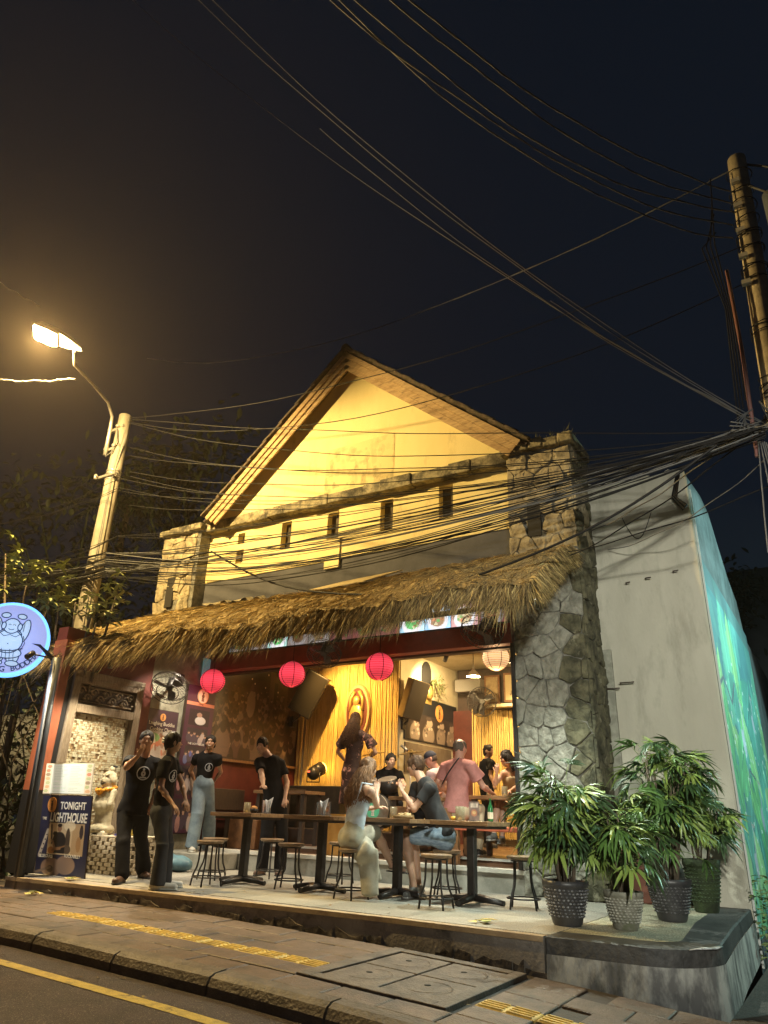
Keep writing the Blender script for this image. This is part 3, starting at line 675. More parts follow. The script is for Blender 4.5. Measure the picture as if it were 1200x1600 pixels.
cv.li([(.02, .62), (.12, .66), (.22, .6), (.34, .68)], .008, (.12, .12, .16)); cv.li([(.3, .35), (.38, .42), (.5, .4)], .006, (.12, .12, .16))
for k in range(60):
    x, y = random.random(), random.uniform(.1, .8); cv.el(x, y, .008, .006, (.7, .75, .72))
cv.re(0, .93, 1, 1, (.11, .13, .14), .6)
cv.a = np.clip(cv.a * .9 + np.array((.12, .22, .25)) * .18, 0, 1); cv.noise(.15, 14); cv.panel('mural', 5.4, 4.75, frame((-1.216, 10.27, -.35), (0, 1, 0), (0, 0, 1), (1, 0, 0)), mw, .75)
b = MB(); b.box((-1.214, 10.262, -.6), (-1.19, 10.28, 5.4)); b.build('corner_edge', mat('pale_edge', (.5, .52, .5), .8), mw)

# building far down the alley, and plants hanging over its wall
fb = thing('far_building', 'dark building with an overhanging flat roof far down the alley', 'building', (-1.5, 24, 0))
b = MB(); b.box((-2.2, 23.2, -.6), (4.5, 27, 7.6)); b.build('wall', mat('far_wall', (.055, .07, .085), .9, (.04, .05, .06), 2), fb)
b = MB(); b.box((-2.8, 22.6, 7.6), (5.2, 27.3, 7.95)); b.build('roof_slab', mat('far_slab', (.08, .09, .10), .9), fb)
b = MB(); b.box((-1.0, 23.14, 4.2), (.2, 23.2, 5.9)); b.box((1.4, 23.14, 4.2), (2.6, 23.2, 5.9)); b.build('window', m_dark, fb)

# ============================================================ THATCH
th = thing('thatched_canopy', 'shaggy dry straw thatched canopy hanging over the terrace', 'thatched roof', (-6.5, 7.8, 3))
TA, TB, TC, TD = Vector((-10.05, 6.36, 2.99)), Vector((-2.62, 7.25, 3.3)), Vector((-2.74, 9.28, 4.42)), Vector((-11.7, 9.28, 4.34))
def tp(u, v, lift=0):      # u along the eave, v up the slope
    e = TA.lerp(TB, u); t = TD.lerp(TC, u); p = e.lerp(t, v); p.z += .09 * math.sin(math.pi * v) + .035 * math.sin(u * 23 + v * 5) * (1 - v) + .03 * math.sin(u * 9) + .022 * math.sin(u * 71 + 3 * v) * math.sin(v * 17 + u * 13) + .018 * math.sin(u * 133 + 9 * v) + lift; return p
b = MB(); NU, NV = 60, 14
for lf, fl in ((0, 0), (-.14, 1)):
    vs = [tp(i / NU, j / NV, lf * (1 - .2 * j / NV)) for i in range(NU + 1) for j in range(NV + 1)]
    fs = [(i * (NV + 1) + j, (i + 1) * (NV + 1) + j, (i + 1) * (NV + 1) + j + 1, i * (NV + 1) + j + 1) for i in range(NU) for j in range(NV)]
    b.add(vs, fs, True)
b.build('thatch_bed', m_thatch, th)
nrm = (TB - TA).cross(TD - TA).normalized(); 
if nrm.z < 0: nrm = -nrm
down = (TA - TD).normalized(); along = (TB - TA).normalized()
bs = [MB(), MB(), MB()]
def straw(p, d, L, w, droop, k):
    side = d.cross(Vector((random.uniform(-1, 1), random.uniform(-1, 1), .5))).normalized() * w
    p1 = p + d * L * .5 + Vector((0, 0, -droop * .3)); p2 = p + d * L + Vector((0, 0, -droop))
    bs[k].add([p - side, p + side, p1 + side * .8, p1 - side * .8, p2], [(0, 1, 2, 3), (3, 2, 4)])
for k in range(17000):                        # lying on the slope, loose
    u = random.random(); v = random.random() ** .9
    p = tp(u, v, random.uniform(-.01, .02)); dd = (tp(u, max(0, v - .1)) - tp(u, v)).normalized() if v > .1 else down
    a = random.gauss(0, .28); d = (dd + along * a + nrm * abs(random.gauss(.03, .07))).normalized()
    straw(p, d, random.uniform(.12, .4), random.uniform(.002, .0045), .01, random.choice([0, 0, 1, 1, 2]))
for k in range(19000):                        # hanging fringe
    u = min(1, max(0, random.random() + random.gauss(0, .002))); v = random.random() ** 2 * .16
    clump = .5 + .5 * math.sin(u * 160 + 2 * math.sin(u * 37)) * math.sin(u * 61)
    p = tp(u, v, random.uniform(-.14, .02)); d = (Vector((0, -.42, -.75)) + down * .35 + along * random.gauss(-.12, .25) + Vector((0, random.gauss(0, .12), random.gauss(0, .08)))).normalized()
    L = random.uniform(.18, .42) * (.6 + .8 * clump) * (1.35 if u > .9 and random.random() < .4 else 1)
    straw(p, d, L, random.uniform(.003, .006), random.uniform(.02, .1), random.choice([0, 1, 1, 2, 2]))
for side_u, n_ in ((0.0, 2600), (1.0, 3000)):
    for k in range(n_):
        v = random.random(); p = tp(side_u, v, random.uniform(-.13, .02)); o = -1 if side_u == 0 else 1
        d = (Vector((o * .55, -.2, -.8)) + down * .5 + Vector((random.gauss(0, .2), random.gauss(0, .2), random.gauss(0, .1)))).normalized()
        straw(p, d, random.uniform(.12, .36), random.uniform(.003, .006), random.uniform(.01, .08), random.choice([0, 1, 1, 2]))
for i, q in enumerate(bs): tag(q.build('straw_fringe', m_straw[i], th), kind='stuff')
for (ax, a_, b_) in ((0, TA, TD), (1, TB, TC)):
    b = MB(); b.tube([a_ + Vector((.1 - .2 * ax, .05, -.16)), b_ + Vector((.1 - .2 * ax, 0, -.16))], .04, 8); b.build('rafter', m_darkw, th)
for k in range(1, 9):
    b = MB(); b.tube([tp(k / 9, 0, -.17), tp(k / 9, 1, -.17)], .03, 6); b.build('rafter', m_darkw, th)
b = MB(); b.tube([TA + Vector((0, .1, -.2)), TB + Vector((0, .1, -.2))], .035, 8); b.build('eave_pole', m_darkw, th)
o = tag(MB().add([tp(.5, .80, .07), tp(.57, .93, .08), tp(.70, .93, .09), tp(.64, .72, .08), tp(.5, .80, .05), tp(.57, .93, .06), tp(.70, .93, .07), tp(.64, .72, .06)], [(0, 3, 2, 1), (4, 5, 6, 7), (0, 1, 5, 4), (1, 2, 6, 5), (2, 3, 7, 6), (3, 0, 4, 7)]).build('plywood_sheet', mat('plywood', (.42, .33, .17), .8, (.3, .23, .12), 5, stretch=(1, 5, 1))), 'flat pale board lying on top of the thatched canopy', 'board')
b = MB()
for i in range(22):
    u0 = .22 + i * .008; z = .05 + .03 * math.cos(i * 1.7)
    if i < 21: b.add([tp(u0, .86, z), tp(u0 + .008, .86, .05 + .03 * math.cos((i + 1) * 1.7)), tp(u0 + .008, .98, .05 + .03 * math.cos((i + 1) * 1.7)), tp(u0, .98, z)], [(0, 1, 2, 3)])
tag(b.build('corrugated_sheet', mat('fibre_cement', (.28, .24, .16), .85, (.14, .12, .08), 6)), 'short wavy roofing sheet poking out along the top of the thatch', 'roof sheet')

# ============================================================ FOOD PHOTO SIGNS OVER THE BEAM
fs_ = thing('food_photo_sign', 'row of lit food photographs on a strip above the red beam', 'sign', (-6.5, 9.18, 3.44))
x = -9.0; cols = [(.45, .55, .6), (.5, .5, .52), (.35, .6, .55), (.55, .5, .48), (.6, .62, .6), (.35, .14, .16), (.45, .16, .15), (.45, .18, .16), (.45, .75, .9), (.35, .6, .85), (.6, .35, .35), (.5, .2, .2)]
for i, c in enumerate(cols):
    w = 5.3 / 12; cv = Canvas(22, 20, c); cv.noise(.15, 5)
    pl_ = (.75, .75, .78) if i not in (5, 6, 7) else (.5, .2, .2)
    cv.el(.5, .3, .42, .42, pl_); cv.el(.5, .36, .3, .3, [(.12, .4, .12), (.5, .3, .15), (.12, .45, .15), (.3, .2, .12), (.6, .5, .3), (.3, .08, .05)][i % 6])
    for k in range(12): cv.el(random.uniform(.25, .75), random.uniform(.15, .6), .06, .05, random.choice([(.1, .35, .1), (.6, .2, .1), (.7, .6, .4), (.3, .15, .08)]), 0, .8)
    bright = 8 <= i <= 10 or i == 2
    cv.panel('photo_panel', w - .012, .42, FRONT((x, 9.2, 3.44)), fs_, .4, estr=1.3 if bright else .28); x += w
b = MB(); b.box((-9.02, 9.205, 3.42), (-3.68, 9.28, 3.88)); b.build('backing', m_darkw, fs_)

# ============================================================ POLES, STREET LAMP, CABLES
lpole = thing('utility_pole', 'tall round concrete pole behind the left end of the thatch, carrying the street lamp', 'utility pole', (-11.62, 8.0, -.2))
b = MB(); b.tube([(-11.62, 8.0, -.3), (-11.62, 8.0, 3), (-11.64, 8, 6), (-11.64, 8.0, 8.45)], [.185, .17, .15, .13], 20); b.build('shaft', m_poleconc, lpole)
for z in (7.0, 7.05, 7.12, 6.92): b = MB(); b.lathe([(.155, -.012), (.162, 0), (.155, .012)], 20, (-11.64, 8, z), cap=False); b.build('strap', m_steel, lpole)
for z in (7.66, 8.12):
    b = MB(); b.obox((-11.74, 7.92, z), (.22, .025, .03), Matrix.Rotation(R(-8), 3, 'Y')); b.tube([(-11.9, 7.88, z), (-11.9, 7.84, z)], .035, 6); b.tube([(-11.6, 7.88, z), (-11.6, 7.8, z)], .03, 6); b.build('clamp', m_steel, lpole)
b = MB(); b.obox((-11.66, 7.85, 6.98), (.3, .025, .025)); b.tube([(-11.97, 7.82, 6.96), (-11.97, 7.82, 7.06)], .03, 6); b.tube([(-11.88, 7.82, 6.98), (-11.85, 7.74, 7.0)], .025, 6); b.build('cross_arm', m_steel, lpole)
b = MB(); b.tube([(-11.60, 7.84, 8.05), (-11.52, 7.82, 7.75), (-11.6, 7.82, 7.5), (-11.8, 7.84, 7.45), (-11.84, 7.86, 7.6)], .014, 6); b.build('feed_cable', m_cableg, lpole)
for dx in (.20, .29): b = MB(); b.tube([(-11.62 + dx, 7.9, 8.2 - dx), (-11.63 + dx * .6, 7.86, 6.9), (-11.6 + dx * .6, 7.86, 5.4), (-11.6 + dx, 7.86, 3.8)], .009, 5); b.build('down_cable', m_cableg, lpole)
lamp = thing('street_lamp', 'glowing street lamp on a curved arm from the left utility pole', 'street lamp', (-11.86, 7.9, 7.5))
b = MB(); b.tube([(-11.86, 7.86, 7.5), (-11.87, 7.86, 8.1), (-11.84, 7.82, 8.4), (-11.6, 7.5, 8.5), (-11.0, 6.7, 8.3), (-10.45, 5.95, 8.08), (-9.98, 5.62, 8.0)], [.045, .045, .035, .026, .022, .02, .02], 10); b.build('arm', m_steel, lamp)
# lamp head: tapered housing, glass bowl
hc = Vector((-10.1, 5.28, 8.11)); hx = Vector((-.55, -.75, .22)).normalized(); hy = hx.cross(Vector((0, 0, 1))).normalized(); hz = hy.cross(hx) * -1
hz = hx.cross(hy); 
if hz.z < 0: hz = -hz
def HM(o=(0, 0, 0)):
    return Matrix(((hx[0], hy[0], hz[0], hc[0]), (hx[1], hy[1], hz[1], hc[1]), (hx[2], hy[2], hz[2], hc[2]), (0, 0, 0, 1)))
outline = [(x * .86, y * 1.35) for x, y in [(-.56, -.035), (-.30, -.12), (-.05, -.17), (.36, -.17), (.42, -.13), (.42, .13), (.36, .17), (-.05, .17), (-.30, .12), (-.56, .035)]]
b = MB(); b.prism(outline, .10, HM() @ Matrix.Translation((0, 0, .0)), taper=.72); b.build('housing', mat('lamp_housing', (.35, .33, .3), .5, metal=.3), lamp, bevel=.012); hs_ = lamp.children[-1] if False else [c for c in COL.objects if c.name == 'housing' and c.parent == lamp][0]
rim = [(x * .86, y * 1.35) for x, y in [(-.10, -.155), (.35, -.155), (.40, -.12), (.40, .12), (.35, .155), (-.10, .155)]]
b = MB(); b.prism(rim, -.03, HM() @ Matrix.Translation((0, 0, -.002)), taper=.96); b.build('rim', m_steel, hs_)
em = mat('lamp_glow', (1, .9, .7), .3, emit=(1, .80, .45), estr=60)
b = MB(); b.prism([(x * .9 + .01, y * .86) for x, y in rim], -.055, HM() @ Matrix.Translation((0, 0, -.034)), taper=.8); b.build('glass_bowl', em, hs_)
b = MB(); b.tube([HM() @ Vector((-.12, -.09, -.01)), HM() @ Vector((-.35, -.06, -.03)), HM() @ Vector((-.5, 0, -.02)), HM() @ Vector((-.35, .06, -.03)), HM() @ Vector((-.12, .09, -.01))], .009, 6); b.build('wire_bail', m_steel, lamp)
LP_ = HM() @ Vector((.12, 0, -.16))
point('street_light', LP_, 3900, (1, .70, .27), .09, lamp)

rpole = thing('utility_pole', 'tall concrete pole wrapped in bands and loose cables at the right edge', 'utility pole', (.06, 8.05, -.5))
b = MB(); b.tube([(-.02, 8.05, -.6), (.02, 8.05, 3), (.12, 8.05, 6), (.24, 8.05, 9.0)], [.15, .14, .125, .11], 18); b.build('shaft', mat('pole_concrete_lamplit', (.55, .46, .30), .85, (.38, .31, .2), 6, .4, .62, bump=.3, bsc=30), rpole)  # the street lamp's yellow light is put into this concrete colour
for k in range(26):
    z = random.choice([random.uniform(5, 8.9)] * 3); x = float(np.interp(z, [3, 6, 9], [.02, .12, .24])); b = MB()
    b.tube([(x + .15 * math.cos(t), 8.05 + .15 * math.sin(t), z + random.uniform(-.004, .004) + .03 * math.sin(t + k)) for t in np.linspace(0, 6.28, 14)], .007, 4, cap=False); b.build('wire_band', m_cable, rpole)
b = MB(); b.tube([(-.13, 7.95, 7.2), (-.14, 7.93, 6), (-.2, 7.93, 4.6)], .022, 8); b.build('conduit', mat('red_conduit', (.22, .10, .09), .6), rpole)
for k in range(4):
    x = -.2 - .02 * k; b = MB(); b.tube([(x + .1, 7.9, 8.7 - k * .3), (x - .03 * k, 7.88, 7.6), (x + .04, 7.88, 6.6), (x - .02 * k, 7.88, 5.3 - .1 * k)], .008, 5); b.build('loose_cable', m_cable, rpole)
for k in range(5): b = MB(); b.obox((.05 + .03 * k, 7.9, 6.9 + k * .4), (.05, .03, .03)); b.build('insulator', mat('pale_insulator', (.5, .48, .44), .5), rpole)
b = MB(); b.tube([(.34, 8.05, 8.85), (.6, 8.0, 8.6), (.52, 7.95, 8.3), (.7, 8, 8.2), (.95, 8, 8.35)], .016, 6); b.tube([(.3, 7.95, 8.4), (.55, 7.95, 8.1), (.9, 7.95, 8.15)], .014, 6); b.build('cable_coil', m_cableg, rpole)
rp2 = thing('utility_pole', 'second darker concrete pole just right of the banded one', 'utility pole', (.55, 8.9, -.5))
b = MB(); b.tube([(.52, 8.9, -.6), (.56, 8.9, 3), (.58, 8.9, 9.0)], [.15, .14, .12], 16); b.build('shaft', mat('dark_pole', (.22, .25, .28), .8, (.15, .17, .19), 5), rp2)
b = MB(); b.tube([(.86, 8.8, 9.3), (.86, 8.8, 8.2)], .07, 10); b.build('transformer_cap', m_steel, rp2)

CABLES = [
  ('fan', (-11.335, 7.9, 8.238), (-0.173, 7.815, 4.862), 0.15, 0.007, 0),
  ('fan', (-11.305, 7.9, 8.123), (-0.121, 7.967, 4.906), 0.5, 0.007, 0),
  ('fan', (-11.146, 7.9, 7.511), (-0.22, 7.87, 4.836), 0.5, 0.007, 0),
  ('fan', (-11.097, 7.9, 7.324), (-0.188, 7.765, 4.74), 0.35, 0.007, 0),
  ('fan', (-10.994, 7.9, 6.926), (-0.076, 7.68, 4.782), 0.45, 0.007, 0),
  ('fan', (-10.967, 7.9, 6.821), (-0.184, 7.566, 4.719), 0.6, 0.007, 0),
  ('fan', (-10.796, 7.9, 6.165), (-0.132, 7.664, 4.731), 0.4, 0.007, 0),
  ('fan', (-11.348, 7.9, 8.288), (0.154, 8.0, 7.55), 0.55, 0.007, 0),
  ('fan', (-11.378, 7.9, 8.174), (0.091, 8.0, 6.97), 0.9, 0.007, 0),
  ('bundleL', (-15.032, 7.636, 5.396), (-11.106, 7.8, 5.207), 0.09519014892735686, 0.006, 0),
  ('bundle', (-11.106, 7.8, 5.207), (-0.138, 7.561, 4.685), 0.5784776901667215, 0.009, 1),
  ('bundleL', (-15.163, 7.786, 5.128), (-11.005, 7.8, 4.856), 0.0701223666357249, 0.008, 0),
  ('bundle', (-11.005, 7.8, 4.856), (-0.205, 7.871, 4.91), 0.5532247398920143, 0.007, 1),
  ('bundleL', (-14.771, 7.54, 5.183), (-11.039, 7.8, 4.972), 0.13776111611080455, 0.011, 0),
  ('bundle', (-11.039, 7.8, 4.972), (-0.071, 7.536, 4.662), 0.6638403398380534, 0.006, 0),
  ('bundleL', (-14.747, 7.628, 4.803), (-10.97, 7.8, 4.733), 0.1570725530261299, 0.006, 0),
  ('bundle', (-10.97, 7.8, 4.733), (-0.144, 7.573, 4.837), 0.7438836089529488, 0.005, 0),
  ('bundleL', (-14.532, 7.46, 4.955), (-10.994, 7.8, 4.818), 0.09408368702285934, 0.008, 0),
  ('bundle', (-10.994, 7.8, 4.818), (-0.21, 7.978, 4.938), 0.5810642864691097, 0.007, 0),
  ('bundleL', (-14.656, 7.524, 4.991), (-11.039, 7.8, 4.973), 0.06154560570581179, 0.011, 0),
  ('bundle', (-11.039, 7.8, 4.973), (-0.077, 7.854, 4.76), 0.3080239228436305, 0.005, 0),
  ('bundleL', (-15.173, 7.759, 5.25), (-11.068, 7.8, 5.074), 0.10666838591182741, 0.008, 1),
  ('bundle', (-11.068, 7.8, 5.074), (-0.11, 7.72, 4.785), 0.5220756812671572, 0.007, 1),
  ('bundleL', (-15.148, 7.775, 5.137), (-11.019, 7.8, 4.905), 0.11561686394117474, 0.008, 0),
  ('bundle', (-11.019, 7.8, 4.905), (-0.105, 7.792, 4.952), 0.4979791282782393, 0.005, 1),
  ('bundleL', (-14.481, 7.424, 4.979), (-11.022, 7.8, 4.915), 0.1441011663516434, 0.008, 0),
  ('bundle', (-11.022, 7.8, 4.915), (-0.095, 7.647, 4.797), 0.5928205735512205, 0.005, 0),
  ('bundleL', (-14.713, 7.548, 5.028), (-10.971, 7.8, 4.738), 0.14419540143345908, 0.008, 0),
  ('bundle', (-10.971, 7.8, 4.738), (-0.166, 7.621, 4.841), 0.6563045677346953, 0.007, 0),
  ('bundleL', (-15.094, 7.725, 5.203), (-10.996, 7.8, 4.825), 0.1957061751588337, 0.011, 0),
  ('bundle', (-10.996, 7.8, 4.825), (-0.146, 7.598, 4.815), 0.2932171061387051, 0.006, 1),
  ('bundleL', (-14.968, 7.64, 5.241), (-11.017, 7.8, 4.897), 0.19237236008095032, 0.011, 0),
  ('bundle', (-11.017, 7.8, 4.897), (-0.154, 7.915, 4.837), 0.3520261410269284, 0.006, 1),
  ('bundleL', (-14.533, 7.414, 5.131), (-11.075, 7.8, 5.097), 0.1936371544645769, 0.008, 0),
  ('bundle', (-11.075, 7.8, 5.097), (-0.066, 7.586, 4.761), 0.20132041635926587, 0.007, 0),
  ('bundleL', (-15.168, 7.74, 5.31), (-11.052, 7.8, 5.017), 0.11970811934734242, 0.011, 1),
  ('bundle', (-11.052, 7.8, 5.017), (-0.169, 7.982, 4.94), 0.39795937905906675, 0.006, 0),
  ('bundleL', (-14.931, 7.649, 5.127), (-11.043, 7.8, 4.987), 0.12652111139262356, 0.011, 0),
  ('bundle', (-11.043, 7.8, 4.987), (-0.198, 7.623, 4.791), 0.5988086589530779, 0.007, 0),
  ('bundleL', (-14.996, 7.743, 4.92), (-10.981, 7.8, 4.772), 0.19564462038168073, 0.006, 0),
  ('bundle', (-10.981, 7.8, 4.772), (-0.211, 7.653, 4.711), 0.7043128797343452, 0.009, 0),
  ('bundleL', (-14.717, 7.469, 5.331), (-11.114, 7.8, 5.235), 0.09498321030927398, 0.011, 0),
  ('bundle', (-11.114, 7.8, 5.235), (-0.119, 7.53, 4.731), 0.5172983457755475, 0.007, 0),
  ('bundleL', (-14.875, 7.591, 5.222), (-11.077, 7.8, 5.107), 0.16734876676801758, 0.008, 0),
  ('bundle', (-11.077, 7.8, 5.107), (-0.174, 7.592, 4.751), 0.2527813564514664, 0.007, 0),
  ('bundleL', (-14.954, 7.651, 5.169), (-10.991, 7.8, 4.806), 0.179383185208154, 0.006, 0),
  ('bundle', (-10.991, 7.8, 4.806), (-0.172, 7.74, 4.807), 0.1805837160627544, 0.007, 0),
  ('bundleL', (-14.387, 7.418, 4.793), (-10.986, 7.8, 4.789), 0.05747499585347252, 0.008, 0),
  ('bundle', (-10.986, 7.8, 4.789), (-0.06, 7.749, 4.899), 0.3395377464162185, 0.007, 0),
  ('bundleL', (-14.963, 7.635, 5.252), (-11.062, 7.8, 5.054), 0.10412518784209765, 0.006, 0),
  ('bundle', (-11.062, 7.8, 5.054), (-0.132, 7.998, 5.04), 0.5838236795972499, 0.005, 0),
  ('bundleL', (-15.126, 7.66, 5.516), (-11.109, 7.8, 5.219), 0.1311985496956088, 0.011, 0),
  ('bundle', (-11.109, 7.8, 5.219), (-0.109, 7.814, 4.869), 0.44769096118231233, 0.007, 1),
  ('bundleL', (-14.388, 7.407, 4.837), (-10.972, 7.8, 4.741), 0.08279735282343334, 0.008, 0),
  ('bundle', (-10.972, 7.8, 4.741), (-0.074, 7.935, 4.969), 0.16685665519453913, 0.007, 0),
  ('bundleL', (-15.026, 7.748, 4.966), (-10.969, 7.8, 4.731), 0.06821764573172838, 0.011, 0),
  ('bundle', (-10.969, 7.8, 4.731), (-0.068, 7.575, 4.671), 0.46810774412364975, 0.009, 0),
  ('bundleL', (-14.492, 7.441, 4.939), (-11.004, 7.8, 4.853), 0.13816381549453216, 0.006, 1),
  ('bundle', (-11.004, 7.8, 4.853), (-0.2, 7.978, 4.899), 0.20507932557607433, 0.005, 1),
  ('bundleL', (-15.301, 7.737, 5.615), (-11.089, 7.8, 5.146), 0.0681925207661101, 0.006, 1),
  ('bundle', (-11.089, 7.8, 5.146), (-0.092, 7.71, 4.697), 0.6292483497654728, 0.005, 0),
  ('bundleL', (-15.291, 7.774, 5.454), (-11.1, 7.8, 5.184), 0.05917092474190669, 0.008, 0),
  ('bundle', (-11.1, 7.8, 5.184), (-0.071, 7.91, 4.951), 0.29997964853409415, 0.009, 0),
  ('bundleL', (-14.808, 7.54, 5.264), (-11.06, 7.8, 5.045), 0.11273264769425359, 0.006, 1),
  ('bundle', (-11.06, 7.8, 5.045), (-0.146, 7.794, 4.748), 0.5984454004485513, 0.006, 1),
  ('bundleL', (-14.922, 7.67, 5.032), (-11.011, 7.8, 4.875), 0.12756381148721208, 0.008, 0),
  ('bundle', (-11.011, 7.8, 4.875), (-0.123, 7.925, 4.824), 0.2075164385048673, 0.009, 1),
  ('bundleL', (-14.518, 7.455, 4.947), (-11.027, 7.8, 4.93), 0.1628078518798722, 0.006, 0),
  ('bundle', (-11.027, 7.8, 4.93), (-0.074, 7.731, 4.724), 0.6177211372369392, 0.009, 0),
  ('upper', (-14.625, 7.4, 5.384), (-10.826, 7.8, 5.503), 0.15, 0.006, 0),
  ('upper', (-10.826, 7.8, 5.503), (-0.179, 7.9, 4.847), 0.4279555748715113, 0.006, 0),
  ('upper', (-15.076, 7.4, 6.377), (-11.101, 7.8, 6.512), 0.15, 0.006, 0),
  ('upper', (-11.101, 7.8, 6.512), (-0.069, 7.651, 4.778), 0.48059548616111464, 0.006, 0),
  ('upper', (-15.067, 7.4, 6.357), (-11.116, 7.8, 6.566), 0.15, 0.006, 0),
  ('upper', (-11.116, 7.8, 6.566), (-0.075, 7.986, 4.897), 0.5971157840511472, 0.006, 0),
  ('upper', (-15.039, 7.4, 6.296), (-11.175, 7.8, 6.784), 0.15, 0.006, 0),
  ('upper', (-11.175, 7.8, 6.784), (-0.101, 7.977, 4.847), 0.5643571353840873, 0.006, 0),
  ('upper', (-14.507, 7.4, 5.126), (-10.825, 7.8, 5.5), 0.15, 0.006, 0),
  ('upper', (-10.825, 7.8, 5.5), (-0.073, 7.891, 4.981), 0.3016689695182198, 0.006, 0),
  ('upper', (-14.465, 7.4, 5.033), (-10.825, 7.8, 5.502), 0.15, 0.006, 0),
  ('upper', (-10.825, 7.8, 5.502), (-0.188, 7.662, 4.771), 0.2147038128964901, 0.006, 0),
  ('thick', (-8.421, 7.9, 4.832), (-0.532, 7.3, 4.516), 1.15, 0.016, 0),
  ('thick2', (-11.047, 7.8, 5.002), (-8.421, 7.9, 4.832), 0.1, 0.014, 0),
  ('wall', (-0.434, 7.8, 4.789), (-2.7, 9.9, 4.827), 0.1, 0.009, 1),
  ('wall', (-0.383, 7.8, 4.695), (-3.662, 9.1, 4.025), 0.2, 0.009, 0),
  ('wall', (-0.061, 7.8, 4.192), (-3.801, 9.1, 4.289), 0.15, 0.008, 0),
  ('wall', (0.007, 7.8, 4.595), (-2.4, 10.0, 4.555), 0.2, 0.006, 1),
  ('sky', (-8.729, 4.2, 14.633), (-0.104, 8.0, 4.98), 0.5, 0.0055, 1),
  ('sky', (-5.695, 3.6, 11.111), (-0.112, 8.0, 5.007), 0.45, 0.0055, 1),
  ('sky', (-5.38, 3.6, 10.837), (-0.081, 8.0, 5.039), 0.5, 0.0055, 1),
  ('sky', (-4.387, 5.0, 9.194), (-0.073, 8.0, 4.971), 0.35, 0.0055, 1),
  ('sky', (-1.932, 6.5, 6.412), (-0.065, 8.0, 5.018), 0.1, 0.0055, 1),
  ('skythick', (-3.117, 3.4, 8.576), (0.039, 8.0, 7.904), 0.60, 0.008, 1),
  ('skythick', (-2.78, 3.4, 8.283), (0.107, 8.0, 8.108), 0.68, 0.008, 1),
  ('skythick', (-2.358, 3.4, 7.917), (0.125, 8.0, 8.231), 0.52, 0.008, 1),
  ('skythick', (-2.181, 3.4, 7.781), (0.153, 8.0, 8.416), 0.41, 0.008, 1),
  ('skythick', (-3.163, 3.6, 8.911), (0.009, 8.0, 7.705), 0.75, 0.008, 1),
  ('rust', (-16.958, 12.0, 14.29), (0.219, 8.2, 9.016), 1.2, 0.008, 1),
  ('lampL', (-11.324, 5.0, 7.509), (-9.698, 5.6, 7.334), 0.05, 0.014, 1),
  ('lampS', (-11.287, 4.6, 9.376), (-10.269, 5.0, 8.642), 0.02, 0.008, 1),
  ('drop', (-0.16, 7.9, 4.766), (-0.269, 7.7, 3.414), -0.05, 0.008, 1),
  ('drop', (-0.142, 7.9, 4.761), (-0.141, 7.7, 3.874), 0.0, 0.008, 1),
  ('drop', (-0.124, 7.9, 4.756), (-0.077, 7.7, 3.942), 0.05, 0.008, 1),
  ('drop', (-0.106, 7.9, 4.751), (-0.041, 7.7, 3.845), 0.10000000000000002, 0.008, 1),
  ('drop', (-0.088, 7.9, 4.747), (0.018, 7.7, 3.892), 0.15000000000000002, 0.008, 1),
  ('side', (-0.093, 8.0, 5.043), (0.67, 8.4, 5.542), 0.15, 0.01, 0),
  ('side', (-0.093, 8.0, 5.043), (0.764, 8.4, 6.04), 0.15, 0.01, 0),
  ('side', (-0.093, 8.0, 5.043), (0.861, 8.4, 6.558), 0.15, 0.01, 0),
]

CLAB = {'fan': ('thin black overhead cable fanning from the left pole top across the gable', 'cables fanning from the left pole'),
 'bundle': ('black cable in the dense overhead bundle crossing the front of the gable wall', 'bundle of overhead cables'),
 'bundleL': ('black cable leaving the left utility pole towards the left edge', 'cables left of the pole'),
 'upper': ('thin separate cable running above the dense bundle', 'cables above the bundle'),
 'sky': ('long thin pale cable crossing the empty night sky down to the right pole', 'thin sky cables'),
 'skythick': ('thick twisted cable sagging across the top of the night sky', 'thick sky cables'),
 'wall': ('cable slanting from the right hub down over the pale wall', 'cables over the pale wall'),
 'drop': ('pale loose cable loop dropping from the knot at the right pole', 'loops below the knot'),
 'side': ('short cable leaving the right pole past the right edge', 'cables leaving to the right'),
 'thick': ('thick black cable drooping in front of the thatch fringe', None), 'thick2': ('black cable stub joining the left pole to the drooping thick cable', None),
 'rust': ('lone reddish brown cable rising to the right high over the roof', None), 'lampL': ('thick twisted cable meeting the street lamp from the left edge', None), 'lampS': ('short thin cable above the street lamp at the left edge', None)}
ORD = ['first', 'second', 'third', 'fourth', 'fifth', 'sixth', 'seventh', 'eighth', 'ninth', 'tenth']
CN = {}; CORD = {'fan': [ORD[k] + ' cable down the left pole top, fanning right across the gable' for k in range(7)] + ['cable from the left pole top rising right past the gable apex', 'cable from the left pole top to the middle of the right pole'],
 'sky': ['leftmost thin cable crossing the night sky from the top edge', 'left one of the close pair of thin sky cables', 'right one of the close pair of thin sky cables', 'thin sky cable that starts in mid sky left of the gable apex', 'short thin sky cable just above the knot at the right pole'],
 'skythick': [ORD[k] + ' thick twisted sky cable counted from the left at the top edge' for k in (0, 2, 3, 4, 1)],
 'wall': ['cable from the hub ending at the top left of the pale wall', 'cable from the hub crossing the pale wall to the column', 'long cable from the right edge to the stone column', 'thin cable from the right edge down to the pale wall'],
 'drop': [ORD[k] + ' loose loop below the knot at the right pole, counted from the left' for k in range(5)], 'side': [ORD[k] + ' lowest cable leaving the right pole past the right edge' for k in range(3)]}
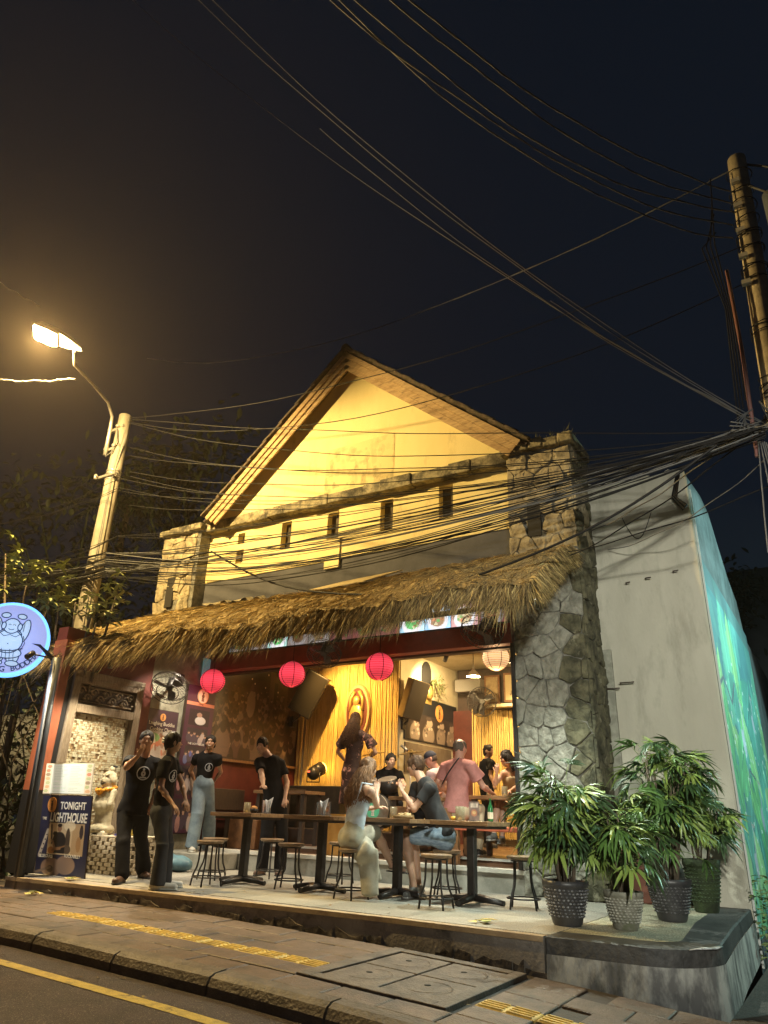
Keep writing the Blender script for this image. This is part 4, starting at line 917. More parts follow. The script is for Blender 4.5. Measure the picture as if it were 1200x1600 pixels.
for kind, a_, b_, sag, r, mi in CABLES:
    a_, b_ = Vector(a_), Vector(b_); n = 26; pts = []
    ph = random.random() * 6
    for i in range(n + 1):
        t = i / n; p = a_.lerp(b_, t); p.z -= sag * 4 * t * (1 - t) * (1 + (.06 * math.sin(7 * t + ph) if kind in ('bundle', 'skythick') else 0))
        p.z += .012 * math.sin(19 * t + ph); pts.append(p)
    bb = MB(); bb.tube(pts, r, 5, cap=False)
    if kind in ('skythick', 'lampL', 'rust'):
        bb.tube([p + Vector((0, math.cos(i * 1.9) * r * 1.4, math.sin(i * 1.9) * r * 1.4)) for i, p in enumerate(pts)], r * .7, 4, cap=False)
    o = bb.build('overhead_cable', m_cableg if mi else m_cable); lab, grp = CLAB[kind]; CN[kind] = CN.get(kind, -1) + 1
    if kind in CORD: lab = CORD[kind][CN[kind]] if CN[kind] < len(CORD[kind]) else lab
    tag(o, lab, 'cable', grp)

# pale end caps of the hub
b = MB()
for k in range(22): 
    a1 = random.uniform(0, 6.3); b.tube([(-.12 + .12 * math.cos(a1), 7.75, 4.98 + .12 * math.sin(a1)), (-.1 + .3 * math.cos(a1 + 1), 7.7, 4.95 + .2 * math.sin(a1 + 1.2)), (.0, 7.9, 4.9)], .009, 5)
tag(b.build('cable_knot', m_cableg), 'tangled knot of cables where all overhead lines meet at the right pole', 'cable knot')

# ============================================================ TREES AND BUSHES
def leaf_mesh(L, w, fold=.25, name='leaf', curl=.25, seg=3):
    b = MB(); vs = []; fs = []
    for i in range(seg + 1):
        t = i / seg; ww = w * math.sin(math.pi * (.08 + .86 * t)) ** .8 if 0 < i < seg else w * .1
        z = -curl * L * t * t
        vs += [(-ww, L * t, z + ww * fold), (0, L * t, z), (ww, L * t, z + ww * fold)]
    for i in range(seg):
        a_ = i * 3; fs += [(a_, a_ + 1, a_ + 4, a_ + 3), (a_ + 1, a_ + 2, a_ + 5, a_ + 4)]
    return vs, fs
m_leafg = mat('green_leaf', (.20, .22, .07), .5, (.11, .13, .04), 6, col3=(.16, .15, .05), sc3=3)
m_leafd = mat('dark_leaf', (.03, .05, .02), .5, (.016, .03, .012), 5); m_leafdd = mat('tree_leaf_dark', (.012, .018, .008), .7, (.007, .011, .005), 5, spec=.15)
m_bark = mat('bark', (.12, .09, .06), .9, (.06, .045, .03), 9, bump=.5)
def scatter_leaves(b, c, r, n, L, w, up=.2):
    for k in range(n):
        p = Vector(c) + Vector((random.gauss(0, r[0]), random.gauss(0, r[1]), random.gauss(0, r[2]))) * .55
        vs, fs = leaf_mesh(L * random.uniform(.6, 1.2), w * random.uniform(.7, 1.2))
        q = Quaternion((0, 0, 1), random.uniform(0, 6.28)) @ Quaternion((1, 0, 0), random.gauss(up, .6))
        b.add([p + q @ Vector(v) for v in vs], fs, False)
def leafy(name, label, base, tips, leafm, n, L, w, cat='tree', r=(.3, .3, .22), group=None):
    t = thing(name, label, cat, base, 0, group)
    b = MB(); 
    for tip in tips:
        a_ = Vector(base); e = Vector(tip); mid = a_.lerp(e, .5) + Vector((random.uniform(-.2, .2), random.uniform(-.2, .2), random.uniform(0, .25)))
        b.tube([a_, mid, e], [.05, .03, .012], 7)
    b.build('trunk', m_bark, t)
    b = MB()
    for tip in tips:
        for q in range(n):
            c = Vector(tip) + Vector((random.gauss(0, r[0]), random.gauss(0, r[1]), random.gauss(0, r[2])))
            d0 = random.uniform(0, 6.28)
            for k in range(7):     # whorl of leaves
                vs, fs = leaf_mesh(L * random.uniform(.7, 1.15), w, curl=.35)
                qq = Quaternion((0, 0, 1), d0 + k * .9) @ Quaternion((1, 0, 0), random.uniform(-.3, .7)); b.add([c + qq @ Vector(v) for v in vs], fs)
    tag(b.build('crown', leafm, t), kind='stuff')
    return t
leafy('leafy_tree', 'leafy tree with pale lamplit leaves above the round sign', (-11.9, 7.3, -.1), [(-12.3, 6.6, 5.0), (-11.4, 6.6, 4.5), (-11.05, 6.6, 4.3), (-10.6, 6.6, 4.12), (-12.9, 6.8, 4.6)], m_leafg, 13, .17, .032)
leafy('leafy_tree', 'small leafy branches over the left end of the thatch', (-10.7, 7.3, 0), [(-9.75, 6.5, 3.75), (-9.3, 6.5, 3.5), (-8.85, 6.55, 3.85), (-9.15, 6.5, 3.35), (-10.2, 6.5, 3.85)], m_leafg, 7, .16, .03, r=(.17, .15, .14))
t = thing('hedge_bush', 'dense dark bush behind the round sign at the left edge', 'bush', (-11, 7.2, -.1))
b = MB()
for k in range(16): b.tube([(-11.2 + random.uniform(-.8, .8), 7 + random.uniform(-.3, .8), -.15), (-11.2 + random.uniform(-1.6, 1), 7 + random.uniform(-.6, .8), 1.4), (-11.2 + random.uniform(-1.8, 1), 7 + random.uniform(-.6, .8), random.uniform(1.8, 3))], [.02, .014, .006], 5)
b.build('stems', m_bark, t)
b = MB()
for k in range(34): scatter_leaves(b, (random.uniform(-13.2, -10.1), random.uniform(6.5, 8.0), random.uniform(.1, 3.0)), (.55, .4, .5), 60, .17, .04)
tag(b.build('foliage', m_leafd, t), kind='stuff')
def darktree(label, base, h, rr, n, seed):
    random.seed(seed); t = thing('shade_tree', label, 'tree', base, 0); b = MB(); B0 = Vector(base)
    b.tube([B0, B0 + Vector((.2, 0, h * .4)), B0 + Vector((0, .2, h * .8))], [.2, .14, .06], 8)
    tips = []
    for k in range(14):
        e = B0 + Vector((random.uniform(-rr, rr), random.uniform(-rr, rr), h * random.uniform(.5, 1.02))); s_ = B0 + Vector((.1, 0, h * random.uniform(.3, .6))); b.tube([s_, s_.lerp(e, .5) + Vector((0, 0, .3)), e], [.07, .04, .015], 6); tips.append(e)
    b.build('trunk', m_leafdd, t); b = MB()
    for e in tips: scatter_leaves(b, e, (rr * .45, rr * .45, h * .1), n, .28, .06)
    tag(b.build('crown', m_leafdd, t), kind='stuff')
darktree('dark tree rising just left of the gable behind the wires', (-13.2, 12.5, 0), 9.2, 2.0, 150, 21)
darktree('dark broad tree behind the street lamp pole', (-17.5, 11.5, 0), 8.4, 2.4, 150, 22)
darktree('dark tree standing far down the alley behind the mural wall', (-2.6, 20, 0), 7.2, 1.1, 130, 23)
# pale wall glimpsed behind the bush, low shop front
b = MB(); b.box((-16, 9.2, -.2), (-12.3, 9.35, 2.6)); tag(b.build('garden_wall', mat('pale_garden_wall', (.35, .36, .38), .8, (.25, .26, .28), 3)), 'pale wall glimpsed through the dark bush at the left edge', 'wall')
random.seed(99)
# ============================================================ LAMPS OF THE PLACE AND ADDED LAMPS
def downlight(x, y, z, e, col, to=None, label='small cylindrical downlight hanging under the thatch', ang=110, grp='downlights under the thatch'):
    t = thing('downlight', label, 'downlight', (x, y, z), 0, grp)
    b = MB(); b.lathe([(.032, .13), (.034, .12), (.034, 0), (.028, 0), (.026, .03)], 14, (x, y, z), cap=True); b.build('body', m_blackm, t)
    b = MB(); b.tube([(x, y, z + .13), (x, y, z + .42)], .006, 5); b.build('stem', m_blackm, t)
    b = MB(); b.lathe([(0, .012), (.026, .014)], 14, (x, y, z)); b.build('lens', mat('downlight_glow', (1, 1, 1), .3, emit=(.95, 1, .95), estr=25), t)
    spot('downlight_beam', (x, y, z - .012), to or (x, y, 0), e, col, ang, .6, .03, t)
CW = (.90, 1.0, .86)
downlight(-2.80, 7.85, 3.28, 330, CW, label='small cylindrical downlight against the stone column at the right end of the thatch', grp=None, ang=120)
downlight(-4.05, 7.7, 3.25, 230, CW, (-4.05, 7.7, 0), label='small cylindrical downlight under the thatch above the rightmost table'); downlight(-5.6, 7.65, 3.2, 70, (1, .88, .66), label='small cylindrical downlight under the thatch above the second terrace table'); downlight(-7.7, 6.9, 2.86, 170, (1, .86, .62), label='small cylindrical downlight under the thatch above the standing staff'); downlight(-8.9, 6.7, 2.70, 200, (1, .88, .62), label='small cylindrical downlight under the thatch above the TONIGHT banner'); downlight(-8.7, 8.1, 3.2, 150, (1, .88, .66), (-9.5, 8.5, 1.2), label='small cylindrical downlight under the thatch aimed at the cooking class poster')

t = thing('added_spotlight', 'small added fill spotlight on the round sign post aimed at the banner and statue', 'spotlight', (-9.26, 5.62, 2.7))  # spotlight added to brighten the banner, statue and door
b = MB(); b.tube([(-9.26, 5.98, 2.74), (-9.26, 5.7, 2.74)], .012, 6); b.tube([(-9.27, 5.7, 2.76), (-9.24, 5.6, 2.68)], .04, 10); b.build('body', m_blackm, t)
spot('added_spot_beam', (-9.22, 5.56, 2.64), (-8.9, 6.9, .9), 260, (1, .92, .74), 78, .8, .05, t)
# ---- interior lamps
WARM = (1, .60, .16)
def ceil_spot(x, y, z, to, e, col, label, ang=100):
    t = thing('ceiling_spotlight', label, 'spotlight', (x, y, z))
    d = (Vector(to) - Vector((x, y, z))).normalized(); p = Vector((x, y, z))
    b = MB(); b.tube([p + Vector((0, 0, .13)), p], .012, 6); b.tube([p - d * .05, p + d * .08], .045, 12); b.build('body', m_blackm, t)
    b = MB(); b.tube([p + d * .081, p + d * .084], .038, 12); b.build('lens', mat('warm_lens', (1, .8, .5), .3, emit=(1, .8, .5), estr=15), t)
    spot('spot_beam', p + d * .1, to, e, col, ang, .7, .04, t)
ceil_spot(-8.2, 10.6, 3.74, (-8.2, 12.4, 2.2), 480, WARM, 'spotlight on the ceiling washing the bamboo wall behind the stage')
ceil_spot(-6.3, 12.4, 3.74, (-7.1, 13.2, 3.0), 340, (1, .72, .36), 'spotlight on the ceiling washing the inner side wall')
ceil_spot(-5.2, 12.9, 3.74, (-5.0, 14.2, 1.8), 520, (1, .74, .36), 'spotlight on the ceiling washing the curved bamboo at the back')
ceil_spot(-5.0, 10.3, 3.74, (-5.0, 10.2, .5), 560, (1, .80, .52), 'spotlight on the ceiling above the inner tables', 120)
ceil_spot(-7.6, 10.2, 3.74, (-8.0, 10.2, .5), 200, (1, .75, .45), 'spotlight on the ceiling above the left bench', 120)

# teal floodlight in the alley and unseen cool lamp added for the pale wall
t = thing('flood_light', 'small floodlight over the alley shining on the mural', 'floodlight', (2.3, 12.6, 4.4))
b = MB(); b.obox((2.3, 12.6, 4.4), (.12, .16, .09), Matrix.Rotation(R(30), 3, 'Y')); b.build('housing', m_blackm, t)
b = MB(); b.obox((2.2, 12.6, 4.33), (.012, .13, .07), Matrix.Rotation(R(30), 3, 'Y')); b.build('glass', mat('teal_glow', (.5, 1, .9), .3, emit=(.4, 1, .85), estr=12), t)
b = MB(); b.tube([(2.3, 12.6, -.5), (2.35, 12.6, 2), (2.35, 12.6, 4.35)], .04, 8); b.build('post', m_steel, t)
spot('flood_beam', (2.14, 12.6, 4.3), (-1.2, 12.3, 2.0), 900, (.56, 1, .92), 122, .12, .05, t)
t = thing('street_lamp', 'unseen cool white lamp added beyond the road', 'street lamp', (3.2, -3.5, -.6))
b = MB(); b.tube([(3.2, -3.5, -.7), (3.2, -3.5, 3.5), (3.0, -3.0, 3.85), (2.6, -2.2, 3.92)], [.09, .07, .04, .03], 10); b.build('pole', m_steel, t)
b = MB(); b.obox((2.5, -2.0, 3.92), (.12, .3, .04)); b.build('head', m_steel, t)
b = MB(); b.obox((2.5, -2.0, 3.87), (.1, .26, .012)); b.build('lens', mat('cool_lens', (1, 1, 1), .3, emit=(.85, .95, 1), estr=20), t)
spot('cool_beam', (2.5, -1.95, 3.8), (-1.75, 9.2, 2.3), 5600, (.97, .96, .82), 40, .8, .22, t)
spot('kerb_beam', (2.5, -1.95, 3.8), (-.8, 6.2, -.4), 110, (.62, .78, 1), 60, 1, .15, t)

# ---- stage, bench, inner furniture
b = MB(); b.box((-9.5, 10.55, .277), (-6.3, 12.05, .6)); tag(b.build('stage', m_darkw, bevel=.006), 'low dark wooden stage in front of the bamboo wall', 'stage')
def plank_bench(name, label, x0, x1, y0, y1, zs, zf, seatm, legm, cat='bench', back=None):
    t = thing(name, label, cat, ((x0 + x1) / 2, (y0 + y1) / 2, zf))
    b = MB(); b.box((x0, y0, zs - .06), (x1, y1, zs)); b.build('seat', seatm, t, bevel=.012)
    for (x, y) in ((x0 + .05, y0 + .05), (x1 - .05, y0 + .05), (x0 + .05, y1 - .05), (x1 - .05, y1 - .05)):
        b = MB(); b.box((x - .04, y - .04, zf), (x + .04, y + .04, zs - .06)); b.build('leg', legm, t, bevel=.004)
    if back: b = MB(); b.box(*back); b.build('backrest', legm, t, bevel=.01)
    return t
plank_bench('wooden_bench', 'brown wooden bench along the left maroon wall', -9.46, -8.95, 9.6, 10.5, .80, .28, m_brownw, m_darkw, back=((-9.5, 9.6, .85), (-9.46, 10.5, 1.2)))
plank_bench('padded_bench', 'bench with a red orange cushion beside the stone column', -4.75, -3.72, 9.5, 9.95, .76, .28, mat('orange_cushion', (.42, .10, .045), .7, (.32, .07, .03), 5, bump=.15), m_brownw)
b = MB(); b.box((-8.95, 9.62, .28), (-8.35, 9.95, .72)); tag(b.build('wooden_crate_box', m_brownw, bevel=.01), 'brown wooden box standing on the step behind the left table', 'box')
def inner_table(label, x0, x1, y0, y1, zt, zf, topm=None, n=2):
    t = thing('inner_table', label, 'table', ((x0 + x1) / 2, (y0 + y1) / 2, zf))
    k = 3; w = (y1 - y0) / k
    for i in range(k): b = MB(); b.box((x0, y0 + i * w + .002, zt - .05), (x1, y0 + (i + 1) * w - .002, zt)); b.build('top_plank', topm or m_tabw, t, bevel=.004)
    for (x, y) in ((x0 + .08, y0 + .08), (x1 - .08, y0 + .08), (x0 + .08, y1 - .08), (x1 - .08, y1 - .08)):
        b = MB(); b.box((x - .035, y - .035, zf), (x + .035, y + .035, zt - .05)); b.build('leg', m_darkw, t)
    return t
inner_table('thick wooden table beside the column with two candles and a menu card', -4.72, -3.72, 9.95, 10.6, 1.16, .28)
inner_table('dark wooden counter table in front of the stage at the left', -8.6, -7.5, 9.75, 10.3, 1.18, .28)
inner_table('small dark table by the left maroon wall behind the first terrace table', -9.3, -8.6, 10.7, 11.2, 1.25, .6, m_darkw)
inner_table('wooden table on the floor between the seated man and the drummer', -5.9, -5.0, 9.7, 10.3, 1.12, .28)
for (x, lab) in ((-5.62, 'broad wooden post leg under the inner table behind the seated man'), (-4.85, 'broad wooden post leg just left of the red cushion bench')):
    b = MB(); b.box((x - .09, 9.55, .278), (x + .09, 9.68, .98)); tag(b.build('wooden_post', m_brownw, bevel=.008), lab, 'post')
b = MB(); b.box((-6.95, 9.6, .28), (-6.6, 9.64, .85)); b2 = MB()
tag(b.build('lit_panel', mat('amber_panel', (.6, .33, .08), .6, (.5, .25, .05), 5)), 'small amber wooden panel low under the terrace tables', 'panel')

# photo mural of a crowded bar on the left wall
ph = thing('crowd_photo', 'very large dark brown photograph of a crowded bar covering the left side wall', 'wall photo', (-9.5, 10.7, 1.7))
cv = Canvas(190, 130, (.055, .03, .022)); cv.re(0, .75, 1, 1, (.035, .022, .018)); cv.re(.62, .3, .85, .85, (.10, .06, .04)); cv.re(.68, .55, .72, .75, (.03, .02, .015)); cv.noise(.3, 9)
for row in range(9):
    y = .62 - row * .06; s_ = .012 + row * .0045
    for k in range(26 - row * 2):
        x = random.uniform(.03, .97); yy = y + random.uniform(-.03, .03); sk = random.choice([(.20, .12, .08), (.26, .17, .12), (.16, .09, .06), (.09, .05, .04)])
        cl = random.choice([(.03, .02, .018), (.06, .035, .03), (.16, .11, .09), (.09, .05, .045), (.04, .026, .02)])
        cv.el(x, yy - s_ * 2.6, s_ * 1.5, s_ * 2.6, cl, 0, .9); cv.el(x, yy, s_ * .62, s_ * 1.2, sk, 0, .9); cv.el(x, yy + s_ * .6, s_ * .65, s_ * .8, (.03, .018, .013), 0, .85)
cv.el(.15, .1, .09, .16, (.16, .10, .075)); cv.el(.15, .26, .035, .06, (.04, .024, .018)); cv.el(.42, .5, .05, .13, (.20, .14, .11)); cv.el(.42, .66, .02, .035, (.10, .05, .04))
for k in range(16): cv.el(random.uniform(.05, .75), random.uniform(.66, .95), .006, .009, (.9, .75, .55))
for k in range(14): cv.el(random.uniform(.05, .9), random.uniform(.02, .12), .04, .008, (.14, .09, .07), 0, .6)
cv.a *= .85; cv.panel('photo_print', 2.5, 2.0, LSIDE((-9.545, 9.46, 1.74)), ph, .38)
b = MB(); b.box((-9.56, 9.44, 1.71), (-9.548, 11.98, 3.76)); b.build('backing_board', m_darkw, ph)

# emblem helper: a round badge with a small standing round-bellied figure
def emblem(M, r, parent, disc, fig, name='emblem', ring=None, t=.006):
    b = MB(); b.prism([(r * math.cos(a), r * math.sin(a)) for a in np.linspace(0, 2 * math.pi, 28, endpoint=False)], t, M); b.build(name, disc, parent)
    if ring:
        b = MB(); n = 32; vs = []
        for q in (1.0, .9):
            for a in np.linspace(0, 2 * math.pi, n, endpoint=False): vs.append(M @ Vector((q * r * math.cos(a), q * r * math.sin(a), t + .002)))
        b.add(vs, [(i, (i + 1) % n, n + (i + 1) % n, n + i) for i in range(n)]); b.build(name + '_ring', ring, parent)
    b = MB(); Z = t + .0015
    def e(x, y, rx, ry, h=.002, rot=0):
        c, s_ = math.cos(rot), math.sin(rot); pts = []
        for a in np.linspace(0, 2 * math.pi, 14, endpoint=False):
            u, v = rx * math.cos(a), ry * math.sin(a); pts.append(((x + u * c - v * s_) * r, (y + u * s_ + v * c) * r))
        b.prism(pts, h, M @ Matrix.Translation((0, 0, Z)), taper=.8)
    e(0, .38, .13, .15); e(0, .02, .26, .27); e(-.16, .5, .06, .22, rot=.15); e(.16, .5, .06, .22, rot=-.15); e(-.12, -.38, .1, .2); e(.12, -.38, .1, .2); e(0, -.6, .3, .07)
    b.build(name + '_figure', fig, parent)
def P_(name, c, r=.5, e=None, es=0): return mat(name, c, r, emit=e, estr=es)
m_orange = P_('print_orange', (.65, .28, .08)); m_cr = P_('print_cream', (.75, .68, .52)); m_navy = P_('print_navy', (.018, .02, .05)); m_maroonp = P_('print_maroon', (.07, .012, .035)); m_wh = P_('print_white', (.82, .82, .8)); m_brn = P_('print_brown', (.12, .05, .025)); m_blk = P_('print_black', (.012, .012, .014))

ov = thing('oval_plaque', 'oval gilt plaque of a round-bellied figure on the bamboo wall', 'plaque', (-8.05, 11.98, 2.3))
b = MB(); b.prism([(.31 * math.cos(a), .56 * math.sin(a)) for a in np.linspace(0, 2 * math.pi, 32, endpoint=False)], .05, FRONT((-8.05, 12.0, 2.72)), taper=.93); b.build('plaque', mat('tan_plaque', (.52, .33, .16), .5, (.4, .24, .12), 6), ov)
b = MB(); b.prism([(.24 * math.cos(a), .47 * math.sin(a)) for a in np.linspace(0, 2 * math.pi, 32, endpoint=False)], .01, FRONT((-8.05, 11.95, 2.72))); b.build('inner_field', m_redwall, ov)
b = MB()
b.ball((-8.05, 11.93, 2.62), (.17, .05, .27)); b.ball((-8.05, 11.92, 2.93), (.085, .05, .1)); b.tube([(-8.2, 11.93, 2.75), (-8.19, 11.93, 2.98), (-8.1, 11.93, 3.12)], .035, 8); b.tube([(-7.9, 11.93, 2.75), (-7.91, 11.93, 2.98), (-8.0, 11.93, 3.12)], .035, 8); b.ball((-8.05, 11.9, 2.55), (.1, .03, .11))
b.build('figure', mat('gilt', (.62, .42, .15), .35, (.5, .3, .1), 8, metal=.4), ov)

# boards on the inner side wall
bd = thing('band_board', 'large black board with a band picture and round orange badge behind the drums', 'wall board', (-7.1, 13.3, 2.2))
b = MB(); b.box((-7.118, 12.2, 2.22), (-7.085, 14.45, 3.1)); b.build('board', m_blk, bd, bevel=.005)
cv = Canvas(180, 60, (.03, .022, .02))
for (x, s_) in ((.15, 1), (.42, 1.25), (.68, 1), (.9, 1)):
    cv.el(x, .25, .1 * s_, .4, (.22, .17, .13)); cv.el(x + .02, .72, .05 * s_, .17, (.34, .26, .2)); cv.el(x, .88, .05 * s_, .08, (.06, .045, .04))
    for k in range(8): cv.el(x + random.uniform(-.08, .08), random.uniform(.05, .7), .02, .06, random.choice([(.45, .38, .3), (.08, .06, .05), (.3, .22, .17)]))
cv.panel('band_print', 2.1, .5, LSIDE((-7.082, 12.28, 2.25)), bd, .45)
emblem(LSIDE((-7.08, 13.62, 2.86)), .17, bd, m_orange, m_brn, 'badge')
gb = thing('grey_board', 'plain grey brown board hanging under the black band board', 'wall board', (-7.1, 13.2, 1.7)); b = MB(); b.box((-7.118, 12.24, 1.62), (-7.09, 14.2, 2.17)); b.build('board', mat('grey_brown_board', (.17, .13, .09), .6, (.12, .09, .06), 4), gb, bevel=.004)
ar = thing('arched_niche', 'dark arched niche with a hanging plant high on the inner side wall', 'niche', (-7.11, 13.1, 3.1))
b = MB(); b.prism([(-.2, -.4), (.2, -.4)] + [(.2 * math.cos(a), .22 + .22 * math.sin(a)) for a in np.linspace(0, math.pi, 12)], .015, LSIDE((-7.118, 13.1, 3.42))); b.build('arch', m_dark, ar)
b = MB(); b.prism([(-.15, -.05), (.15, -.05), (.2, .32), (-.2, .32)], .02, LSIDE((-7.10, 13.12, 3.04))); b.ball((-7.05, 13.12, 3.22), (.08, .12, .15)); b.build('brass_vase', mat('brass', (.55, .38, .12), .35, metal=.6), ar)
b = MB()
for k in range(12):
    a_ = random.uniform(-.5, 1.6); b.tube([(-7.05, 13.15, 3.4), (-6.95, 13.15 + .2 * a_, 3.55 - .05 * k * .3), (-6.9, 13.2 + .3 * a_, 3.3 - .1 * random.random() * 2)], [.012, .01, .003], 4)
scatter_leaves(b, (-6.95, 13.4, 3.35), (.1, .22, .22), 50, .13, .016); b.build('plant', m_leafg, ar)

# loudspeakers on brackets
def speaker(label, c, ax_up, facing, h, w, d, bodym, grillm, wallpt, badge=False):
    t = thing('loudspeaker', label, 'loudspeaker', c)
    up = Vector(ax_up).normalized(); f = (Vector(facing) - up * Vector(facing).dot(up)).normalized(); s_ = f.cross(up)
    M3 = Matrix((s_, f, up)).transposed(); M4 = M3.to_4x4(); M4.translation = Vector(c)
    b = MB(); b.prism([(-w, d * .6), (w, d * .6), (w * .65, -d), (-w * .65, -d)], 2 * h, M4 @ Matrix.Translation((0, 0, -h))); b.build('cabinet', bodym, t, bevel=.012)
    b = MB(); b.prism([(-w * .93, -h * .95), (w * .93, -h * .95), (w * .93, h * .95), (-w * .93, h * .95)], .012, M4 @ Matrix(((1, 0, 0, 0), (0, 0, 1, d * .6), (0, 1, 0, 0), (0, 0, 0, 1)))); b.build('grille', grillm, t)
    b = MB(); b.tube([Vector(c) - up * h * .8, Vector(c) - up * h * 1.05 - Vector((0, 0, .03)), wallpt], .022, 8); b.obox(wallpt, (.04, .05, .1)); b.build('bracket', m_blackm, t)
    if badge: b = MB(); b.box((c[0], c[1], c[2]), (c[0] + .001, c[1] + .001, c[2] + .001))
    return t
speaker('black loudspeaker tilted on a bracket at the left of the bamboo wall', (-8.85, 11.45, 3.03), (.42, .1, .82), (.1, -.9, -.45), .43, .25, .24, m_blackm, mat('speaker_cloth', (.010, .008, .007), .9, spec=.1), (-9.45, 11.7, 2.55))
speaker('brown lit loudspeaker tilted on a bracket at the right end of the bamboo wall', (-6.82, 12.05, 2.92), (.30, .0, .9), (.85, -.45, -.35), .37, .21, .2, mat('speaker_brown', (.14, .09, .035), .5), mat('speaker_brown_cloth', (.05, .035, .02), .8), (-7.1, 12.15, 2.48))

# fans
def fan(label, c, n, r, arm_to, blur=False):
    t = thing('wall_fan', label, 'fan', c); n = Vector(n).normalized(); C_ = Vector(c); q = n.to_track_quat('Z', 'Y'); a, b_ = q @ Vector((1, 0, 0)), q @ Vector((0, 1, 0))
    b = MB()
    for rr, off in ((r, 0), (r * .97, .09), (r * .6, .12), (r, -.03)): b.tube([C_ + n * off + (a * math.cos(u) + b_ * math.sin(u)) * rr for u in np.linspace(0, 2 * math.pi, 29)], .006, 5, cap=False)
    for k in range(28):
        u = k / 28 * 2 * math.pi; d = a * math.cos(u) + b_ * math.sin(u)
        b.tube([C_ + n * .125 + d * .05, C_ + n * .12 + d * r * .6, C_ + n * .085 + d * r * .97, C_ + d * r], .0028, 3, cap=False)
        b.tube([C_ + d * r, C_ - n * .07 + d * r * .5, C_ - n * .08 + d * .08], .0028, 3, cap=False)
    b.build('cage', m_blackm, t)
    b = MB()
    for k in range(3):
        u = k / 3 * 2 * math.pi + .4; d = a * math.cos(u) + b_ * math.sin(u); e = n.cross(d)
        pts = [C_ + d * .04 - e * .02, C_ + d * r * .85 - e * r * .12 + n * .02, C_ + d * r * .88 + e * r * .25 - n * .02, C_ + d * r * .4 + e * r * .28 - n * .03, C_ + d * .05 + e * .03]
        b.add([p + n * .03 for p in pts] + [p + n * .024 for p in pts], [(0, 1, 2, 3, 4), (9, 8, 7, 6, 5)])
    b.build('blades', mat('fan_blade', (.05, .045, .045), .4), t)
    b = MB(); b.tube([C_ + n * .05, C_ - n * .02, C_ - n * .17, C_ - n * .22], [.05, .07, .065, .03], 12); b.build('motor', m_blackm, t)
    b = MB(); b.tube([C_ - n * .16, (C_ - n * .2).lerp(Vector(arm_to), .5), arm_to], .02, 8); b.obox(arm_to, (.05, .05, .08)); b.build('bracket', m_blackm, t)
fan('black cage fan tilted under the left end of the thatch beside the LIVE banner', (-9.1, 8.05, 2.66), (.3, -.55, -.8), .30, (-9.5, 8.6, 2.9))
fan('black cage fan hanging from the red beam between two red lanterns', (-6.7, 8.95, 3.2), (.1, -.5, -.86), .27, (-6.6, 9.24, 3.5))
fan('black cage fan tilted at the right end of the beam beside the column', (-3.98, 8.95, 3.28), (-.1, -.5, -.86), .30, (-3.9, 9.24, 3.45))
fan('round black cage fan on the dark pillar in front of the curved bamboo', (-6.16, 13.75, 3.08), (.45, -.9, 0), .30, (-6.5, 14.2, 3.0))

# lanterns
def lantern(label, c, r, colr, es, group, energy, lc):
    t = thing('paper_lantern', label, 'lantern', c, 0, group)
    b = MB(); N_, Mm = 32, 40; vs = []; fs = []
    for j in range(Mm + 1):
        ph_ = .16 + (math.pi - .32) * j / Mm
        rr = r * math.sin(ph_) * (1 + .022 * abs(math.sin(j * math.pi / 2.0 * .77)))
        for k in range(N_): u = 2 * math.pi * k / N_; vs.append((c[0] + rr * math.cos(u), c[1] + rr * math.sin(u), c[2] - r * .98 * math.cos(ph_)))
    for j in range(Mm):
        for k in range(N_): fs.append((j * N_ + k, j * N_ + (k + 1) % N_, (j + 1) * N_ + (k + 1) % N_, (j + 1) * N_ + k))
    b.add(vs, fs, True); sh = b.build('paper_shade', lantern_mat(colr, es), t)
    b = MB()
    for j in range(1, 16):
        ph_ = .16 + (math.pi - .32) * j / 16; rr = r * math.sin(ph_) * 1.03; z = c[2] - r * .98 * math.cos(ph_)
        b.tube([(c[0] + rr * math.cos(u), c[1] + rr * math.sin(u), z) for u in np.linspace(0, 2 * math.pi, 25)], .0038, 3, cap=False)
    for k in range(6):
        u = k / 6 * 2 * math.pi + .3; b.tube([(c[0] + r * 1.04 * math.sin(p) * math.cos(u), c[1] + r * 1.04 * math.sin(p) * math.sin(u), c[2] - r * 1.0 * math.cos(p)) for p in np.linspace(.16, math.pi - .16, 14)], .006, 3, cap=False)
    b.build('ribs', mat('rib_' + colr, (.10, .004, .008) if colr == 'red' else (.3, .2, .1), .6), t)
    b = MB(); b.tube([(c[0], c[1], c[2] + r * .97), (c[0], c[1], c[2] + r + .35)], .005, 5); b.build('cord', m_cable, t)
    b = MB(); b.lathe([(r * .17, 0), (r * .17, .012), (r * .12, .012)], 16, (c[0], c[1], c[2] - r * .98), cap=False); b.lathe([(r * .17, 0), (r * .17, .012), (r * .12, .012)], 16, (c[0], c[1], c[2] + r * .96), cap=False); b.build('rim', m_wh if colr != 'red' else mat('pinkrim', (.7, .3, .3), .5), t)
    point('lantern_light', (c[0], c[1], c[2] - r - .06), energy, lc, .1, t)
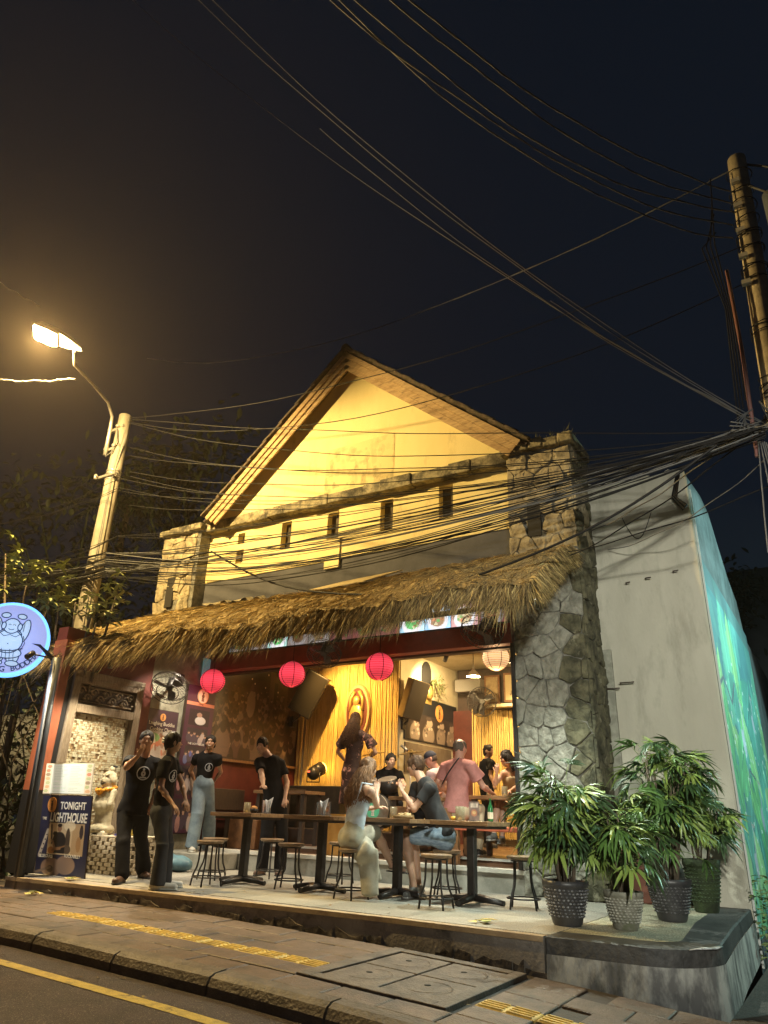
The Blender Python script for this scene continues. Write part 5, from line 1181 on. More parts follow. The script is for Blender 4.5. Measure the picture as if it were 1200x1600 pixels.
def lantern_mat(colr, es):
    key = 'lantern_' + colr
    if key in MATS: return MATS[key]
    M = mat(key, (.65, .03, .05) if colr == 'red' else (.85, .65, .4), .6); t = M.node_tree; b = t.nodes['Principled BSDF']
    # a bulb inside shows brighter at the middle of the paper: glow falls off with the paper's distance from the bulb
    tc = t.nodes.new('ShaderNodeTexCoord'); sp = t.nodes.new('ShaderNodeSeparateXYZ'); t.links.new(tc.outputs['Generated'], sp.inputs[0])
    s1 = t.nodes.new('ShaderNodeMath'); s1.operation = 'SUBTRACT'; s1.inputs[1].default_value = .55; t.links.new(sp.outputs[2], s1.inputs[0])
    s2 = t.nodes.new('ShaderNodeMath'); s2.operation = 'ABSOLUTE'; t.links.new(s1.outputs[0], s2.inputs[0])
    mr = t.nodes.new('ShaderNodeMapRange'); mr.interpolation_type = 'SMOOTHSTEP'; mr.inputs[1].default_value = 0; mr.inputs[2].default_value = .5; mr.inputs[3].default_value = es * 1.15; mr.inputs[4].default_value = es * .5
    t.links.new(s2.outputs[0], mr.inputs[0]); t.links.new(mr.outputs[0], b.inputs['Emission Strength'])
    b.inputs['Emission Color'].default_value = (1, .06, .10, 1) if colr == 'red' else (1, .60, .28, 1)
    return M
RG = None
lantern('round red paper lantern at the left, in front of the LIVE banner', (-9.22, 9.1, 2.93), .21, 'red', 1.0, RG, 1.6, (1, .2, .15))
lantern('round red paper lantern in the middle, left of the beam fan', (-7.44, 9.1, 2.93), .21, 'red', 1.0, RG, 1.6, (1, .2, .15))
lantern('round red paper lantern at the right, in front of the bamboo wall', (-5.75, 9.1, 2.93), .21, 'red', 1.0, RG, 1.6, (1, .2, .15))
lantern('round cream paper lantern glowing just inside beside the column', (-4.27, 10.1, 3.14), .20, 'cream', 1.0, None, 10, (1, .62, .3))
lantern('cream paper lantern mostly hidden above the right end of the beam', (-4.75, 10.6, 3.62), .19, 'cream', 1.0, None, 5, (1, .62, .3))
lantern('cream paper lantern half hidden behind the column edge', (-4.15, 10.9, 3.56), .19, 'cream', 1.0, None, 5, (1, .62, .3))
t = thing('pendant_lamp', 'small white conical pendant under the inner ceiling', 'pendant lamp', (-5.76, 12.5, 3.4))
b = MB(); b.lathe([(.13, 0), (.10, .05), (.035, .13), (.02, .16)], 18, (-5.76, 12.5, 3.36), cap=False); b.build('shade', m_wh, t)
b = MB(); b.tube([(-5.76, 12.5, 3.5), (-5.76, 12.5, 3.9)], .006, 5); b.build('cord', m_cable, t)
point('pendant_light', (-5.76, 12.5, 3.3), 120, (1, .70, .30), .06, t)
t = thing('picture_frame', 'framed sketch leaning on the shelf above the curved bamboo', 'picture', (-5.55, 14.2, 3.1)); b = MB(); b.box((-5.85, 14.2, 3.12), (-5.2, 14.23, 3.72)); b.build('frame', m_brownw, t)
cv = Canvas(24, 24, (.5, .4, .22)); cv.li([(.2, .2), (.4, .7), (.6, .3), (.8, .75)], .04, (.2, .14, .08)); cv.el(.5, .45, .2, .25, (.3, .22, .12), 0, .6); cv.panel('picture', .57, .52, FRONT((-5.81, 14.195, 3.16)), t)
t = thing('framed_board', 'narrow dark framed picture beside the sketch on the shelf', 'picture', (-6.1, 14.2, 3.1)); b = MB(); b.box((-6.3, 14.22, 3.1), (-5.95, 14.25, 3.7)); b.build('frame', m_brownw, t); b = MB(); b.box((-6.26, 14.21, 3.14), (-5.99, 14.222, 3.66)); b.build('picture', mat('tan_picture', (.4, .3, .16), .6, (.2, .14, .08), 6), t)

# stage gear
t = thing('stage_light', 'round black stage lamp on the floor lighting the bamboo from below', 'stage light', (-8.75, 11.6, 1.3))
b = MB(); b.ball((-8.75, 11.6, 1.56), .13); b.tube([(-8.75, 11.62, 1.58), (-8.72, 11.8, 1.66)], [.12, .13], 16); b.build('body', m_blackm, t)
b = MB(); b.tube([(-8.9, 11.6, 1.56), (-8.9, 11.6, 1.4), (-8.6, 11.6, 1.4), (-8.6, 11.6, 1.56)], .012, 6); b.build('yoke', m_blackm, t)
b = MB(); b.obox((-8.77, 11.468, 1.58), (.03, .004, .014)); b.build('display', mat('red_display', (.8, .1, .05), .5, emit=(1, .2, .1), estr=1.2), t)
b = MB(); b.tube([(-8.72, 11.80, 1.66), (-8.72, 11.81, 1.664)], .12, 16); b.build('lens', mat('amber_lens', (1, .6, .1), .3, emit=(1, .55, .08), estr=12), t)
spot('stage_beam', (-8.7, 11.76, 1.68), (-8.6, 12.02, 2.3), 70, (1, .56, .08), 150, .8, .06, t)
b = MB(); b.box((-9.1, 11.3, .6), (-7.9, 11.75, 1.32)); tag(b.build('amplifier_case', m_blackm, bevel=.015), 'long black equipment case under the stage lamp', 'equipment case')
b = MB(); b.box((-9.45, 11.2, .6), (-9.1, 11.7, 1.25)); tag(b.build('dark_cabinet', m_darkw, bevel=.01), 'dark cabinet at the far left end of the stage', 'cabinet')
dk = thing('drum_kit', 'drum kit with two cymbals and a lit green bass drum badge', 'drum kit', (-6.8, 11.0, .6))
def cyl_ax(b, c, ax, r, L, n=24): ax = Vector(ax).normalized(); c = Vector(c); b.tube([c - ax * L / 2, c + ax * L / 2], r, n)
b = MB(); cyl_ax(b, (-6.75, 10.8, .92), (0.1, -1, 0), .27, .36); bd_ = b.build('bass_drum', m_blk, dk)
b = MB(); cyl_ax(b, (-6.73, 10.61, .92), (.1, -1, 0), .275, .03); b.build('hoop', m_steel, bd_)
for (x, z) in ((-7.0, 1.3), (-6.6, 1.32)): b = MB(); cyl_ax(b, (x, 10.85, z), (0, -.35, 1), .15, .2); b.build('tom_drum', m_blk, dk); b = MB(); cyl_ax(b, (x, 10.82, z + .1), (0, -.35, 1), .155, .015); b.build('drum_hoop', m_steel, dk)
b = MB(); cyl_ax(b, (-7.3, 11.1, 1.12), (0, 0, 1), .18, .15); b.build('snare_drum', m_steel, dk)
for (x, y, z, r_, tl) in ((-7.15, 11.2, 1.86, .27, .15), (-6.32, 11.1, 1.86, .25, .1)):
    b = MB(); mtx = Matrix.Rotation(tl, 3, 'X') @ Matrix.Rotation(-.12, 3, 'Y'); q = MB(); q.lathe([(r_, -.01), (r_ * .5, .012), (.05, .02), (.03, .05), (0, .055)], 28, cap=False); b.add([mtx @ Vector(v) + Vector((x, y, z)) for v in q.v], q.f, True); b.build('cymbal', mat('cymbal_bronze', (.42, .30, .11), .3, (.3, .2, .07), 8, metal=.7), dk)
    b = MB(); b.tube([(x, y, .6), (x, y, z)], .012, 6); b.build('cymbal_stand', m_steel, dk)
emblem(FRONT((-6.72, 10.585, .92)), .12, dk, mat('green_badge', (.1, .4, .2), .4, emit=(.1, .6, .35), estr=.25), m_wh, 'badge')
t = thing('microphone_stand', 'thin microphone stand with boom beside the drums', 'microphone stand', (-6.1, 11.3, .28)); b = MB(); b.tube([(-6.1, 11.3, .3), (-6.1, 11.3, 1.6)], .012, 6); b.tube([(-5.9, 11.3, 1.5), (-6.55, 11.3, 1.95)], .01, 6); b.lathe([(.14, 0), (.14, .02), (.01, .03)], 14, (-6.1, 11.3, .28)); b.build('stand', m_blackm, t); b = MB(); b.tube([(-6.5, 11.3, 1.92), (-6.63, 11.3, 2.0)], .024, 8); b.build('microphone', m_steel, t)
b = MB(); b.box((-6.9, 14.0, 3.35), (-6.3, 14.3, 3.62)); tag(b.build('air_conditioner', mat('ac_grey', (.2, .19, .17), .5), bevel=.02), 'air conditioner in the dark recess above the maroon pillar', 'air conditioner')

# ============================================================ TERRACE FURNITURE
def make_table():
    t = thing('square_table', None, 'table'); Z = .825; TH = .045
    for i in range(4):
        y = -.35 + i * .175; b = MB(); b.box((-.35, y + .0015, Z - TH), (.35, y + .1735, Z)); b.build('top_plank', m_tabw, t, world=False, bevel=.003)
    b = MB(); b.box((-.30, -.30, Z - TH - .03), (.30, .30, Z - TH - .001)); b.build('under_frame', m_darkw, t, world=False)
    b = MB(); b.box((-.045, -.045, .05), (.045, .045, Z - TH - .03)); b.build('leg', m_blackm, t, world=False, bevel=.008)
    for k in range(4):
        a = k * math.pi / 2; b = MB(); q = Matrix.Rotation(a, 4, 'Z'); b.tube([q @ Vector((.0, 0, .065)), q @ Vector((.2, 0, .05)), q @ Vector((.37, 0, .03))], [.05, .042, .034], 8, flat=.8); b.build('foot', m_blackm, t, world=False)
    return t
tb0 = make_table(); TBS = [(-6.77, 7.63, 'leftmost square terrace table with a candle jar and a small bowl'), (-5.58, 7.66, 'square terrace table with a napkin holder, left of the woman in white'), (-4.62, 7.85, 'square terrace table between the seated couple, with a basket of food'), (-3.72, 7.95, 'rightmost square terrace table with a candle jar and green bottle')]
for i, (x, y, lab) in enumerate(TBS):
    o = tb0 if i == 0 else copy_tree(tb0); o.location = (x, y, 0); tag(o, lab, 'table', 'square tables on the terrace')
def make_stool():
    t = thing('round_stool', None, 'stool'); b = MB(); b.lathe([(0, -.035), (.15, -.035), (.165, -.02), (.168, -.005), (.158, .002), (.14, -.003), (0, -.006)], 28, (0, 0, .5), cap=False); b.build('seat', mat('stool_seat', (.26, .17, .09), .4, (.15, .09, .05), 7, bump=.15, stretch=(1, 5, 1), coat=.2), t, world=False)
    for k in range(4):
        a = k * math.pi / 2 + .5; c, s_ = math.cos(a), math.sin(a)
        pts = [(r_ * c, r_ * s_, z) for r_, z in ((.115, .468), (.118, .36), (.122, .27), (.135, .2), (.165, .13), (.178, .07), (.19, .0))]
        b = MB(); b.tube(pts, .011, 7); b.build('leg', m_blackm, t, world=False)
    for (r_, z) in ((.172, .1), (.118, .455)):
        b = MB(); b.tube([(r_ * math.cos(u), r_ * math.sin(u), z) for u in np.linspace(0, 2 * math.pi, 25)], .009, 6, cap=False); b.build('ring', m_blackm, t, world=False)
    return t
st0 = make_stool()
STS = [(-6.84, 7.06, 0, 'round stool nearest the edge in front of the leftmost table'), (-7.42, 7.75, .5, 'round stool at the left side of the leftmost table, behind another stool'), (-7.1, 8.55, .2, 'round stool behind the leftmost table, right of its leg'), (-6.0, 7.6, .7, 'round stool with a honey coloured lit top between the first two tables'),
       (-6.05, 8.75, .3, 'dark round stool behind the second table beside its leg'), (-4.86, 7.27, .1, 'round stool under the woman in the white top'), (-3.80, 7.25, .35, 'round stool in front of the rightmost table, nearest the terrace edge'), (-3.13, 7.95, .6, 'round stool between the rightmost table and the first potted palm'),
       (-4.22, 8.32, .9, 'round stool under the man in denim shorts')]
for i, (x, y, rz, lab) in enumerate(STS):
    o = st0 if i == 0 else copy_tree(st0); o.location = (x, y, 0); o.rotation_euler = (0, 0, rz); tag(o, lab, 'stool', 'round stools on the terrace')
# things on the tables
m_glass = mat('clear_glass', (.95, .95, .92), .06, trans=.9, spec=.5); m_wax = mat('candle_wax', (.75, .62, .3), .5, emit=(1, .6, .2), estr=.35); m_flame = mat('flame', (1, .7, .2), .5, emit=(1, .6, .18), estr=14)
def candle(x, y, z, lab, s_=1.0, e=1.6):
    t = thing('candle_jar', lab, 'candle', (x, y, z)); b = MB(); b.lathe([(.042 * s_, 0), (.045 * s_, .004), (.045 * s_, .13 * s_), (.041 * s_, .13 * s_), (.040 * s_, .012), (0, .010)], 20, (x, y, z), cap=False); b.build('glass_jar', mat('candle_glass', (.9, .8, .55), .1, trans=.8, emit=(1, .6, .2), estr=.03), t)
    b = MB(); b.lathe([(.036 * s_, .014), (.036 * s_, .06 * s_), (0, .057 * s_)], 16, (x, y, z)); b.build('wax', m_wax, t)
    b = MB(); b.lathe([(0, .058 * s_), (.007, .072 * s_), (.004, .09 * s_), (0, .105 * s_)], 8, (x, y, z), cap=False); b.build('flame', m_flame, t)
    point('candle_light', (x, y, z + .09), e, (1, .55, .18), .012, t)
ZT = .826
candle(-6.80, 7.62, ZT, 'candle jar glowing on the leftmost terrace table'); candle(-4.83, 8.08, ZT, 'candle jar behind the woman in white, on the couple\'s table'); candle(-3.79, 7.8, ZT, 'large candle jar glowing on the rightmost terrace table', 1.15, 2.2)
candle(-4.2, 10.1, 1.161, 'candle jar on the inner table beside the menu card'); candle(-4.55, 10.35, 1.161, 'small candle jar at the back of the inner table', .8, 1)
candle(-8.2, 9.95, 1.181, 'candle jar on the dark counter table near the stage', .9, .8)
def napkin_holder(x, y, lab):
    t = thing('napkin_holder', lab, 'napkin holder', (x, y, ZT)); b = MB(); b.box((x - .05, y - .035, ZT), (x + .05, y + .035, ZT + .012)); b.box((x - .05, y - .03, ZT + .01), (x - .042, y + .03, ZT + .15)); b.box((x + .042, y - .03, ZT + .01), (x + .05, y + .03, ZT + .15)); b.build('stand', m_glass, t)
    b = MB(); b.add([(x - .035, y, ZT + .012), (x + .035, y, ZT + .012), (x + .085, y + .02, ZT + .2), (x, y + .01, ZT + .15), (x - .03, y, ZT + .17), (x - .035, y + .02, ZT + .012), (x + .035, y + .02, ZT + .012), (x + .085, y + .03, ZT + .2), (x, y + .03, ZT + .15), (x - .03, y + .02, ZT + .17)], [(0, 1, 2, 3, 4), (9, 8, 7, 6, 5), (1, 6, 7, 2), (2, 7, 8, 3), (3, 8, 9, 4), (4, 9, 5, 0)]); b.build('napkins', mat('napkin', (.8, .8, .82), .8), t)
napkin_holder(-5.58, 7.6, 'napkin holder with white paper napkins on the second table'); napkin_holder(-6.56, 7.72, 'napkin holder beside the bowl on the leftmost table')
def menu_stand(x, y, z, rz, lab, c1=(.5, .35, .32), w=.055, h=.19):
    t = thing('menu_stand', lab, 'menu card', (x, y, z), rz); cv = Canvas(16, 26, c1); cv.re(.1, .7, .9, .92, (.7, .6, .5)); cv.el(.5, .4, .35, .2, (.55, .25, .15)); cv.el(.5, .42, .2, .1, (.7, .5, .25)); cv.noise(.15, 6)
    o = cv.panel('card', 2 * w, h, frame((0, 0, 0), (1, 0, 0), (0, 0, 1), (0, -1, 0)), None, .35); o.parent = t; o.location = (-w, -.005, .01)
    b = MB(); b.box((-w - .006, -.004, 0), (w + .006, .004, h + .015)); b.build('plastic_sleeve', m_glass, t, world=False); b = MB(); b.box((-w - .01, -.03, 0), (w + .01, .03, .008)); b.build('base', m_glass, t, world=False)
menu_stand(-3.66, 7.9, ZT, .2, 'clear menu stand beside the candle on the rightmost terrace table', (.28, .2, .17)); menu_stand(-6.68, 7.85, ZT, .1, 'pink menu card behind the candle on the leftmost table', (.6, .4, .38), .05, .15); menu_stand(-4.0, 10.2, 1.161, 0, 'dark menu card on the inner table beside the column', (.08, .07, .06)); menu_stand(-5.6, 7.74, ZT, -.1, 'menu card behind the napkin holder on the second table', (.35, .3, .27), .06, .15)
t = thing('beer_bottle', 'green beer bottle at the right of the rightmost terrace table', 'bottle', (-3.56, 8.12, ZT)); b = MB(); b.lathe([(.03, 0), (.031, .01), (.031, .13), (.026, .155), (.013, .19), (.012, .23), (.014, .232), (.014, .243), (0, .243)], 18, (-3.56, 8.12, ZT)); b.build('glass', mat('green_glass', (.02, .13, .04), .1, spec=.8), t); b = MB(); b.lathe([(.0318, .03), (.0318, .1)], 18, (-3.56, 8.12, ZT), cap=False); b.build('paper_label', m_cr, t)
t = thing('food_basket', 'shallow basket of fried food on the couple\'s table', 'food basket', (-4.50, 7.75, ZT)); b = MB(); b.lathe([(.09, 0), (.11, .008), (.13, .035), (.125, .035), (.105, .012), (0, .01)], 24, (-4.50, 7.75, ZT), cap=False); b.build('basket', mat('wicker', (.45, .33, .17), .7, (.3, .2, .1), 40, bump=.6), t)
for k in range(9): b = MB(); b.ball((-4.50 + random.uniform(-.07, .07), 7.75 + random.uniform(-.07, .07), ZT + .035 + random.uniform(0, .02)), (.035, .02, .016), 8, 5, Matrix.Rotation(random.uniform(0, 3), 3, 'Z')); b.build('fried_piece', mat('fried_food', (.6, .42, .2), .6, (.4, .25, .1), 30), t)
t = thing('bowl', 'small dark bowl of orange fruit on the leftmost table', 'bowl', (-6.66, 7.6, ZT)); b = MB(); b.lathe([(.03, 0), (.05, .02), (.058, .05), (.054, .05), (.045, .02), (0, .012)], 20, (-6.66, 7.6, ZT), cap=False); b.build('bowl', m_blackm, t); b = MB(); b.ball((-6.66, 7.6, ZT + .06), (.045, .045, .03), 10, 6); b.build('fruit', mat('orange_fruit', (.6, .25, .05), .5), t)
b = MB(); b.lathe([(0, 0), (.02, .004), (.034, .02), (.03, .04), (0, .045)], 10, (-3.9, 7.86, ZT + .0)); tag(b.build('yellow_flower', mat('petals', (.75, .4, .05), .6)), 'small orange flower beside the large candle jar', 'flower')
b = MB(); b.lathe([(.03, 0), (.03, .18), (.012, .23), (.012, .25)], 16, (-4.6, 8.15, 0)); tag(b.build('water_bottle', m_glass), 'clear plastic bottle on the terrace floor beside the sneaker', 'bottle')

# ============================================================ LEFT: DOOR, STATUE, BOARDS, BANNERS, SIGN
dr = thing('carved_door', 'weathered wooden door frame with carved transom on the left wall', 'door', (-9.5, 7.15, 0))
for (y0, y1, z0, z1, nm) in ((6.53, 6.66, 0, 2.64, 'jamb'), (7.70, 7.83, 0, 2.64, 'jamb'), (6.52, 7.84, 2.60, 2.70, 'head_rail'), (6.66, 7.70, 2.10, 2.22, 'transom_rail'), (6.66, 7.7, 2.52, 2.6, 'inner_rail')):
    b = MB(); b.box((-9.56, y0, z0), (-9.43, y1, z1)); b.build(nm, m_frame, dr, bevel=.008)
b = MB(); b.box((-9.56, 6.66, 2.22), (-9.52, 7.7, 2.52)); b.build('transom_back', m_darkw, dr)
b = MB()
for s_ in range(9):                            # pierced scrollwork
    yc = 6.73 + s_ * .113; zc = 2.37 + .05 * (-1) ** s_
    for rr, ph_ in ((.075, 0), (.045, 2)):
        b.tube([(-9.49, yc + rr * (1 - k / 14) * math.cos(k * .62 + ph_), zc + rr * (1 - k / 14) * math.sin(k * .62 + ph_)) for k in range(12)], .011, 5)
    b.ball((-9.48, yc + .05, 2.37 - .06 * (-1) ** s_), (.012, .03, .018), 8, 5); b.ball((-9.48, yc, zc), .017, 8, 5)
b.tube([(-9.5, 6.67, 2.27), (-9.5, 7.69, 2.27)], .012, 5); b.tube([(-9.5, 6.67, 2.48), (-9.5, 7.69, 2.48)], .012, 5)
b.build('carved_scrollwork', m_frame, dr)
b = MB(); b.box((-9.6, 6.66, 0), (-9.53, 7.7, 2.1)); b.build('panel_bed', mat('panel_bed', (.16, .10, .05), .9), dr)
# mother-of-pearl style chips, joined: too small to pick apart singly
b = MB(); z = .02
chip = [[], [], []]
mbs = [MB(), MB(), MB()]
while z < 2.08:
    h = random.uniform(.022, .042); y = 6.67
    while y < 7.68:
        w = random.uniform(.018, .055); 
        if random.random() > .05: mbs[random.choice([0, 0, 1, 1, 2])].box((-9.53, y + .002, z + .002 + random.uniform(-.003, .003)), (-9.53 + random.uniform(.006, .016), min(7.69, y + w) - .002, z + h - .002))
        y += w
    z += h
for i, q in enumerate(mbs): tag(q.build('panel_chips', mat('chip%d' % i, [(.62, .57, .42), (.50, .43, .29), (.36, .25, .13)][i], .45, [(.5, .46, .34), (.4, .33, .2), (.26, .17, .08)][i], 12), dr), kind='stuff')
# banners
lv = thing('live_banner', 'tall narrow purple banner headed LIVE with band photographs', 'banner', (-9.46, 9.1, .5))
cv = Canvas(66, 250, (.05, .012, .035)); cv.noise(.15, 5)
def band_photo(x0, y0, x1, y1, tone=(.24, .14, .16)):
    cv.re(x0, y0, x1, y1, (.03, .02, .03))
    hh = y1 - y0
    for k in range(7):
        px = x0 + (x1 - x0) * (.08 + .14 * k + random.uniform(-.03, .03)); yy = y0 + hh * random.uniform(.45, .75); cv.el(px, yy - hh * .32, .085, hh * .3, random.choice([(.45, .38, .38), tone, (.07, .05, .08), (.3, .2, .2)])); cv.el(px, yy, .04, hh * .11, (.42, .27, .2)); cv.el(px, yy + hh * .08, .042, hh * .06, (.05, .03, .03))
cv.re(.14, .72, .86, .83, (.02, .01, .02)); cv.el(.55, .755, .2, .03, (.6, .58, .58)); cv.el(.5, .795, .1, .017, (.35, .22, .17)); band_photo(.14, .60, .86, .70); band_photo(.14, .46, .86, .575, (.12, .14, .3)); cv.el(.35, .52, .05, .02, (.1, .12, .4)); cv.el(.6, .53, .06, .02, (.5, .4, .4))
band_photo(.03, .25, .97, .44, (.4, .2, .2)); band_photo(.03, .03, .97, .22, (.42, .22, .2)); cv.re(0, .86, 1, .885, (.62, .24, .14))
cv.panel('banner_print', .66, 2.36, LSIDE((-9.44, 8.78, .48)), lv, .5)
b = MB(); b.box((-9.5, 8.77, .47), (-9.445, 9.45, 2.85)); b.build('banner_backing', m_darkw, lv)
emblem(LSIDE((-9.437, 9.13, 2.68)), .13, lv, m_cr, m_brn, 'badge', m_orange)
text('headline', 'LIVE', .062, LSIDE((-9.436, 9.11, 2.522)), m_maroonp, lv, .001)
text('caption', 'THE LIGHTHOUSE', .048, LSIDE((-9.436, 9.11, 1.86)), m_wh, lv, .001); text('caption', 'BAND NIGHT', .03, LSIDE((-9.436, 9.11, 2.16)), m_wh, lv, .001) if False else None
ck = thing('cooking_class_poster', 'dark poster headed Laughing Buddha Cooking Class with a food photo', 'poster', (-9.5, 8.35, 1.5))
cv = Canvas(80, 120, (.045, .02, .035)); cv.re(.08, .05, .95, .66, (.5, .45, .4)); cv.el(.4, .4, .28, .15, (.55, .2, .1)); cv.el(.55, .3, .3, .14, (.6, .5, .42)); cv.el(.3, .55, .2, .08, (.2, .35, .12)); cv.el(.65, .52, .16, .08, (.62, .3, .15))
for k in range(30): cv.el(random.uniform(.1, .9), random.uniform(.08, .62), .06, .035, random.choice([(.6, .18, .1), (.7, .62, .5), (.2, .3, .1), (.35, .15, .08)]), random.random() * 3, .8)
cv.panel('poster_print', .66, .98, LSIDE((-9.508, 8.03, 1.36)), ck, .5); b = MB(); b.box((-9.525, 8.02, 1.35), (-9.511, 8.7, 2.35)); b.build('poster_board', m_darkw, ck)
emblem(LSIDE((-9.505, 8.36, 2.23)), .06, ck, m_orange, m_brn, 'badge'); text('headline', 'Laughing Buddha', .082, LSIDE((-9.505, 8.36, 2.10)), m_cr, ck, .001); text('headline', 'Cooking Class', .082, LSIDE((-9.505, 8.36, 2.01)), m_cr, ck, .001)
b = MB(); b.box((-9.47, 9.05, 2.9), (-9.45, 9.3, 3.35)); tag(b.build('blue_panel', mat('pale_blue_panel', (.3, .6, .62), .5, (.15, .3, .3), 6, emit=(.2, .5, .5), estr=.15)), 'small pale blue lit panel above the LIVE banner', 'panel')
# security camera
t = thing('security_camera', 'small round security camera under the thatch above the LIVE banner', 'camera', (-9.2, 8.9, 3.4)); b = MB(); b.ball((-9.2, 8.85, 3.34), .05, 12, 8); b.tube([(-9.2, 8.87, 3.36), (-9.2, 8.95, 3.5)], .02, 6); b.build('body', m_wh, t); b = MB(); b.ball((-9.18, 8.81, 3.32), .025, 8, 6); b.build('lens', m_blk, t)

# menu easel and TONIGHT banner
BF = frame((-9.38, 6.50, 0), (1, 0, 0), (0, -.11, 1))
tn = thing('tonight_banner', 'dark blue banner reading TONIGHT THE LIGHTHOUSE with a guitarist photograph', 'banner', (-9.36, 6.52, 0))
cv = Canvas(110, 130, (.022, .026, .07)); cv.noise(.12, 6)
cv.el(.32, .1, .22, .12, (.30, .20, .16)); cv.el(.6, .14, .2, .12, (.34, .24, .19)); cv.el(.3, .08, .07, .045, (.08, .05, .04)); cv.li([(0, .02), (.3, .1)], .02, (.2, .15, .13)); cv.li([(.18, .55), (.05, .24)], .035, (.55, .5, .46)); 
for k in range(5): cv.el(.165 - k * .024, .5 - k * .06, .014, .012, (.03, .03, .06))
cv.re(.2, .26, .92, .65, (.62, .50, .34)); cv.re(.68, .26, .92, .65, (.48, .35, .22)); cv.el(.62, .62, .12, .07, (.75, .66, .5)); cv.el(.6, .45, .05, .15, (.08, .06, .05)); cv.el(.6, .33, .08, .06, (.12, .09, .07))
cv.el(.43, .43, .14, .12, (.02, .02, .025)); cv.re(.33, .28, .55, .42, (.02, .02, .025)); cv.el(.42, .585, .045, .045, (.30, .17, .11)); cv.el(.42, .625, .05, .025, (.02, .015, .015)); cv.el(.34, .52, .05, .03, (.02, .02, .02)); cv.li([(.3, .42), (.36, .33), (.46, .34)], .022, (.32, .19, .12)); cv.el(.28, .31, .07, .045, (.42, .2, .08)); cv.li([(.3, .31), (.55, .37)], .012, (.3, .16, .08)); cv.el(.86, .55, .04, .09, (.05, .04, .05)); cv.el(.86, .62, .025, .02, (.03, .02, .02)); cv.el(.82, .4, .05, .1, (.4, .24, .12)); cv.li([(.25, .62), (.28, .4)], .02, (.06, .05, .06)); cv.el(.24, .42, .04, .04, (.5, .36, .26))
cv.panel('banner_print', 1.02, .96, BF @ Matrix.Translation((0, 0, .012)), tn, .4)
b = MB(); b.prism([(-.01, -.01), (1.03, -.01), (1.03, .97), (-.01, .97)], .008, BF); b.build('banner_board', m_darkw, tn)
TF = lambda x, y: BF @ Matrix.Translation((x, y, .014))
emblem(TF(.22, .85), .095, tn, m_orange, m_brn, 'badge')
text('title', 'TONIGHT', .125, TF(.66, .80), m_wh, tn, .001, bold=.003, sx=.93); text('title', 'THE', .05, TF(.085, .66), m_wh, tn, .001); text('title', 'LIGHTHOUSE', .155, TF(.58, .645), m_wh, tn, .001, bold=.004, sx=.82, shear=.12)
text('caption', 'BLUEGRASS', .055, TF(.2, .205), m_wh, tn, .001); text('caption', 'ROCKABILLY', .055, TF(.74, .225), m_wh, tn, .001)
for x in (.06, .9): b = MB(); b.tube([(-9.38 + x, 6.54, .0), (-9.4 + x, 6.42, 1.3)], .012, 6); b.build('easel_leg', m_darkw, tn)
mn = thing('menu_board', 'glowing white menu sheet with small food pictures down both edges above the TONIGHT banner', 'menu board', (-9.36, 6.42, .97))
cv = Canvas(80, 36, (.78, .82, .74))
for xx in (.07, .93):
    cv.re(xx - .07, 0, xx + .07, 1, (.78, .66, .5))
    for k in range(7): cv.el(xx + random.uniform(-.02, .02), .08 + k * .14, .05, .06, random.choice([(.6, .2, .12), (.3, .2, .12), (.7, .4, .2), (.45, .5, .25)]), 0, .85)
for r_ in range(16):
    for (a0, a1) in ((.2, .48), (.54, .82)): 
        if random.random() < .8: cv.re(a0, .06 + r_ * .056, a0 + (a1 - a0) * random.uniform(.4, 1), .072 + r_ * .056, (.55, .6, .55), .7)
MF = frame((-9.40, 6.39, .985), (1, 0, 0), (0, -.08, 1))
cv.panel('menu_sheet', 1.0, .37, MF @ Matrix.Translation((0, 0, .01)), mn, .4, estr=.28); b = MB(); b.prism([(-.01, -.01), (1.01, -.01), (1.01, .38), (-.01, .38)], .008, MF); b.build('menu_back', m_cr, mn)

# stone statue with marigold garland on a brick stand
bk = thing('brick_stand', 'openwork stand of pale bricks laid with gaps under the statue', 'brick stand', (-8.9, 7.4, 0))
b = MB(); b.box((-9.2, 7.15, .0), (-8.5, 7.67, .42)); b.build('dark_core', m_dark, bk)
m_brick = mat('pale_brick', (.58, .50, .36), .8, (.44, .36, .25), 9, bump=.5, bsc=40, col3=(.3, .24, .16), sc3=5)
bm0 = MB(); bm0.box((-.06, -.05, -.0225), (.06, .05, .0225)); brm = bm0.build('brick', m_brick, bk, world=False, bevel=.004); brm.location = (0, 0, .028)
for r_ in range(9):
    for c_ in range(5):
        for side in (0, 1):
            if side == 0: p = (-9.15 + c_ * .165 + (.08 if r_ % 2 else 0), 7.09, .028 + r_ * .05); rz = 0
            else:
                if c_ > 3: continue
                p = (-8.45, 7.15 + c_ * .165 + (.08 if r_ % 2 else 0), .028 + r_ * .05); rz = math.pi / 2
            o = bpy.data.objects.new('brick', brm.data); COL.objects.link(o); o.parent = bk; o.location = Vector(p) - Vector(bk.location) + Vector((random.uniform(-.006, .006), random.uniform(-.006, .006), 0)); o.rotation_euler = (0, 0, rz + random.uniform(-.04, .04))
bpy.data.objects.remove(brm)
b = MB(); b.box((-9.23, 7.05, .455), (-8.41, 7.71, .475)); b.build('top_slab', m_brick, bk, bevel=.006)
sx, sy, sz = -9.13, 7.22, .476
st = thing('stone_statue', 'pale stone laughing guardian statue wearing an orange marigold garland', 'statue', (sx, sy, sz))
m_stat = mat('statue_stone', (.52, .46, .32), .85, (.38, .33, .22), 7, bump=.5, bsc=25, col3=(.2, .17, .11), sc3=4)
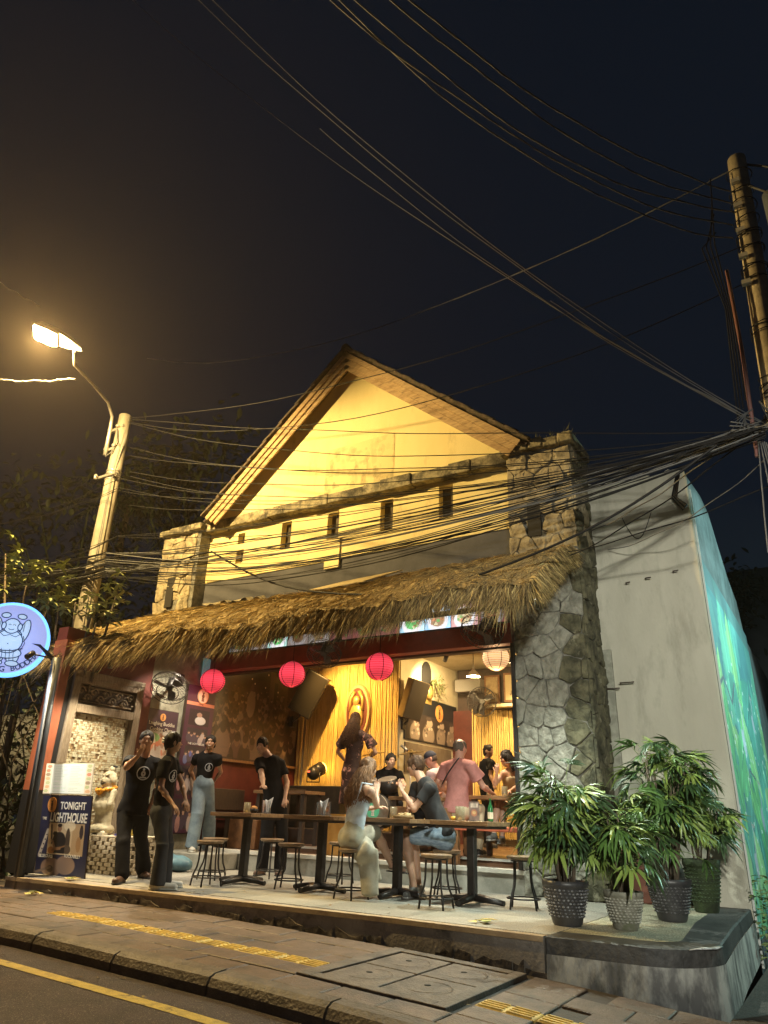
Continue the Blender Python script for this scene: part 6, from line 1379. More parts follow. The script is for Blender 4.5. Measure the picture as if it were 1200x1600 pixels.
# ============================================================ PEOPLE: one smooth surface per body, clothes and hair as shells over it
V3 = lambda p: np.array(p, dtype=np.float32)
class SD:
    def __init__(s, pts, pad, vox):
        P = np.array(pts); lo = P.min(0) - pad; hi = P.max(0) + pad; s.vox = vox; s.lo = lo.astype(np.float32)
        s.n = np.ceil((hi - lo) / vox).astype(int) + 1; s.D = np.full(s.n, .5, np.float32)
        s.ax = [s.lo[i] + vox * np.arange(s.n[i], dtype=np.float32) for i in range(3)]
    def win(s, lo, hi):
        a = np.clip(np.floor((lo - s.lo) / s.vox).astype(int), 0, s.n); b = np.clip(np.ceil((hi - s.lo) / s.vox).astype(int) + 1, 0, s.n)
        if (b <= a).any(): return None, None
        sl = tuple(slice(a[i], b[i]) for i in range(3))
        X = np.stack(np.meshgrid(*[s.ax[i][sl[i]] for i in range(3)], indexing='ij'), -1)
        return sl, X
    def comb(s, sl, d, k, sub):
        D = s.D[sl]
        if sub: s.D[sl] = np.maximum(D, -d); return
        h = np.clip(.5 + .5 * (D - d) / k, 0, 1); s.D[sl] = D * (1 - h) + d * h - k * h * (1 - h)
    def cap(s, a, b, ra, rb, k=.025, flat=None, cut=False, sub=False):
        a, b = V3(a), V3(b); r = max(ra, rb) + k + 2 * s.vox
        sl, X = s.win(np.minimum(a, b) - r, np.maximum(a, b) + r)
        if sl is None: return s
        ba = b - a; L = float(ba @ ba) + 1e-9; t0 = ((X - a) @ ba) / L; t = np.clip(t0, 0, 1)
        v = X - a - t[..., None] * ba
        if flat is not None: dv = V3(flat[0]); dv = dv / np.linalg.norm(dv); v = v + dv * ((v @ dv) * (1 / flat[1] - 1))[..., None]
        d = np.sqrt((v * v).sum(-1)) - (ra + (rb - ra) * t)
        if cut: Ln = math.sqrt(L); d = np.maximum(d, np.maximum(-t0 * Ln, (t0 - 1) * Ln))
        s.comb(sl, d, k, sub); return s
    def ell(s, c, r, ax=None, k=.025, sub=False):
        c = V3(c); r = V3(r); m_ = float(r.max()) + k + 2 * s.vox; sl, X = s.win(c - m_, c + m_)
        if sl is None: return s
        v = X - c
        if ax is not None: v = v @ np.array(ax, np.float32).T
        q = v / r; l = np.sqrt((q * q).sum(-1)) + 1e-6; d = (l - 1) * l / (np.sqrt(((q / r) ** 2).sum(-1)) + 1e-6)
        s.comb(sl, d, k, sub); return s
    def plane(s, n, c):      # keep the side n.p < c
        n = V3(n); n = n / np.linalg.norm(n); f = s.ax[0][:, None, None] * n[0] + s.ax[1][None, :, None] * n[1] + s.ax[2][None, None, :] * n[2] - np.dot(n, V3(c))
        s.D = np.maximum(s.D, f); return s
    def fold(s, amp, freq, dirn=None, n=6, seed=0):
        g = np.random.default_rng(seed); f = np.zeros(s.n, np.float32)
        for i in range(n):
            w = g.normal(size=3)
            if dirn is not None: dd = np.array(dirn) / np.linalg.norm(dirn); w = w - dd * (w @ dd) * .85
            w = w / np.linalg.norm(w) * freq * g.uniform(.6, 1.5); ph = g.uniform(0, 6.28)
            f += np.sin(s.ax[0][:, None, None] * w[0] + s.ax[1][None, :, None] * w[1] + s.ax[2][None, None, :] * w[2] + ph)
        s.D = s.D + amp * f / math.sqrt(n); return s
    def mesh(s, name, material, parent, label=None):
        D = s.D; S_ = D < 0
        S_[0] = S_[-1] = False; S_[:, 0] = S_[:, -1] = False; S_[:, :, 0] = S_[:, :, -1] = False
        c = S_[:-1, :-1, :-1].astype(np.int8)
        offs = [(i, j, k) for i in (0, 1) for j in (0, 1) for k in (0, 1)]; cnt = np.zeros([x - 1 for x in S_.shape], np.int8)
        N0, N1, N2 = S_.shape
        for (i, j, k) in offs: cnt += S_[i:N0 - 1 + i, j:N1 - 1 + j, k:N2 - 1 + k]
        act = (cnt > 0) & (cnt < 8); idx = np.argwhere(act)
        if len(idx) == 0: return None
        vid = np.full(act.shape, -1, np.int32); vid[act] = np.arange(len(idx))
        vals = {o: D[idx[:, 0] + o[0], idx[:, 1] + o[1], idx[:, 2] + o[2]] for o in offs}
        acc = np.zeros((len(idx), 3)); num = np.zeros(len(idx))
        for o in offs:
            for ax_ in range(3):
                if o[ax_]: continue
                o2 = list(o); o2[ax_] = 1; o2 = tuple(o2); a, b = vals[o], vals[o2]; m_ = (a < 0) != (b < 0)
                t = np.where(m_, a / np.where(m_, a - b, 1), 0)
                p = np.tile(np.array(o, float), (len(idx), 1)); p[:, ax_] += t; acc += p * m_[:, None]; num += m_
        Vv = (idx + acc / np.maximum(num, 1)[:, None]) * s.vox + s.lo
        F = []
        for ax_ in range(3):
            u, w = [(1, 2), (2, 0), (0, 1)][ax_]; sl0 = [slice(1, -1)] * 3; sl1 = [slice(1, -1)] * 3; sl0[ax_] = slice(0, -1); sl1[ax_] = slice(1, None)
            a, b = S_[tuple(sl0)], S_[tuple(sl1)]
            for flip in (0, 1):
                e = np.argwhere((a & ~b) if not flip else (~a & b))
                if len(e) == 0: continue
                e = e + np.array([0 if i == ax_ else 1 for i in range(3)])
                q = []
                for du, dw in ((-1, -1), (0, -1), (0, 0), (-1, 0)):
                    g = e.copy(); g[:, u] += du; g[:, w] += dw; q.append(vid[g[:, 0], g[:, 1], g[:, 2]])
                q = np.stack(q, 1)
                if flip: q = q[:, ::-1]
                F.append(q)
        F = np.concatenate(F); F = F[(F >= 0).all(1)]
        Vv = Vv - np.array(parent_off(parent))
        me = bpy.data.meshes.new(name); me.vertices.add(len(Vv)); me.vertices.foreach_set('co', Vv.astype(np.float32).ravel())
        me.loops.add(F.size); me.loops.foreach_set('vertex_index', F.astype(np.int32).ravel()); me.polygons.add(len(F)); me.polygons.foreach_set('loop_start', np.arange(0, F.size, 4, dtype=np.int32)); me.polygons.foreach_set('use_smooth', np.ones(len(F), bool))
        me.update(calc_edges=True); return link(name, me, material, parent, label)

def nz(v): v = np.array(v, float); return v / (np.linalg.norm(v) + 1e-9)
def lim(a, b, lo, hi):
    v = b - a; L = np.linalg.norm(v); return a + v / L * min(max(L, lo), hi)
def person(key, label, face, skin, top=None, bottom=None, shoes=None, hair=None, s=1.0, w=1.0, vox=.009, floor=0., opts=()):
    J = {k: np.array(v) for k, v in PJ[key].items()}; o = set(opts)
    J['hd'] = lim(J['nk'], J['hd'], .165 * s, .188 * s)
    for q in 'ab':
        J['e' + q] = lim(J['s' + q], J['e' + q], .22 * s, .31 * s); J['w' + q] = lim(J['e' + q], J['w' + q], .2 * s, .27 * s)
        J['k' + q] = lim(J['p'+'el'], J['k' + q], .38 * s, .50 * s); J['a' + q] = lim(J['k' + q], J['a' + q], .36 * s, .46 * s)
        if 'stand' in o or abs(J['a' + q][2] - floor) < .2: J['a' + q][2] = floor + .085
        J['t' + q][2] = max(floor + .03, min(J['t' + q][2], J['a' + q][2] - .05)) if not ('hang' in o and q == 'b') else J['t' + q][2]
        J['t' + q] = J['a' + q] + nz((J['t' + q] - J['a' + q]) * (1, 1, 0)) * .15 * s + np.array((0, 0, -.055 if not ('hang' in o and q == 'b') else -.05))
    lat = nz((J['sb'] - J['sa']) * (1, 1, .3)); base = np.array([J['pel'][0], J['pel'][1], floor])
    T = thing('person', label, 'person', tuple(base))
    f = nz(face); fl = nz(np.cross((0, 0, 1), f)); fu = np.cross(f, fl); HA = np.stack([fl, f, fu])   # head axes
    up = nz(J['nk'] - J['pel']); dep = nz(np.cross(lat, up)); TA_ = np.stack([lat, dep, up])
    che = J['nk'] + (J['pel'] - J['nk']) * .33; wai = J['nk'] + (J['pel'] - J['nk']) * .68; hd = J['hd']
    hips = {q: J['pel'] + lat * (.085 * s * w * (1 if q == 'b' else -1)) - up * .02 for q in 'ab'}
    bend = 'lean' in o
    che = che - dep * 0
    def torso(D, g=0., sleeve=0., low=None, k=.035, waist=.125):
        D.ell(J['nk'] + (J['pel'] - J['nk']) * .30, ((.165 * w * s + g), (.108 * s + g), .19 * s + g), TA_, k=k)
        D.cap(che, wai, .125 * s * w + g, waist * s * w + g, k, flat=(dep, .74))
        D.cap(J['nk'] - up * .04, J['sa'] - up * .015, .05 * s + g, .055 * s + g, k); D.cap(J['nk'] - up * .04, J['sb'] - up * .015, .05 * s + g, .055 * s + g, k)
        D.cap(wai, J['pel'], waist * s * w + g, (.145 if not g or 'tucked' in o else .166) * s * w + g, k, flat=(dep, .78))
        return D
    # ---- body
    allp = list(J.values()); D = SD(allp, .24, vox)
    torso(D)
    D.ell(J['pel'], (.15 * s * w, .11 * s, .12 * s), TA_)
    D.cap(J['nk'] - up * .03, hd - fu * .05 * s - f * .01, .064 * s * w, .056 * s * (w * .5 + .5), .02)
    D.ell(hd + fu * .02 * s - f * .008, (.077 * s, .096 * s, .100 * s), HA, .01)
    D.ell(hd - fu * .050 * s + f * .026 * s, (.060 * s, .060 * s, .062 * s), HA, .035)
    D.ell(hd - fu * .094 * s + f * .062 * s, (.022 * s, .02 * s, .017 * s), HA, .02)          # chin
    D.cap(hd + f * .085 * s + fu * .012 * s, hd + f * .103 * s - fu * .022 * s, .007 * s, .0115 * s, .014)   # nose
    D.cap(hd + f * .086 * s + fl * .034 * s + fu * .032 * s, hd + f * .086 * s - fl * .034 * s + fu * .032 * s, .008, .008, .02)   # brow
    D.cap(hd + f * .088 * s - fl * .016 * s - fu * .055 * s, hd + f * .088 * s + fl * .016 * s - fu * .055 * s, .009, .009, .012)  # lips
    for q in (-1, 1):
        D.ell(hd + fl * q * .030 * s + f * .090 * s + fu * .014 * s, (.017 * s, .008 * s, .008 * s), HA, sub=True)
        D.ell(hd + fl * q * .078 * s - fu * .005 * s - f * .005, (.012 * s, .020 * s, .032 * s), HA, .008)   # ears
        D.ell(hd + fl * q * .042 * s + f * .060 * s - fu * .022 * s, (.022 * s, .022 * s, .022 * s), HA, .03)   # cheeks
    for q in 'ab':
        sh, el, wr = J['s' + q], J['e' + q], J['w' + q]; a_ = 1.0 if w >= 1 else .86
        D.cap(sh - up * .01, sh + (el - sh) * .45, .056 * s * a_, .047 * s * a_); D.cap(sh + (el - sh) * .45, el, .046 * s * a_, .037 * s * a_)
        D.cap(el, el + (wr - el) * .35, .038 * s * a_, .039 * s * a_, .02); D.cap(el + (wr - el) * .35, wr, .038 * s * a_, .024 * s * a_, .02)
        hp, kn, an, to = hips[q], J['k' + q], J['a' + q], J['t' + q]
        D.cap(hp, kn, .088 * s * (w * .5 + .5), .056 * s); D.cap(kn, kn + (an - kn) * .35, .053 * s, .056 * s); D.cap(kn + (an - kn) * .35, an, .055 * s, .034 * s)
        D.cap(an - np.array((0, 0, .02)), to, .036 * s, .026 * s, .02, flat=((0, 0, 1), .8))
        # hand: palm, four unequal bent fingers and a thumb from the palm's side
        hdv = nz(wr - el); 
        if ('flat' + q) in o: hdv = nz(hdv * (1, 1, .15))
        if ('up' + q) in o: hdv = nz(hdv + np.array((0, 0, .6)))
        sid = np.cross(hdv, (0, 0, 1.)); sid = nz(sid) if np.linalg.norm(sid) > .3 else nz(np.cross(hdv, dep))
        nrm_ = nz(np.cross(sid, hdv)); 
        if nrm_[2] > 0 and ('up' + q) not in o: nrm_ = -nrm_
        pc = wr + hdv * .05 * s; D.cap(wr + hdv * .015, wr + hdv * .075 * s, .030 * s, .036 * s, .015, flat=(nrm_, .42))
        for i, (off, L_) in enumerate(((-.030, .068), (-.010, .078), (.010, .072), (.029, .056))):
            r0 = wr + hdv * .082 * s + sid * off * s; m1 = r0 + (hdv * .9 + sid * off * 3 + nrm_ * .25) * L_ * .52 * s; m2 = m1 + (hdv * .72 + nrm_ * .62) * L_ * .48 * s
            D.cap(r0 - hdv * .02, m1, .0092 * s, .0082 * s, .004); D.cap(m1, m2, .0082 * s, .0068 * s, .003)
        tq = -1 if q == 'b' else 1
        r0 = wr + hdv * .03 * s + sid * tq * .026 * s; m1 = r0 + (hdv * .6 + sid * tq * .65 + nrm_ * .3) * .038 * s; D.cap(r0, m1, .012 * s, .0095 * s, .008); D.cap(m1, m1 + (hdv * .85 + nrm_ * .35 + sid * tq * .1) * .032 * s, .0092 * s, .0075 * s, .003)
    D.mesh('body', skin, T)
    # ---- eyes, brows, mouth
    b = MB(); b2 = MB(); b3 = MB()
    for q in (-1, 1):
        c = hd + fl * q * .030 * s + f * .083 * s + fu * .014 * s; Mh = Matrix(np.stack([fl, f, fu], 1).tolist())
        b.ball(c, (.0115 * s, .0065 * s, .0048 * s), 10, 6, Mh); b2.ball(c + f * .0035 * s, (.0056 * s, .004 * s, .0046 * s), 8, 5, Mh)
        b3.tube([c + fu * .018 * s - fl * q * .016 * s + f * .008, c + fu * .023 * s + f * .009, c + fu * .019 * s + fl * q * .018 * s + f * .002], .0035 * s, 5, flat=.7)
    b.build('eyes', mat('eye_white', (.62, .6, .56), .3), T); b2.build('irises', mat('iris', (.03, .018, .01), .2), T); b3.build('eyebrows', mat('brow_hair', (.025, .018, .014), .8), T)
    b = MB(); mo = hd + f * .094 * s - fu * .055 * s; wd = .024 if 'smile' in o else .017
    b.tube([mo - fl * wd * s + (fu * .007 if 'smile' in o else fu * 0) - f * .005, mo + f * .002, mo + fl * wd * s + (fu * .007 if 'smile' in o else fu * 0) - f * .005], [.003, .0055, .003], 6, flat=.8); b.build('mouth', mat('lips', (.34, .11, .09), .45) if 'smile' not in o else mat('smile', (.7, .62, .58), .3), T)
    # ---- top
    shirt = None
    if top:
        D = SD([J['sa'], J['sb'], J['ea'], J['eb'], J['pel'], J['nk']], .22, vox)
        g = .019
        if 'strappy' in o:
            D.ell(J['nk'] + (J['pel'] - J['nk']) * .36, (.160 * w * s + g, .108 * s + g, .17 * s), TA_, k=.03); D.cap(che, wai, .125 * s * w + g, .118 * s * w + g, .035, flat=(dep, .76)); D.cap(wai, J['pel'], .12 * s * w + g, .14 * s * w + g, .035, flat=(dep, .8))
            D.plane(up, J['nk'] - up * .125)
            for q in 'ab':
                cc = J['nk'] + (J['s' + q] - J['nk']) * .55; D.cap(cc + up * .03 - dep * .07, cc - up * .16 - dep * .095, .007, .007, .002); D.cap(cc + up * .03 + dep * .07, cc - up * .16 + dep * .095, .007, .007, .002); D.cap(cc + up * .03 - dep * .07, cc + up * .03 + dep * .07, .007, .007, .002)
        else:
            torso(D, g, waist=.13)
            for q in 'ab':
                sh, el = J['s' + q], J['e' + q]; t_ = .62 if 'capsleeve' not in o else .42
                D.cap(sh - (el - sh) * .05, sh + (el - sh) * t_, .062 * s + g * .6, (.058 * s if 'wide' not in o else .095 * s) + g * .5, .03, cut=True)
            D.ell(J['nk'] + up * .03 + f * .02, (.068 * s, .075 * s, .06 * s), TA_, sub=True)
        D.fold(.006 if 'strappy' not in o else .003, 24, dirn=up * .6 + lat * .8, seed=len(key) + 3); D.fold(.0018, 70, seed=4)
        D.plane(-up, J['pel'] - up * (.05 if 'tucked' not in o else -.04) * s)
        shirt = D.mesh('shirt' if 'dress' not in o else 'dress_top', top, T)
    if 'dress' in o:
        D = SD([J['pel'], J['ka'], J['kb']], .3, vox); D.cap(wai, J['pel'], .14 * s, .19 * s, .04, flat=(dep, .8)); D.cap(J['pel'], (J['ka'] + J['kb']) / 2 - np.array((0, 0, .1)), .18 * s, .27 * s, .05, flat=(dep, .75), cut=True); D.fold(.012, 26, dirn=(0, 0, 1), seed=5); D.mesh('dress_skirt', top, T)
    # ---- bottom
    if bottom:
        D = SD([J['pel'], hips['a'], hips['b'], J['ka'], J['kb'], J['aa'], J['ab']], .26, vox); g = .015
        D.ell(J['pel'], (.152 * s * w + g, .112 * s + g, .12 * s + g), TA_); D.cap(wai - up * .04, J['pel'], .126 * s * w + g, .148 * s * w + g, .03, flat=(dep, .78))
        if 'seatfull' in o: D.ell(J['pel'] - dep * 0 - np.array((0, 0, .0)), (.19 * s, .15 * s, .14 * s), TA_, k=.05)
        for q in 'ab':
            hp, kn, an = hips[q], J['k' + q], J['a' + q]
            if 'shorts' in o: D.cap(hp, hp + (kn - hp) * .82, .094 * s + g, .078 * s + g, .03, cut=False); continue
            if 'slit' in o and q == 'b': D.cap(hp, hp + (kn - hp) * .9, .095 * s + g, .08 * s, .03); continue
            wk, wa_ = (.07, .088) if 'flare' in o else ((.078, .085) if 'loose' in o else (.064, .052))
            if 'wideleg' in o: wk, wa_ = .092, .105
            D.cap(hp, kn, .094 * s + g, wk * s + g * .5, .03); D.cap(kn, an + np.array((0, 0, -.03 if 'flare' in o or 'wideleg' in o else 0.01)), wk * s + g * .5, wa_ * s, .02, cut=('flare' in o or 'wideleg' in o))
        if 'shorts' in o:
            for q in 'ab':
                hp, kn = hips[q], J['k' + q]; D.plane(kn - hp, hp + (kn - hp) * .84)
        D.fold(.0075, 20, dirn=(0, 0, 1), seed=len(key) + 9); D.fold(.002, 60, dirn=(0, 0, 1), seed=2)
        D.plane(up, wai - up * .02)
        D.mesh('shorts' if 'shorts' in o else 'trousers', bottom, T)
    # ---- shoes
    if shoes:
        for q in 'ab':
            an, to = J['a' + q], J['t' + q]; D = SD([an, to], .1, min(vox, .007)); fd = nz((to - an) * (1, 1, 0))
            zf = to[2] - .03
            he = an - fd * .045; he[2] = zf + .045; to2 = to + fd * .045; to2[2] = zf + .036
            D.cap(he, to2, .046 * s, .040 * s, .02, flat=((0, 0, 1), .95)); D.cap(an + np.array((0, 0, .0)), he + fd * .06, .044 * s, .05 * s, .03)
            D.plane((0, 0, -1), (0, 0, zf)); D.plane((0, 0, 1), an + np.array((0, 0, .025))); D.mesh('shoe', shoes[0], T)
            D = SD([an, to], .1, min(vox, .007)); a1, b1 = he.copy(), to2.copy(); a1[2] = b1[2] = zf + .012; D.cap(a1, b1, .05 * s, .045 * s, .01, flat=((0, 0, 1), .35)); D.mesh('sole', shoes[1], T)
    # ---- hair
    if hair:
        hm, style = hair[0], hair[1]
        if style != 'cap':
            D = SD([hd], .2, min(vox, .006)); g = .012 if style != 'bald' else .003
            D.ell(hd + fu * .022 * s - f * .012 * s, (.079 * s + g, .097 * s + g, .099 * s + g), HA, .01)
            if style in ('long', 'bob', 'tied', 'bun'): D.ell(hd - f * .03 * s - fu * .02, (.078 * s + g, .075 * s, .1 * s), HA, .02)
            c0 = hd + f * .10 * s - fu * .035 * s; D.ell(c0, (.062 * s, .072 * s, .105 * s) if style != 'long' else (.058 * s, .075 * s, .10 * s), HA, sub=True)
            D.plane(-fu + f * .42, hd - fu * .055 * s + f * .0)
            D.ell(hd + fl * .078 * s - fu * .015 * s + f * .012, (.02, .026, .035), HA, sub=True) if style in ('short', 'bald', 'tied', 'bun') else None
            D.ell(hd - fl * .078 * s - fu * .015 * s + f * .012, (.02, .026, .035), HA, sub=True) if style in ('short', 'bald', 'tied', 'bun') else None
            if style == 'bald': D.ell(hd + fu * .10 * s - f * .02, (.06, .075, .05), HA, sub=True)
            D.fold(.0042, 170, dirn=fu, seed=3); D.fold(.004, 60, dirn=fu, seed=8); D.mesh('hair', hm, T)
        if style == 'bun':
            D = SD([hd], .2, min(vox, .008)); c = hd - f * .095 * s + fu * .03 * s; D.ell(c, (.045, .04, .045)); D.fold(.003, 130, seed=2); D.mesh('hair_bun', hm, T)
        if style in ('long', 'bob', 'longwave'):
            b = MB(); g = np.random.default_rng(5); Lh = hair[2] if len(hair) > 2 else .5; nst = 620 if Lh > .3 else 320
            for i in range(nst):
                u = g.uniform(-1, 1); th_ = u * 1.9; d0 = -f * math.cos(th_) + fl * math.sin(th_)
                r0 = .082 * s; p0 = hd + d0 * r0 + fu * g.uniform(.02, .08) * s; L_ = Lh * g.uniform(.72, 1.05) * (1 - .25 * abs(u))
                bk_ = -nz(np.array((f[0], f[1], 0))); bk2 = hair[3] if len(hair) > 3 else bk_
                pts = [p0 * .7 + (hd + fu * .09 * s) * .3, p0]; ph = g.uniform(0, 6.28); amp = g.uniform(.01, .026)
                for t in np.linspace(.15, 1, 9):
                    sp = .03 + .07 * t * min(1, Lh * 2)
                    p = hd + d0 * (r0 + .01) * (1 + .55 * t) + np.array(bk2) * (.035 + .055 * math.sin(min(1, t * 1.3) * 1.6)) - np.array((0, 0, L_ * t + .02 * s)) + d0 * sp * g.uniform(.0, .5) + np.array((math.sin(t * 11 + ph), math.cos(t * 9 + ph), 0)) * amp * t
                    pts.append(p)
                rr = g.uniform(.0035, .008); b.tube(pts, [rr * .5] + [rr] * (len(pts) - 2) + [rr * .25], 5, flat=.7)
            b.build('hair_locks', hm, T)
        if style == 'cap':
            D = SD([hd], .24, .007); D.ell(hd + fu * .03 * s - f * .005, (.085 * s, .105 * s, .098 * s), HA); D.plane(-fu, hd + fu * .028 * s); D.cap(hd + f * .08 + fu * .035 * s, hd + f * .17 * s + fu * .03 * s, .06, .045, .02, flat=(fu, .14)); D.mesh('cap', hm, T)
            D = SD([hd], .2, .009); D.ell(hd - f * .02, (.079 * s, .09 * s, .09 * s), HA); D.ell(hd + f * .09 - fu * .03, (.09, .08, .12), HA, sub=True); D.plane(-fu, hd - fu * .05); D.mesh('hair', mat('hair_brown_d', (.05, .03, .02), .6), T)
    return T, J, dict(lat=lat, dep=dep, up=up, f=f, fl=fl, fu=fu, che=che, wai=wai, shirt=shirt, hips=hips)

def project_badge(T, shirt, c, n, r, mats, upv=(0, 0, 1), fig=True):
    """a printed ring and little figure laid onto the shirt cloth"""
    me = shirt.data; co = np.zeros(len(me.vertices) * 3); me.vertices.foreach_get('co', co); co = co.reshape(-1, 3) + np.array(parent_off(shirt.parent))
    tree = BVHTree.FromPolygons([tuple(v) for v in co], [tuple(p.vertices) for p in me.polygons])
    n = Vector(n).normalized(); a = n.cross(Vector(upv)).normalized() * -1; b_ = n.cross(a) * -1
    if b_.z < 0: b_ = -b_
    def hit(x, y):
        o = Vector(c) + a * x + b_ * y + n * .35; h = tree.ray_cast(o, -n, .7); return (h[0] + n * .003) if h[0] else None
    def patch(name, polar, m_):
        vs = []; ok = []
        for row in polar:
            for (x, y) in row: h = hit(x, y); vs.append(h if h else Vector(c)); ok.append(h is not None)
        R_, C_ = len(polar), len(polar[0]); fs = []
        for i in range(R_ - 1):
            for j in range(C_ - 1):
                q = (i * C_ + j, i * C_ + j + 1, (i + 1) * C_ + j + 1, (i + 1) * C_ + j)
                if all(ok[k] for k in q): fs.append(q)
        if fs: bb = MB(); bb.add(vs, fs); bb.build(name, m_, T)
    ang = np.linspace(0, 2 * math.pi, 29)
    patch('shirt_print', [[(q * r * math.cos(t), q * r * math.sin(t)) for t in ang] for q in (.86, 1.0)], mats)
    if fig:
        patch('shirt_print', [[(q * r * .34 * math.cos(t), q * r * .42 * math.sin(t) - .08 * r) for t in ang] for q in (.25, .6, 1.0)], mats)
        patch('shirt_print', [[(q * r * .17 * math.cos(t), q * r * .18 * math.sin(t) + .5 * r) for t in ang] for q in (.1, .6, 1.0)], mats)
        patch('shirt_print', [[(x * r * .5, -.62 * r + y * r * .1) for x in np.linspace(-1, 1, 6)] for y in (-1, 1)], mats)
